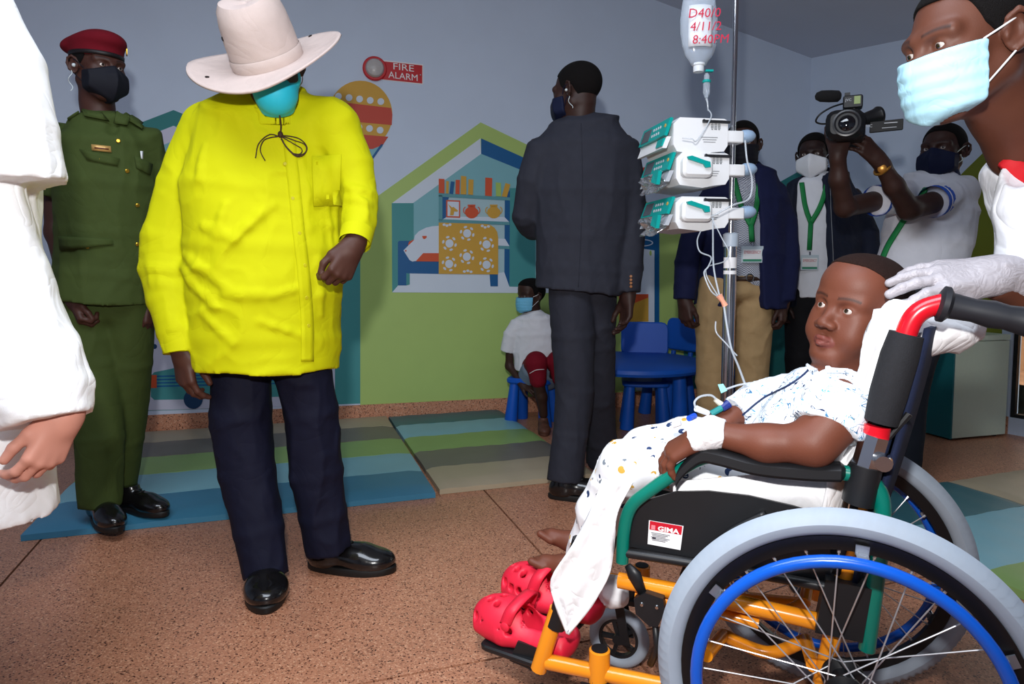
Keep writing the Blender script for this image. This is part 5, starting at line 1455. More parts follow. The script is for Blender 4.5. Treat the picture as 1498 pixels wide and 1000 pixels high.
# ------------------------------------------------------------------ 3. dark suit seen from behind
def person_suit():
    Y = 2.95; SK = (52, 32, 27); sk = skin_col(SK); lat = unit((math.cos(-.10), math.sin(-.10), 0))
    bd = Body('tall person in a charcoal suit standing with back turned', AT(845, 715, Y)*[1, 1, 0])
    R = rotm((-.82, .57), 6, 0); H = Head(AT(842, 136, Y-.01), R, 1.02)
    bd.add(H.field(.0032, AT(846, 190, Y), .058), H.colour(SK))
    F = SDF(.0035); F.chain([AT(921, 400, Y-.03), AT(919, 430, Y-.04)], [.034, .027], .02)
    hand(F, AT(919, 432, Y-.04), (-.08, -.05, -1), (.85, .35, 0), 1, 1.06, per=((14, 22, 14), (20, 28, 18), (26, 32, 20), (30, 36, 22)), thumb=(24, 10), spread=3); bd.add(F, sk)
    F = SDF(.006); F.chain([AT(785, 328, Y+.12), AT(830, 330, Y+.30)], [.036, .028], .02)
    hand(F, AT(834, 330, Y+.31), (.9, .4, .1), (0, .5, .9), -1, 1.0, curl=(40, 40, 30)); bd.add(F, sk)
    trunk(bd, [([AT(846, 190, Y), AT(850, 300, Y), AT(846, 410, Y)], [.07, .10, .10]), ([AT(836, 420, Y), AT(838, 570, Y), AT(828, 700, Y-.04)], [.07, .06, .045]), ([AT(872, 420, Y+.05), AT(874, 570, Y+.2), AT(879, 665, Y+.36)], [.07, .06, .045]),
               ([AT(915, 210, Y), AT(925, 320, Y), AT(921, 410, Y-.04)], [.05, .04, .03]), ([AT(785, 215, Y), AT(772, 315, Y+.04), AT(800, 328, Y+.18)], [.05, .04, .03])], sk)
    P = bd.build(); H.eyes(P); H.hair(P, .004)
    H.mask(P, 'kn95', cloth('mask_navy', (16, 24, 52), .7, .05, 900, .1, crease=0), 'dark navy face mask')
    ch = cloth('charcoal_wool', (46, 48, 58), .8, .14, 1200, .12, crease=.10)
    F = SDF(.0065)
    sil(F, [(828, 872, 172, .065), (800, 908, 186, .095), (778, 930, 212, .120), (774, 930, 280, .132), (782, 920, 345, .126), (784, 914, 395, .13), (781, 910, 425, .135)], Y, lat, .008, flat1=True)
    limb(F, [(792, 218, 0, .070), (778, 265, .0, .068), (771, 315, .04, .066), (778, 332, .09, .060), (805, 330, .20, .050)], Y, .02, flat1=True)
    limb(F, [(912, 216, 0, .070), (922, 265, 0, .066), (925, 330, 0, .062), (922, 390, -.03, .056), (920, 427, -.04, .053)], Y, .02, flat1=True)
    F.loft([AT(846, 178, Y), AT(845, 163, Y)], [.066, .060], [.066, .058], lat, .012, flat1=True)
    jk = put('jacket', F, ch, P, folds(.006, (8, 8, 4), 21), 1, 'charcoal suit jacket')
    B().torus(AT(846, 160, Y), (.05, 0, 1), .061, .006, 36, 8).build('shirt_collar', mat('collar_white', (232, 234, 238), .7), P, True)
    on(jk, 'back_seam', ch, [(850, 180), (852, 260), (850, 340), (846, 420)], jk, .0016, .0005)
    bz = mat('horn_button', (150, 96, 52), .4)
    for k in range(4): button(jk, 923, 404+5*k, jk, bz, .006, h=.005)
    F = SDF(.007)
    limb(F, [(836, 418, 0, .108), (838, 490, 0, .100), (840, 570, .0, .090), (834, 635, -.02, .083), (826, 704, -.05, .082)], Y, .012, flat1=True)
    limb(F, [(870, 418, .02, .10), (872, 500, .10, .090), (874, 580, .20, .086), (878, 640, .30, .080), (880, 676, .36, .078)], Y, .012, flat1=True)
    put('trousers', F, ch, P, folds(.006, (8, 8, 4), 23), 1, 'charcoal suit trousers')
    a = G(803, 728); shoe(P, a, a+np.array([.29, -.04, 0])); a = G(872, 690); shoe(P, a, a+np.array([.12, .26, 0]))
    near = H.w((.084, -.004, -.006)); far = H.w((-.084, -.004, -.006)); ec = near if near[1] < far[1] else far
    b = B(); b.ball(ec, .006); b.tube([ec+np.array([.004+.005*math.sin(t*9)+.02*t, -.004+.005*math.cos(t*9), -.015-.06*t]) for t in np.linspace(0, 1, 60)], .0016, 5); b.build('earpiece', mat('clear_earpiece', (214, 226, 230), .15, alpha=.8), P, True)
    return P
person_suit()

# ------------------------------------------------------------------ onlookers
green_l = mat('lanyard_green', (20, 128, 66), .6)
def lanyard(sh, P, ptsL, ptsR, knot, badge, y_off=.012):
    b = B()
    for pts in (ptsL, ptsR):
        b.tube([hit(sh, q[0], q[1], y_off)[0] for q in bez([np.array([a, c, 0.]) for a, c in list(pts)+[knot]], 5)], .014, 6, flat=.18, up=(0, 1, 0))
    b.tube([hit(sh, knot[0], knot[1]-2, y_off)[0], hit(sh, badge[0], badge[1]-badge[3]/2-6, y_off+.004)[0]], .014, 6, flat=.18, up=(0, 1, 0))
    ly = b.build('lanyard', green_l, P, True, 'green lanyard')
    p, n = hit(sh, badge[0], badge[1], y_off+.006); yv = p[1]; W, Hh = badge[2]*yv/F_PX, badge[3]*yv/F_PX
    X = np.array([1., 0, 0]); Z = up; N = np.array([0, -1., 0])
    B().box(p, (W, .003, Hh)).build('badge', mat('badge_sleeve', (190, 206, 214), .25), ly)
    B().box(p+N*.002, (W*.84, .001, Hh*.62)).build('badge_card', mat('badge_card', (226, 230, 232), .4), ly)
    B().box(p+N*.0022-Z*Hh*.36, (W*.84, .001, Hh*.14)).build('badge_stripe', mat('badge_green', (60, 140, 110), .4), ly)
    text_mesh('badge_lettering', 'EMERGENCY', Hh*.26, p+N*.003+Z*Hh*.04, X, Z, mat('badge_red', (190, 50, 70), .5), ly, 'CENTER', .0006, smax=W*.76)
    B().box(p+Z*(Hh*.5+.008), (.008, .004, .018)).build('clip', chrome, ly)
    return ly
def person_khaki():
    Y = 3.5; SK = (58, 36, 30); sk = skin_col(SK); lat = unit((1, -.1, 0))
    bd = Body('person in navy blazer and khaki trousers behind the infusion stand', AT(1075, 655, Y)*[1, 1, 0])
    R = rotm((-.35, -.93), 3, 0); H = Head(AT(1086, 212, Y), R, 1.0); bd.add(H.field(.0045, AT(1088, 262, Y), .056), H.colour(SK))
    for sd, u0, v0, u1, v1, zz in ((1, 1002, 405, 1001, 438, (-.75, -.65, 0)), (-1, 1150, 405, 1146, 440, (.75, -.65, 0))):
        F = SDF(.004); F.chain([AT(u0, v0, Y-.03), AT(u1, v1, Y-.05)], [.036, .029], .02)
        hand(F, AT(u1, v1, Y-.05), (.05*sd, -.12, -1), zz, sd, 1.06, curl=(34, 42, 26), thumb=(22, 14), spread=2); bd.add(F, sk)
    trunk(bd, [([AT(1088, 262, Y), AT(1088, 330, Y), AT(1086, 405, Y)], [.06, .09, .09]), ([AT(1052, 420, Y), AT(1044, 540, Y), AT(1045, 650, Y)], [.06, .05, .04]), ([AT(1100, 420, Y), AT(1099, 540, Y), AT(1096, 650, Y)], [.06, .05, .04]),
               ([AT(1042, 275, Y), AT(1012, 340, Y), AT(1001, 420, Y-.04)], [.05, .04, .03]), ([AT(1136, 275, Y), AT(1150, 340, Y), AT(1147, 425, Y-.04)], [.05, .04, .03])], sk)
    P = bd.build(); H.eyes(P); H.hair(P, .005)
    H.mask(P, 'surgical', cloth('mask_black', (18, 20, 30), .7, .05, 900, .1, crease=0), 'black face mask', h=.004)
    # checked shirt
    ck = bpy.data.materials.new('gingham_shirt'); ck.use_nodes = True; nt = ck.node_tree; bs = nt.nodes['Principled BSDF']; bs.inputs['Roughness'].default_value = .8
    tcn = nt.nodes.new('ShaderNodeTexCoord'); chk = nt.nodes.new('ShaderNodeTexChecker'); chk.inputs['Scale'].default_value = 190
    chk.inputs[1].default_value = srgb(206, 212, 222); chk.inputs[2].default_value = srgb(62, 70, 92); nt.links.new(tcn.outputs['Object'], chk.inputs[0]); nt.links.new(chk.outputs[0], bs.inputs['Base Color']); MATS['gingham_shirt'] = ck
    F = SDF(.007); sil(F, [(1072, 1108, 244, .07), (1056, 1126, 258, .095), (1048, 1136, 300, .12), (1048, 1134, 360, .122), (1052, 1130, 412, .12)], Y, lat, .01)
    sh = put('shirt', F, ck, P, folds(.003, seed=31), 1, 'small-checked grey shirt')
    bl = cloth('navy_blazer', (24, 30, 66), .8, .1)
    F = SDF(.007)
    sil(F, [(1064, 1114, 246, .085), (1044, 1136, 256, .108), (1030, 1150, 292, .135), (1026, 1150, 370, .140), (1014, 1152, 448, .148)], Y, lat, .01, flat1=True)
    limb(F, [(1046, 280, 0, .062), (1018, 325, 0, .066), (1005, 385, -.03, .063), (1001, 438, -.05, .058)], Y, .03, flat1=True)
    limb(F, [(1132, 280, 0, .062), (1148, 325, 0, .064), (1152, 385, -.03, .060), (1147, 438, -.05, .055)], Y, .03, flat1=True)
    F.loft([AT(1090, 236, Y-.13), AT(1094, 330, Y-.15), AT(1090, 400, Y-.15), AT(1088, 475, Y-.15)], [.055, .075, .092, .11], [.10, .095, .10, .12], lat, .012, op='s')
    F.rc(AT(1089, 225, Y-.02), AT(1089, 252, Y-.02), .06, .066, .006, 's')
    bz_ = put('blazer', F, bl, P, folds(.005, seed=33), 1, 'open navy blazer')
    kh = cloth('khaki_cotton', (178, 150, 108), .8, .1)
    F = SDF(.007)
    limb(F, [(1052, 412, 0, .110), (1044, 480, 0, .098), (1043, 560, 0, .086), (1045, 652, 0, .078)], Y, .012, flat1=True)
    limb(F, [(1102, 412, 0, .108), (1102, 480, 0, .100), (1099, 560, 0, .086), (1096, 652, 0, .078)], Y, .012, flat1=True)
    sil(F, [(1034, 1126, 404, .115), (1032, 1128, 425, .12)], Y, lat, .02, flat0=True)
    tr = put('trousers', F, kh, P, folds(.008, (9, 9, 5), 35), 1, 'khaki trousers')
    patch(tr, 'belt', mat('belt_brown', (58, 40, 30), .5), ((1066, 401), (1126, 400), (1126, 410), (1066, 411)), P, .006, 8, 2, .004, 'dark leather belt')
    pb, nb = hit(tr, 1096, 406, .010); B().torus(pb, (0, -1, .1), .018, .003, 20, 6).build('belt_buckle', mat('dark_steel', (90, 92, 96), .3, .9), P, True)
    for x_ in (1045, 1096): a = G(x_, 660); a = AT(x_, 655, Y)*[1, 1, 0]+np.array([0, .08, 0]); shoe(P, a, a+np.array([-.03, -.28, 0]), m=mat('brown_leather', (70, 44, 30), .35), lace=False)
    lanyard(sh, P, [(1074, 258), (1084, 300)], [(1110, 258), (1106, 300)], (1098, 330), (1099, 372, 32, 24))
    return P
person_khaki()
def person_polo():
    Y = 3.80; SK = (44, 28, 25); sk = skin_col(SK); lat = unit((1, .1, 0))
    bd = Body('person in an open dark jacket over a white shirt, white pointed mask', AT(1195, 640, Y)*[1, 1, 0])
    R = rotm((-.55, -.83), 3, 0); H = Head(AT(1190, 228, Y), R, 1.03); bd.add(H.field(.004, AT(1194, 272, Y), .056), H.colour(SK))
    for sd, u, v in ((1, 1140, 438), (-1, 1268, 438)):
        F = SDF(.006); F.chain([AT(u, v-35, Y), AT(u, v, Y-.03)], [.036, .029], .02); hand(F, AT(u, v, Y-.03), (0, -.1, -1), (-.7*sd, -.6, 0), sd, 1.0, curl=(34, 42, 26)); bd.add(F, sk)
    trunk(bd, [([AT(1194, 275, Y), AT(1195, 350, Y), AT(1192, 425, Y)], [.06, .09, .09]), ([AT(1172, 435, Y), AT(1172, 540, Y), AT(1172, 632, Y)], [.06, .05, .04]), ([AT(1215, 435, Y), AT(1217, 540, Y), AT(1217, 632, Y)], [.06, .05, .04]),
               ([AT(1154, 285, Y), AT(1140, 345, Y), AT(1140, 425, Y-.02)], [.05, .04, .03]), ([AT(1250, 285, Y), AT(1268, 345, Y), AT(1268, 425, Y-.02)], [.05, .04, .03])], sk)
    P = bd.build(); H.eyes(P); H.hair(P, .006)
    H.mask(P, 'kn95', mat('mask_white', (226, 230, 236), .7, bump=.1, bscale=60), 'white pointed face mask')
    wh = cloth('white_pique', (222, 226, 234), .85, .05)
    F = SDF(.007); sil(F, [(1176, 1210, 258, .075), (1158, 1228, 270, .10), (1150, 1232, 310, .12), (1150, 1230, 380, .122), (1150, 1228, 434, .122)], Y, lat, .01, flat1=True)
    F.loft([AT(1194, 270, Y), AT(1194, 252, Y)], [.075, .068], [.07, .064], lat, .006, flat1=True)
    sh = put('shirt', F, wh, P, folds(.004, seed=41), 1, 'white polo shirt')
    dj = cloth('dark_jacket', (26, 32, 50), .75, .1)
    F = SDF(.007); sil(F, [(1172, 1216, 256, .085), (1150, 1244, 266, .11), (1138, 1266, 308, .14), (1134, 1266, 380, .145), (1134, 1264, 446, .145)], Y, lat, .01, flat1=True)
    limb(F, [(1156, 290, 0, .064), (1141, 340, 0, .068), (1138, 400, 0, .064), (1140, 440, -.02, .060)], Y, .03, flat1=True)
    limb(F, [(1244, 292, 0, .070), (1266, 342, 0, .074), (1272, 400, 0, .068), (1268, 440, -.02, .060)], Y, .03, flat1=True)
    F.loft([AT(1188, 240, Y-.15), AT(1188, 330, Y-.16), AT(1188, 470, Y-.16)], [.085, .11, .115], [.12, .10, .10], lat, .012, op='s'); F.rc(AT(1194, 235, Y-.02), AT(1194, 262, Y-.02), .062, .07, .006, 's')
    jk = put('jacket', F, dj, P, folds(.006, seed=43), 1, 'open dark navy jacket')
    zp = mat('zip_grey', (120, 126, 134), .4, .6)
    on(jk, 'zip', zp, [(1214, 275), (1216, 320), (1219, 380), (1222, 430)], jk, .002, .002)
    bk = cloth('black_trousers', (18, 18, 22), .8, .1)
    F = SDF(.008); limb(F, [(1174, 425, 0, .105), (1172, 520, 0, .09), (1172, 634, 0, .078)], Y, .012, flat1=True); limb(F, [(1214, 425, 0, .105), (1217, 520, 0, .09), (1217, 634, 0, .078)], Y, .012, flat1=True)
    sil(F, [(1154, 1232, 420, .11), (1152, 1236, 445, .115)], Y, lat, .02, flat0=True)
    put('trousers', F, bk, P, folds(.005, seed=45), 1, 'black trousers')
    for x_ in (1172, 1217): a = AT(x_, 640, Y)*[1, 1, 0]+np.array([0, .08, 0]); shoe(P, a, a+np.array([-.05, -.28, 0]), lace=False)
    lanyard(sh, P, [(1174, 268), (1178, 300)], [(1208, 268), (1200, 300)], (1186, 326), (1184, 383, 26, 22))
    return P
person_polo()
# ------------------------------------------------------------------ cameraman and camcorder
def side_of(X, Z, to): return 1 if np.dot(np.cross(Z, X), to) > 0 else -1
def person_cameraman():
    Y = 3.10; SK = (58, 36, 30); sk = skin_col(SK); lat = unit((1, -.25, 0))
    bd = Body('cameraman in a white polo with blue-trimmed sleeves holding up a video camera', AT(1350, 690, Y)*[1, 1, 0])
    R = rotm((-.80, -.60), -2, 0); H = Head(AT(1379, 222, Y), R, 1.06); bd.add(H.field(.0036, AT(1378, 275, Y+.02), .058), H.colour(SK))
    F = SDF(.004); F.chain([AT(1300, 290, Y-.06), AT(1236, 303, Y-.22), AT(1227, 262, Y-.27), AT(1226, 226, Y-.30)], [.046, .040, .036, .028], .02)
    X, Z = np.array((.10, .05, 1)), np.array((-.6, .3, .0))
    hand(F, AT(1226, 224, Y-.30), (.15, -.1, .9), (-.5, -.8, 0), side_of(np.array((.15, -.1, .9)), np.array((-.5, -.8, 0)), np.array((-1, 0, 0))), 1.0, curl=(30, 30, 20), thumb=(35, 10)); bd.add(F, sk)
    F = SDF(.004); F.chain([AT(1392, 288, Y-.06), AT(1330, 306, Y-.20), AT(1308, 272, Y-.25), AT(1289, 240, Y-.28)], [.050, .044, .038, .029], .02)
    Xv = np.array((-.75, -.15, .62)); Zv = np.array((-.1, -.8, .35))
    hand(F, AT(1287, 236, Y-.285), Xv, Zv, side_of(Xv, Zv, up), 1.04, curl=(20, 25, 20), thumb=(25, 10)); bd.add(F, sk)
    trunk(bd, [([AT(1378, 275, Y), AT(1362, 350, Y), AT(1350, 450, Y)], [.06, .10, .10]), ([AT(1312, 470, Y), AT(1294, 570, Y), AT(1288, 680, Y)], [.07, .06, .045]), ([AT(1352, 470, Y), AT(1330, 570, Y), AT(1324, 680, Y)], [.07, .06, .045])], sk)
    P = bd.build(); H.eyes(P, (-.2, 1, .1)); H.hair(P, .004)
    H.mask(P, 'kn95', cloth('mask_navy', (16, 24, 52), .7, .05, 900, .1, crease=0), 'dark navy cloth mask', strap_m=mat('strap_pale', (190, 200, 190), .6))
    wh = cloth('white_polo', (216, 218, 226), .85, .05)
    F = SDF(.0065); sil(F, [(1352, 1402, 258, .075), (1322, 1418, 272, .11), (1304, 1426, 305, .135), (1294, 1418, 350, .138), (1284, 1404, 400, .138), (1278, 1394, 470, .14)], Y, lat, .012, flat1=True)
    limb(F, [(1322, 286, -.02, .072), (1304, 289, -.08, .070), (1284, 293, -.13, .066)], Y, .02, flat1=True)
    limb(F, [(1408, 280, 0, .080), (1390, 287, -.07, .076), (1368, 294, -.13, .068)], Y, .02, flat1=True)
    sh = put('polo_shirt', F, wh, P, folds(.006, (9, 9, 5), 51), 1, 'white polo shirt')
    tb_ = mat('trim_blue', (30, 84, 190), .7)
    for a, b_, r in (((1290, 292, Y-.115), (1281, 294, Y-.137), .0665), ((1374, 292.5, Y-.115), (1364, 295.5, Y-.142), .0685)):
        p0, p1 = AT(*a), AT(*b_); d = p1-p0
        t_ = B().tube([p0, p1], r, 24, cap=False).build('sleeve_trim', tb_, sh, True)
        B().tube([p0+d*.42, p0+d*.58], r+.001, 24, cap=False).build('trim_stripe', mat('trim_white', (226, 228, 232), .7), sh, True)
    nc = cloth('collar_navy', (24, 34, 72), .8, .05, crease=0)
    F = SDF(.005); c0 = AT(1374, 257, Y); F.loft([c0+np.array([0, 0, -.022]), c0+np.array([0, 0, .028])], [.088, .072], [.085, .068], lat, .0, True, True); F.loft([c0-up*.06, c0+up*.06], [.070, .062], [.066, .058], lat, .003, op='s')
    put('collar', F, nc, sh, None, 1)
    on(sh, 'lanyard', green_l, [(1356, 276), (1338, 300), (1318, 330), (1300, 360), (1290, 385)], P, .014, .006, flat=.25, label='green lanyard')
    wp = AT(1284, 239, Y-.285); d = AT(1300, 258, Y-.265)-wp
    B().torus(wp+d*.4, d, .031, .006, 28, 8).build('watch', mat('watch_gold', (196, 140, 60), .3, .8), P, True)
    wn = unit(EYE-wp); B().lathe(wp+d*.4+wn*.030, wn, [(.017, 0), (.017, .006), (.013, .008)], 20).build('watch_face', mat('watch_dial', (176, 122, 52), .3, .6), P, 'auto')
    bk = cloth('grey_trousers', (40, 42, 50), .8, .1)
    F = SDF(.008); limb(F, [(1312, 465, 0, .105), (1294, 570, 0, .085), (1288, 684, 0, .075)], Y, .012, flat1=True); limb(F, [(1352, 465, 0, .105), (1330, 570, 0, .085), (1324, 684, 0, .072)], Y, .012, flat1=True)
    sil(F, [(1290, 1390, 452, .115), (1286, 1380, 476, .11)], Y, lat, .02); put('trousers', F, bk, P, folds(.005, seed=55), 1, 'dark grey trousers')
    for x_ in (1288, 1324): a = AT(x_, 690, Y)*[1, 1, 0]+np.array([0, .08, .037]); shoe(P, a, a+np.array([-.1, -.27, 0]), lace=False)
    return P
person_cameraman()
def camcorder():
    Y = 2.76; L = unit((-.42, -.90, .02)); S = unit(np.cross(up, -L)); U = np.cross(S, L)*1.0
    if U[2] < 0: U = -U
    if S[0] < 0: S = -S
    c = AT(1240, 187, Y); ax = (S, U, L)
    t = thing('video_camera', 'black handheld video camera with foam microphone held up by the cameraman', 'video camera', c-U*.075)
    cb = mat('camera_black', (20, 21, 24), .38, noise=.1, nscale=60, bump=.1, bscale=300)
    T = lambda p: c+S*p[0]+U*p[1]+L*p[2]                     # right, up, towards the viewer
    B(T).rbox((.01, 0, -.06), (.105, .105, .20), .02).build('body', cb, t, 'auto')
    B(T).rbox((-.012, -.004, .075), (.135, .112, .075), .035).build('lens_hood', cb, t, 'auto')
    b = B(T); b.lathe((-.005, -.004, .113), (0, 0, 1), [(.050, -.004), (.050, .004), (.044, .005), (.036, -.002)], 32, cap=False, up=(0, 1, 0)); b.build('lens_ring', mat('lens_ring', (40, 41, 45), .3), t, 'auto')
    B(T).lathe((-.005, -.004, .108), (0, 0, 1), [(.037, 0), (.028, .006), (.012, .010), (.001, .011)], 28, up=(0, 1, 0)).build('lens_glass', mat('lens_glass', (8, 9, 16), .03, coat=1.), t, True)
    # top handle with audio box
    b = B(T); b.tube(bez([(.02, .05, .02), (.02, .085, .03), (.02, .105, .01), (.02, .108, -.06), (.02, .085, -.12), (.02, .045, -.13)], 5), .012, 10, up=(1, 0, 0)); b.build('handle', cb, t, True)
    bx = B(T).rbox((.015, .092, .02), (.07, .05, .05), .008).build('audio_box', cb, t, 'auto')
    B(T).box((.03, .096, .046), (.022, .030, .002)).build('sticker', mat('sticker_green', (150, 170, 110), .5), bx)
    B(T).box((-.005, .125, .0), (.02, .02, .03)).build('mic_clamp', cb, t)
    mb = B(T); mb.lathe((-.03, .128, -.005), unit((-1, .02, .35)), [(.014, 0), (.022, .008), (.0235, .04), (.022, .075), (.014, .092), (.003, .097)], 20); mb.build('microphone', mat('mic_foam', (22, 22, 24), .95, bump=.8, bscale=500), t, True, 'foam-covered microphone')
    B(T).tube(bez([(-.02, .09, .03), (-.06, .075, .05), (-.10, .05, .06), (-.115, .025, .05), (-.09, .015, .04), (-.05, .02, .03)], 6), .0035, 8).build('mic_cable', cb, t, True)
    vf = B(T); vf.lathe((.055, .035, -.03), unit((.8, .25, -.45)), [(.022, 0), (.026, .02), (.030, .05), (.036, .062), (.034, .072)], 20); vf.build('viewfinder', cb, t, 'auto')
    sc_ = B(T).rbox((.135, -.004, .0), (.115, .042, .012), .004, (unit((1, .03, .0)), np.array([0, 1., 0]), np.array([0, 0, 1.]))).build('side_screen', mat('screen_case', (9, 9, 11), .6), t, 'auto')
    tm = mat('camera_print', (190, 194, 200), .5)
    text_mesh('lettering', 'JVC', .016, T((.062, -.006, .0075)), S, U, tm, t, 'LEFT', .0)
    text_mesh('lettering', 'JVC', .014, T((-.012, .094, .0465)), S, U, tm, t, 'LEFT', .0)
    B(T).box((.150, .006, .0070), (.045, .003, .001)).build('print_line', tm, sc_); B(T).box((.145, -.012, .0070), (.05, .002, .001)).build('print_line', tm, sc_)
    return t
camcorder()

# ------------------------------------------------------------------ nurse leaning in from the right
def person_nurse():
    SK = (92, 54, 40); sk = skin_col(SK); Y = 1.24
    bd = Body('nurse in a white top with red collar and blue surgical mask, leaning in', (1.13, 1.20, 0))
    R = rotm((-.985, -.17), 11, 0); H = Head(AT(1415, 67, 1.22), R, 1.03, ear=1.05)
    bd.add(H.field(.0024, AT(1505, 212, 1.29), .062), H.colour(SK))
    F = SDF(.003)
    F.chain([AT(1548, 300, 1.26), AT(1560, 410, 1.24), AT(1500, 428, 1.215), AT(1462, 416, 1.20)], [.048, .042, .036, .029], .02); bd.add(F, sk)
    sh_ = [AT(1560, 250, 1.32), np.array([1.22, 1.33, 1.02]), np.array([1.33, 1.33, .88])]
    trunk(bd, [(sh_, [.11, .13, .12]), ([np.array([1.25, 1.34, .85]), np.array([1.28, 1.32, .45]), np.array([1.30, 1.30, .09])], [.09, .06, .04]), ([np.array([1.42, 1.30, .85]), np.array([1.45, 1.28, .45]), np.array([1.47, 1.26, .09])], [.09, .06, .04])], sk)
    P = bd.build(); H.eyes(P, (.1, 1, -.15)); H.hair(P, .005, h=.003)
    H.mask(P, 'surgical', mat('mask_blue', (170, 218, 236), .7, bump=.15, bscale=30, crease=.15, cscale=14), 'pale blue pleated surgical mask', h=.0026, strap_m=mat('strap_white', (230, 232, 234), .6))
    wh = cloth('scrub_white', (232, 234, 240), .8, .03, crease=.3, cscale=9)
    F = SDF(.006)
    F.loft([AT(1520, 196, 1.30), AT(1572, 222, 1.31), AT(1602, 330, 1.31), np.array([1.24, 1.33, 1.0]), np.array([1.33, 1.33, .84]), np.array([1.34, 1.33, .72])], [.08, .13, .14, .15, .17, .18], [.08, .15, .15, .15, .15, .15], (.5, .8, 0), .01, flat1=True)
    F.loft([AT(1530, 240, 1.24), AT(1522, 310, 1.225), AT(1526, 384, 1.22)], [.062, .075, .074], [.062, .07, .07], (1, .3, 0), .02, flat1=True)
    F.rc(AT(1440, 70, 1.2), AT(1492, 222, 1.21), .058, .060, .004, 's')
    top = put('scrub_top', F, wh, P, folds(.006, (12, 12, 8), 61), 1, 'white medical top')
    redt = mat('collar_red', (206, 22, 34), .7)
    on(top, 'collar_trim', redt, [(1452, 186), (1456, 202), (1464, 222), (1478, 240), (1498, 256), (1520, 268)], top, .017, .003, n=8, flat=.3, label='red collar trim')
    # glove on the child's head
    gv = mat('latex_glove', (168, 164, 170), .45, noise=.05, nscale=30, bump=.25, bscale=60, crease=.2, cscale=40)
    F = SDF(.0024); Xv = np.array((-.97, .10, -.06)); Zv = np.array((.0, -.66, .75))
    F.chain([AT(1530, 428, 1.215), AT(1500, 418, 1.21), AT(1462, 402, 1.20)], [.044, .038, .031], .02)
    hand(F, AT(1460, 400, 1.20), Xv, Zv, side_of(Xv, Zv, np.array((0, -1, -.2))), 1.05, per=((6, 26, 16), (6, 16, 12), (8, 14, 12), (12, 18, 14)), thumb=(8, 22), spread=7, fat=1.02)
    for k in range(6): F.rc(AT(1472+9*k, 386+2*k, 1.172), AT(1476+9*k, 422+2*k, 1.176), .0035, .0035, .006)
    F.half(AT(1534, 436, 1.22), (1, 0, -.1)); put('glove', F, gv, P, None, 1, 'white latex glove')
    nt = cloth('nurse_trousers', (230, 232, 238), .8, .04)
    F = SDF(.01); F.chain([(1.25, 1.34, .88), (1.28, 1.32, .45), (1.30, 1.30, .10)], [.11, .085, .07], .02); F.chain([(1.42, 1.30, .88), (1.45, 1.28, .45), (1.47, 1.26, .10)], [.11, .085, .07], .02); put('trousers', F, nt, P, None, 1, 'white trousers')
    for x, y in ((1.30, 1.30), (1.47, 1.26)): shoe(P, (x+.06, y+.02, 0), (x-.2, y+.08, 0), mat('white_shoe', (220, 220, 222), .5), mat('white_sole', (200, 200, 200), .6), lace=False)
    return P
person_nurse()

# ------------------------------------------------------------------ print cloths
def print_cloth(name, base, inks, scale, thr, lines=False):
    m = bpy.data.materials.new(name); m.use_nodes = True; nt = m.node_tree; b = nt.nodes['Principled BSDF']; b.inputs['Roughness'].default_value = .85; b.inputs['Specular IOR Level'].default_value = .2
    tc = nt.nodes.new('ShaderNodeTexCoord'); prev = None
    def mixin(fac, col, prev):
        mx = nt.nodes.new('ShaderNodeMix'); mx.data_type = 'RGBA'; nt.links.new(fac, mx.inputs[0])
        if prev is None: mx.inputs[6].default_value = srgb(*base)
        else: nt.links.new(prev, mx.inputs[6])
        mx.inputs[7].default_value = srgb(*col); return mx.outputs[2]
    for k, ink_ in enumerate(inks):
        mp = nt.nodes.new('ShaderNodeMapping'); mp.inputs['Location'].default_value = (k*3.1, k*1.7, k*.9); nt.links.new(tc.outputs['Object'], mp.inputs['Vector'])
        nz = nt.nodes.new('ShaderNodeTexNoise'); nz.inputs['Scale'].default_value = scale*(1.5 if lines else 2.5); nz.inputs['Detail'].default_value = 1.5; nz.inputs['Distortion'].default_value = 1.5 if lines else .3; nt.links.new(mp.outputs[0], nz.inputs['Vector'])
        if lines:
            a1 = nt.nodes.new('ShaderNodeMath'); a1.operation = 'SUBTRACT'; a1.inputs[1].default_value = .5; nt.links.new(nz.outputs['Fac'], a1.inputs[0])
            a2 = nt.nodes.new('ShaderNodeMath'); a2.operation = 'ABSOLUTE'; nt.links.new(a1.outputs[0], a2.inputs[0])
            a3 = nt.nodes.new('ShaderNodeMath'); a3.operation = 'LESS_THAN'; a3.inputs[1].default_value = .013; nt.links.new(a2.outputs[0], a3.inputs[0]); ln = a3.outputs[0]
        else:
            a3 = nt.nodes.new('ShaderNodeMath'); a3.operation = 'GREATER_THAN'; a3.inputs[1].default_value = .50; nt.links.new(nz.outputs['Fac'], a3.inputs[0]); ln = a3.outputs[0]
        v = nt.nodes.new('ShaderNodeTexVoronoi'); v.inputs['Scale'].default_value = scale; nt.links.new(mp.outputs[0], v.inputs['Vector'])
        lt = nt.nodes.new('ShaderNodeMath'); lt.operation = 'LESS_THAN'; lt.inputs[1].default_value = thr; nt.links.new(v.outputs['Distance'], lt.inputs[0])
        ml = nt.nodes.new('ShaderNodeMath'); ml.operation = 'MULTIPLY'; nt.links.new(lt.outputs[0], ml.inputs[0]); nt.links.new(ln, ml.inputs[1])
        prev = mixin(ml.outputs[0], ink_, prev)
    nt.links.new(prev, b.inputs['Base Color']); MATS[name] = m; return m

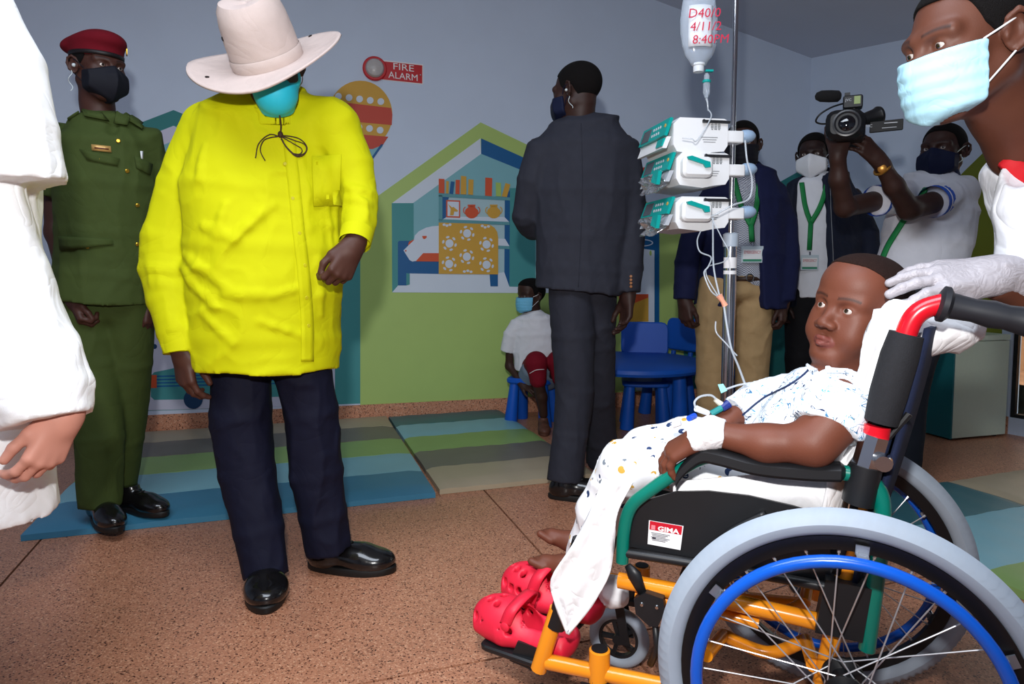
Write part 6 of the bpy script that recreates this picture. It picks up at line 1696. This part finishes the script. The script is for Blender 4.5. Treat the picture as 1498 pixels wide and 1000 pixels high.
# ------------------------------------------------------------------ child in the wheelchair
def CW(u, v, q): return wc(CH(u, v, q))
def person_child():
    SK = (104, 58, 42); sk = skin_col(SK)
    bd = Body('small child in printed white pyjamas sitting in the wheelchair', wc((.14, 0, .49)))
    R = rotm((-.87, -.50), -9, 10); H = Head(AT(1254, 459, 1.335), R, .90, child=True, noseb=1.10, lipb=1.05, jaw=.92)
    N = wc((.02, 0, .775))
    bd.add(H.field(.0021, N, .044), H.colour(SK, (112, 58, 50)))
    # near arm along the armrest, bandaged hand hanging over its front
    F = SDF(.0022); E_ = CW(1190, 648, -.205); Wp = CW(1046, 634, -.205)
    F.chain([CW(1226, 585, -.16), CW(1212, 622, -.19), E_], [.040, .040, .037], .02); F.chain([E_, CW(1120, 648, -.205), Wp], [.037, .031, .022], .02)
    Xv = WF*.80+WL*.05-up*.55; Zv = WF*.55-WL*.25+up*.80
    hand(F, CW(1030, 636, -.205), Xv, Zv, side_of(Xv, Zv, WL), .76, per=((24, 26, 14), (26, 28, 16), (28, 30, 18), (30, 34, 20)), thumb=(14, 8), spread=3, fat=1.2, wr_r=.03); bd.add(F, sk)
    # far arm
    F = SDF(.0026); F.chain([CW(1165, 585, .14), CW(1110, 605, .14), CW(1075, 607, .11)], [.034, .028, .021], .02)
    Xv = WF*.9-WL*.35-up*.2; Zv = np.array((0, -.2, 1.))
    hand(F, CW(1072, 607, .108), Xv, Zv, side_of(Xv, Zv, -WL), .62, curl=(20, 25, 15), fat=1.2); bd.add(F, sk)
    # feet
    def foot(F, heel, X, Z, sc):
        X = unit(X); Z = unit(Z-X*np.dot(Z, X)); Yv = np.cross(Z, X); w_ = lambda p: heel+(X*p[0]+Yv*p[1]+Z*p[2])*sc
        F.rc(w_((.0, 0, .03)), w_((.06, 0, .03)), .027*sc, .028*sc, .02); F.rc(w_((.06, 0, .028)), w_((.12, 0, .016)), .027*sc, .024*sc, .02); F.rc(w_((.005, 0, .04)), w_((-.005, 0, .10)), .026*sc, .028*sc, .02)
        for i, (y, l, r) in enumerate(((.020, .036, .0125), (.006, .032, .009), (-.006, .028, .0085), (-.016, .023, .008), (-.025, .018, .0075))):
            F.rc(w_((.118, y, .012)), w_((.118+l, y*1.1, .016)), r*sc, r*.9*sc, .006)
    F = SDF(.0025); foot(F, CW(858, 818, .10), WF*.92+up*.38-WL*.1, up*.95-WF*.3, .82); bd.add(F, sk)
    F = SDF(.0025); foot(F, CW(852, 852, .02), WF*.95+up*.20, up, .82); bd.add(F, sk)
    trunk(bd, [([N, wc((.06, 0, .66)), wc((.12, 0, .58))], [.05, .075, .08]), ([wc((.13, -.07, .57)), CW(905, 672, -.07), CW(848, 800, -.02)], [.05, .04, .026]), ([wc((.13, .07, .57)), CW(940, 650, .08), CW(866, 780, .10)], [.05, .04, .026])], sk, .012)
    P = bd.build(); H.eyes(P, (.12, 1, .02)); H.hair(P, .0028, [(-.13, -.075), (-.08, -.055), (-.045, -.03), (-.026, .012), (-.004, .030), (.010, .020), (.028, .045), (.046, .085), (.07, .098), (.13, .104)], (46, 28, 24), h=.0026)
    # pyjama shirt
    pj = print_cloth('pyjama_top', (232, 238, 244), [(96, 160, 190), (70, 120, 160), (40, 52, 84)], 22, .45, True)
    F = SDF(.0042)
    F.loft([wc((.012, 0, .785)), wc((.03, 0, .745)), wc((.07, 0, .67)), wc((.12, 0, .60)), wc((.15, 0, .545))], [.052, .115, .125, .122, .122], [.05, .072, .082, .088, .092], WL, .01)
    F.loft([wc((.02, -.09, .745)), CW(1228, 585, -.155), CW(1208, 628, -.185)], [.052, .057, .058], [.052, .057, .058], WL, .02, flat1=True)
    F.loft([wc((.03, .09, .745)), CW(1150, 580, .14), CW(1105, 588, .145), CW(1078, 604, .115)], [.048, .048, .042, .036], [.048, .048, .042, .036], WL, .02, flat1=True)
    F.rc(H.w((0, -.03, -.05)), N, .044, .050, .006, 's')
    sh = put('pyjama_shirt', F, pj, P, folds(.006, (14, 14, 10), 71), 1, 'white pyjama shirt with blue scribble print')
    nvp = mat('piping_navy', (26, 44, 84), .7)
    on(sh, 'piping', nvp, [(1190, 533), (1176, 548), (1150, 566), (1120, 580), (1096, 598), (1080, 614)], sh, .0022, .001)
    for q in (((1178, 530), (1190, 522), (1204, 540), (1186, 548)), ((1206, 530), (1238, 534), (1240, 548), (1210, 548))): patch(sh, 'collar', pj, q, sh, .006, 4, 3, .004)
    # pyjama trousers
    pt_ = print_cloth('pyjama_bottom', (234, 236, 240), [(44, 62, 100), (206, 160, 70), (120, 130, 140)], 30, .24, False)
    F = SDF(.0042)
    F.chain([wc((.12, -.075, .575)), CW(1004, 672, -.075), CW(914, 680, -.075)], [.070, .062, .052], .02); F.chain([CW(914, 680, -.075), CW(880, 745, -.05), CW(856, 812, -.01)], [.052, .046, .043], .02)
    F.chain([wc((.12, .075, .575)), CW(1010, 652, .08), CW(944, 657, .08)], [.070, .060, .050], .02); F.chain([CW(944, 657, .08), CW(902, 722, .09), CW(872, 790, .10)], [.050, .044, .040], .02)
    put('pyjama_trousers', F, pt_, P, folds(.006, (13, 13, 9), 73), 1, 'white pyjama trousers with small printed motifs')
    # bandage
    bw = cloth('bandage_white', (238, 238, 240), .8, .03, crease=.2, cscale=30)
    F = SDF(.0025); F.loft([CW(1060, 634, -.205), CW(1040, 632, -.205), CW(1012, 640, -.205)], [.028, .030, .034], [.026, .028, .028], WL, 0, True, True); put('bandage', F, bw, P, folds(.002, (30, 30, 30), 75), 1, 'white wrist bandage')
    return P
person_child()
# cannula connectors on the child's far hand
cnl = thing('cannula', "teal and white cannula connectors on the child's hand", 'cannula', CW(1030, 615, .07))
tl = mat('connector_teal', (10, 130, 130), .4); nb_ = mat('connector_navy', (16, 40, 120), .4); wp_ = mat('connector_white', (232, 234, 236), .4)
B().tube([CW(1040, 605, .07), CW(1056, 596, .08)], .007, 10).build('teal_port', tl, cnl, 'auto')
B().tube([CW(1056, 597, .08), CW(1066, 590, .09)], [.008, .010], 10).build('navy_cap', nb_, cnl, 'auto')
B().tube([CW(1018, 597, .04), CW(1036, 604, .06)], [.007, .006], 8).build('clamp', wp_, cnl, 'auto')
B().tube([CW(1046, 584, .08), CW(1056, 592, .085)], [.005, .007], 10).build('filter', mat('connector_cream', (222, 214, 196), .4), cnl, 'auto')
B().tube([CW(984, 622, -.19), CW(996, 618, -.19)], .0055, 8).build('needle_cap', wp_, cnl, 'auto')
B().tube([CW(1008, 612, -.17), CW(1016, 608, -.15)], .006, 8).build('blue_cap', mat('cap_blue', (30, 80, 200), .4), cnl, 'auto')
B().tube(bez([CW(1018, 597, .04), CW(1016, 588, .04), CW(1024, 580, .05), CW(1040, 578, .07), CW(1050, 586, .08)], 6), .0026, 6).build('loop', clear, cnl, True)
tg_ = [CW(1050, 562, .08), CW(1058, 561, .08), CW(1064, 571, .08), CW(1055, 575, .08)]; B().prism(tg_, unit(EYE-tg_[0]), .001).build('tag', mat('tag_cyan', (150, 222, 220), .4), cnl)
B().tube(bez([CW(1062, 569, .08), CW(1080, 563, .09), CW(1098, 560, .10)], 5), .0024, 6).build('lead', clear, cnl, True)

# ------------------------------------------------------------------ sheet on the wheelchair
def white_sheet():
    m = cloth('sheet_white', (240, 240, 242), .85, .03, 600, .1, crease=.25, cscale=10)
    t = thing('bed_sheet', 'white sheet draped over the wheelchair seat and back', 'sheet', wc((.1, 0, .5)))
    def ribbon(L, Rr, q0, q1, n=14, name='fold', wav=.004):
        Lp = bez([np.array([a, b, 0.]) for a, b in L], 4); Rp = bez([np.array([a, b, 0.]) for a, b in Rr], 4); k = min(len(Lp), len(Rp)); gr = []
        for i in range(k):
            a, b = Lp[int(i*(len(Lp)-1)/(k-1))], Rp[int(i*(len(Rp)-1)/(k-1))]; row = []
            for j in range(n+1):
                s_ = j/n; p = a+(b-a)*s_; qq = q0+(q1-q0)*s_+wav*math.sin(9*s_+i*.5)+wav*.6*math.sin(21*s_-i*.9); row.append(CW(p[0], p[1], qq))
            gr.append(row)
        return B().sheet(gr, .003).build(name, m, t, True)
    ribbon([(985, 704), (984, 735)], [(1212, 684), (1210, 764)], -.178, -.178, 24, 'seat_drape')
    ribbon([(882, 700), (862, 750), (835, 800), (806, 846), (812, 884), (829, 926)], [(926, 706), (904, 748), (899, 790), (892, 838), (866, 886), (832, 928)], -.236, -.236, 14, 'front_drape', .005)
    # back part: over the backrest, near edge folding forward round the child
    gr = []
    for i in range(22):
        s_ = i/21; z_ = .485+.44*s_; p_ = .028-.088*s_; row = []
        for j in range(25):
            qq = -.178+.356*j/24; e = abs(qq)/.178
            row.append(wc((p_-.045*math.cos(math.pi*(j/24-.5))+.03*e**4+.004*math.sin(8*s_+14*qq), qq, z_+.006*math.sin(25*qq+5*s_))))
        gr.append(row)
    B().sheet(gr, .004).build('back_drape', m, t, True)
    ribbon([(1200, 680), (1228, 645), (1248, 600), (1256, 550), (1262, 500), (1276, 466), (1296, 446)], [(1232, 690), (1266, 640), (1286, 590), (1300, 545), (1310, 505), (1324, 472), (1338, 448)], -.140, -.172, 12, 'side_drape', .006)
    F = SDF(.005)
    F.rc(CW(1316, 462, -.13), CW(1316, 462, .12), .026, .026, .02); F.rc(CW(1342, 458, -.10), CW(1342, 458, .12), .026, .026, .02)
    F.ell(CW(1372, 482, -.08), (.056, .06, .040), None, .02); F.ell(CW(1392, 472, -.06), (.046, .05, .032), None, .02); F.ell(CW(1350, 488, -.10), (.034, .045, .034), None, .02)
    put('top_fold', F, m, t, folds(.008, (16, 16, 12), 81), 1)
    F = SDF(.005); F.ell(CW(902, 866, .02), (.026, .03, .034), None, .02); F.ell(CW(888, 862, .02), (.018, .03, .02), None, .02); put('loose_corner', F, m, t, folds(.006, (22, 22, 22), 83), 1)
white_sheet()

# ------------------------------------------------------------------ red clogs on the foot plates
_clog = None
def clog(label, heel, toe, mirror=1):
    global _clog
    if _clog is None:
        F = SDF(.0026)
        F.loft([(-.078, 0, .012), (-.03, 0, .012), (.03, .002, .012), (.082, .006, .015)], [.030, .031, .038, .030], [.012, .012, .012, .013], (0, 1, 0), .01)
        F.ell((.038, .003, .026), (.062, .042, .040), None, .015); F.ell((-.052, 0, .024), (.038, .031, .026), None, .012)
        F.loft([(-.075, 0, .018), (.02, 0, .018)], [.033, .040], [.016, .020], (0, 1, 0), .015)
        F.ell((-.045, 0, .052), (.055, .0235, .034), None, .008, 's'); F.ell((.025, .002, .028), (.055, .033, .027), None, .004, 's')
        for k in range(5):
            for s_ in (-1, 1): F.rc((.012+.017*k, s_*(.040-.0022*k), .028+.001*k), (.012+.017*k, s_*.015, .034), .0058, .0058, .002, 's')
        for x, y in ((.045, .0), (.062, .014), (.062, -.014), (.045, .022), (.045, -.022), (.078, 0)): F.rc((x, y, .08), (x, y, .04), .0058, .0058, .002, 's')
        F.half((0, 0, 0), (0, 0, -1)); V, Q = F.mesh(); _clog = (relax(V, Q, 1), Q)
    heel, toe = np.asarray(heel, float), np.asarray(toe, float); L = np.linalg.norm(toe-heel); X = unit(toe-heel); Yv = unit(np.cross(up, X)); Z = np.cross(X, Yv); s_ = L/.178
    o = (heel+toe)/2; T = lambda p: o+X*p[0]*s_+Yv*p[1]*s_*mirror+Z*p[2]*s_
    t = thing('clog', label, 'shoe', o, 'red clogs on the foot plates'); rm = mat('clog_red', (226, 34, 62), .5)
    V, Q = _clog; W_ = np.array([T(p) for p in V]); mesh_np('body', W_, None, rm, t, True, quads=Q if mirror > 0 else Q[:, ::-1])
    pts = [(.018, .040, .040), (.010, .036, .062), (.004, .018, .073), (.002, 0, .076), (.004, -.018, .073), (.010, -.036, .062), (.018, -.040, .040)]
    B(T).sheet([[(p[0]-.010, p[1], p[2]), (p[0], p[1]*1.02, p[2]+.001), (p[0]+.010, p[1], p[2])] for p in bez([np.array(q, float) for q in pts], 5)], .004).build('strap', rm, t, True)
    b = B(T)
    for s2 in (-1, 1): b.lathe((.018, s2*.040, .036), (0, s2, 0), [(.008, 0), (.008, .003), (.005, .005)], 14)
    b.build('rivet', rm, t, 'auto')
    return t
clog('red rubber clog on the near foot plate', G(842, 958, .183), G(706, 914, .183))
clog('red rubber clog on the far foot plate, partly hidden', G(880, 908, .188), G(744, 868, .188), -1)

# ------------------------------------------------------------------ boy on the blue chair
def person_boy():
    Y = 4.32; SK = (58, 36, 28); sk = skin_col(SK); lat = unit((1, -.15, 0))
    bd = Body("boy in a white T-shirt and blue mask sitting on a children's chair", AT(778, 575, Y))
    R = rotm((-.80, -.60), 0, 0); H = Head(AT(776, 433, Y), R, .86, child=True); bd.add(H.field(.0036, AT(780, 462, Y), .042), H.colour(SK))
    F = SDF(.0045); F.chain([AT(746, 500, Y), AT(745, 535, Y+.02), AT(764, 562, Y-.08)], [.028, .025, .019], .02); Xv = np.array((.75, -.5, -.3)); Zv = np.array((-.3, -.5, .8))
    hand(F, AT(764, 562, Y-.08), Xv, Zv, side_of(Xv, Zv, np.array((0, -1, .3))), .74, curl=(18, 20, 12)); bd.add(F, sk)
    F = SDF(.0045); F.chain([AT(815, 495, Y), AT(824, 525, Y-.02), AT(832, 548, Y-.12)], [.028, .025, .019], .02); hand(F, AT(832, 548, Y-.12), (.3, -.6, -.6), (.5, -.4, .6), -1, .74); bd.add(F, sk)
    F = SDF(.0045); F.chain([AT(786, 555, Y-.22), AT(792, 580, Y-.20), AT(795, 606, Y-.18)], [.040, .034, .026], .02); F.chain([AT(820, 550, Y-.20), AT(826, 580, Y-.16), AT(829, 604, Y-.14)], [.040, .034, .026], .02); bd.add(F, sk)
    trunk(bd, [([AT(780, 468, Y), AT(782, 510, Y), AT(785, 555, Y)], [.05, .075, .08]), ([AT(775, 556, Y), AT(784, 540, Y-.22)], [.06, .045]), ([AT(798, 556, Y), AT(815, 540, Y-.2)], [.06, .045])], sk, .012)
    P = bd.build(); H.eyes(P, (-.2, 1, 0)); H.hair(P, .004)
    H.mask(P, 'surgical', mat('mask_skyblue', (112, 190, 226), .7, bump=.15, bscale=30, crease=.15, cscale=14), 'light blue surgical mask', h=.0032, strap_m=mat('strap_white', (230, 232, 234), .6))
    wt_ = cloth('tshirt_white', (226, 228, 234), .85, .04)
    F = SDF(.006); sil(F, [(766, 794, 458, .055), (752, 808, 466, .075), (746, 816, 488, .09), (750, 820, 515, .095), (750, 822, 540, .10)], Y, lat, .01, flat1=True)
    limb(F, [(757, 474, 0, .048), (748, 490, 0, .050), (742, 514, .01, .048)], Y, .015, flat1=True); limb(F, [(804, 474, 0, .048), (812, 490, 0, .050), (818, 512, 0, .048)], Y, .015, flat1=True)
    put('t_shirt', F, wt_, P, folds(.006, (11, 11, 7), 91), 1, 'white short-sleeved T-shirt')
    gs = cloth('grey_shorts', (132, 146, 166), .85, .1)
    F = SDF(.006); F.chain([AT(776, 552, Y), AT(780, 540, Y-.13)], [.085, .070], .02); F.chain([AT(800, 552, Y), AT(812, 538, Y-.12)], [.080, .070], .02); put('shorts', F, gs, P, folds(.004, seed=93), 1, 'grey-blue shorts')
    rd = cloth('maroon_leggings', (122, 14, 34), .8, .06)
    F = SDF(.0055); F.chain([AT(779, 536, Y-.08), AT(784, 530, Y-.22), AT(787, 556, Y-.22)], [.066, .062, .050], .02); F.chain([AT(810, 536, Y-.08), AT(816, 528, Y-.2), AT(820, 552, Y-.2)], [.066, .058, .050], .02)
    lg = put('leggings', F, rd, P, folds(.003, seed=95), 1, 'dark red knee-length leggings'); on(lg, 'stripe', wt, [(775, 546), (784, 541), (796, 540)], lg, .002, .001)
    cl = mat('brown_clog', (92, 58, 46), .6)
    for u, yy in ((795, Y-.20), (829, Y-.16)):
        a = AT(u, 612, yy)*[1, 1, 0]; shoe(P, a+np.array([.0, .06, 0]), a+np.array([-.0, -.15, 0]), cl, cl, lace=False)
    return P
person_boy()

# ------------------------------------------------------------------ white coat at the left edge
def person_coat():
    SK = (196, 138, 120); sk = skin_col(SK); Y = 1.34
    bd = Body('person in a white coat cut off by the left edge of the picture', (AT(-120, 700, Y))*[1, 1, 0])
    F = SDF(.0028); F.chain([AT(70, 540, Y-.02), AT(92, 610, Y-.03)], [.040, .032], .02)
    Xv = np.array((-.25, -.25, -.75)); Zv = np.array((.80, -.45, -.2))
    hand(F, AT(96, 606, Y-.03), Xv, Zv, side_of(Xv, Zv, np.array((-.5, -.8, .2))), 1.0, per=((26, 34, 18), (30, 34, 20), (36, 40, 24), (42, 46, 26)), thumb=(24, 12), spread=3); bd.add(F, sk)
    hd = Head(AT(-150, -170, Y+.05), rotm((.8, -.5), 0, 0), 1.0); bd.add(hd.field(.005, AT(-140, -60, Y+.08), .058), hd.colour(SK))
    trunk(bd, [([AT(-140, -50, Y+.08), AT(-120, 200, Y+.08), AT(-110, 500, Y+.08)], [.08, .12, .12]), ([AT(-330, 560, Y+.1), np.array([AT(-330, 600, Y)[0], Y+.1, .5]), np.array([AT(-330, 600, Y)[0], Y+.1, .1])], [.09, .06, .045]), ([AT(-250, 560, Y+.12), np.array([AT(-250, 600, Y)[0]-.03, Y+.13, .5]), np.array([AT(-250, 600, Y)[0]-.06, Y+.13, .1])], [.08, .055, .04])], sk)
    P = bd.build(); hd.eyes(P); hd.hair(P)
    wc_ = cloth('coat_white', (240, 242, 244), .8, .03, crease=.2, cscale=7)
    F = SDF(.0065)
    F.loft([AT(-135, -60, Y+.06), AT(-120, 20, Y+.06), AT(-100, 200, Y+.06), AT(-95, 450, Y+.06), AT(-85, 640, Y+.05), AT(-75, 758, Y+.05)], [.10, .17, .19, .185, .19, .205], [.09, .13, .14, .14, .14, .15], (1, .2, 0), .01, flat1=True)
    limb(F, [(-62, 0, 0, .09), (-22, 100, -.02, .110), (-8, 190, -.03, .114), (2, 268, -.03, .118)], Y, .02, flat1=True)
    limb(F, [(-30, 230, -.02, .070), (-16, 330, -.03, .078), (10, 430, -.03, .086), (42, 515, -.03, .090), (60, 572, -.03, .092), (68, 612, -.04, .080)], Y, .012, flat1=True)
    ct = put('coat', F, wc_, P, folds(.006, (9, 9, 5), 97), 1, 'white coat')
    bt = cloth('dark_trousers', (30, 32, 40), .8, .1)
    F = SDF(.01); F.chain([AT(-330, 600, Y+.1), (AT(-330, 600, Y)[0], Y+.1, .5), (AT(-330, 600, Y)[0], Y+.1, .1)], [.10, .08, .07], .02); F.chain([AT(-250, 600, Y+.12), (AT(-250, 600, Y)[0]-.03, Y+.13, .5), (AT(-250, 600, Y)[0]-.06, Y+.13, .1)], [.09, .075, .065], .02); put('trousers', F, bt, P, None, 1, 'dark trousers')
    for x, y in ((AT(-330, 600, Y)[0], Y+.1), (AT(-250, 600, Y)[0]-.06, Y+.13)): shoe(P, (x-.03, y+.06, 0), (x+.02, y-.22, 0), lace=False)
    return P
person_coat()
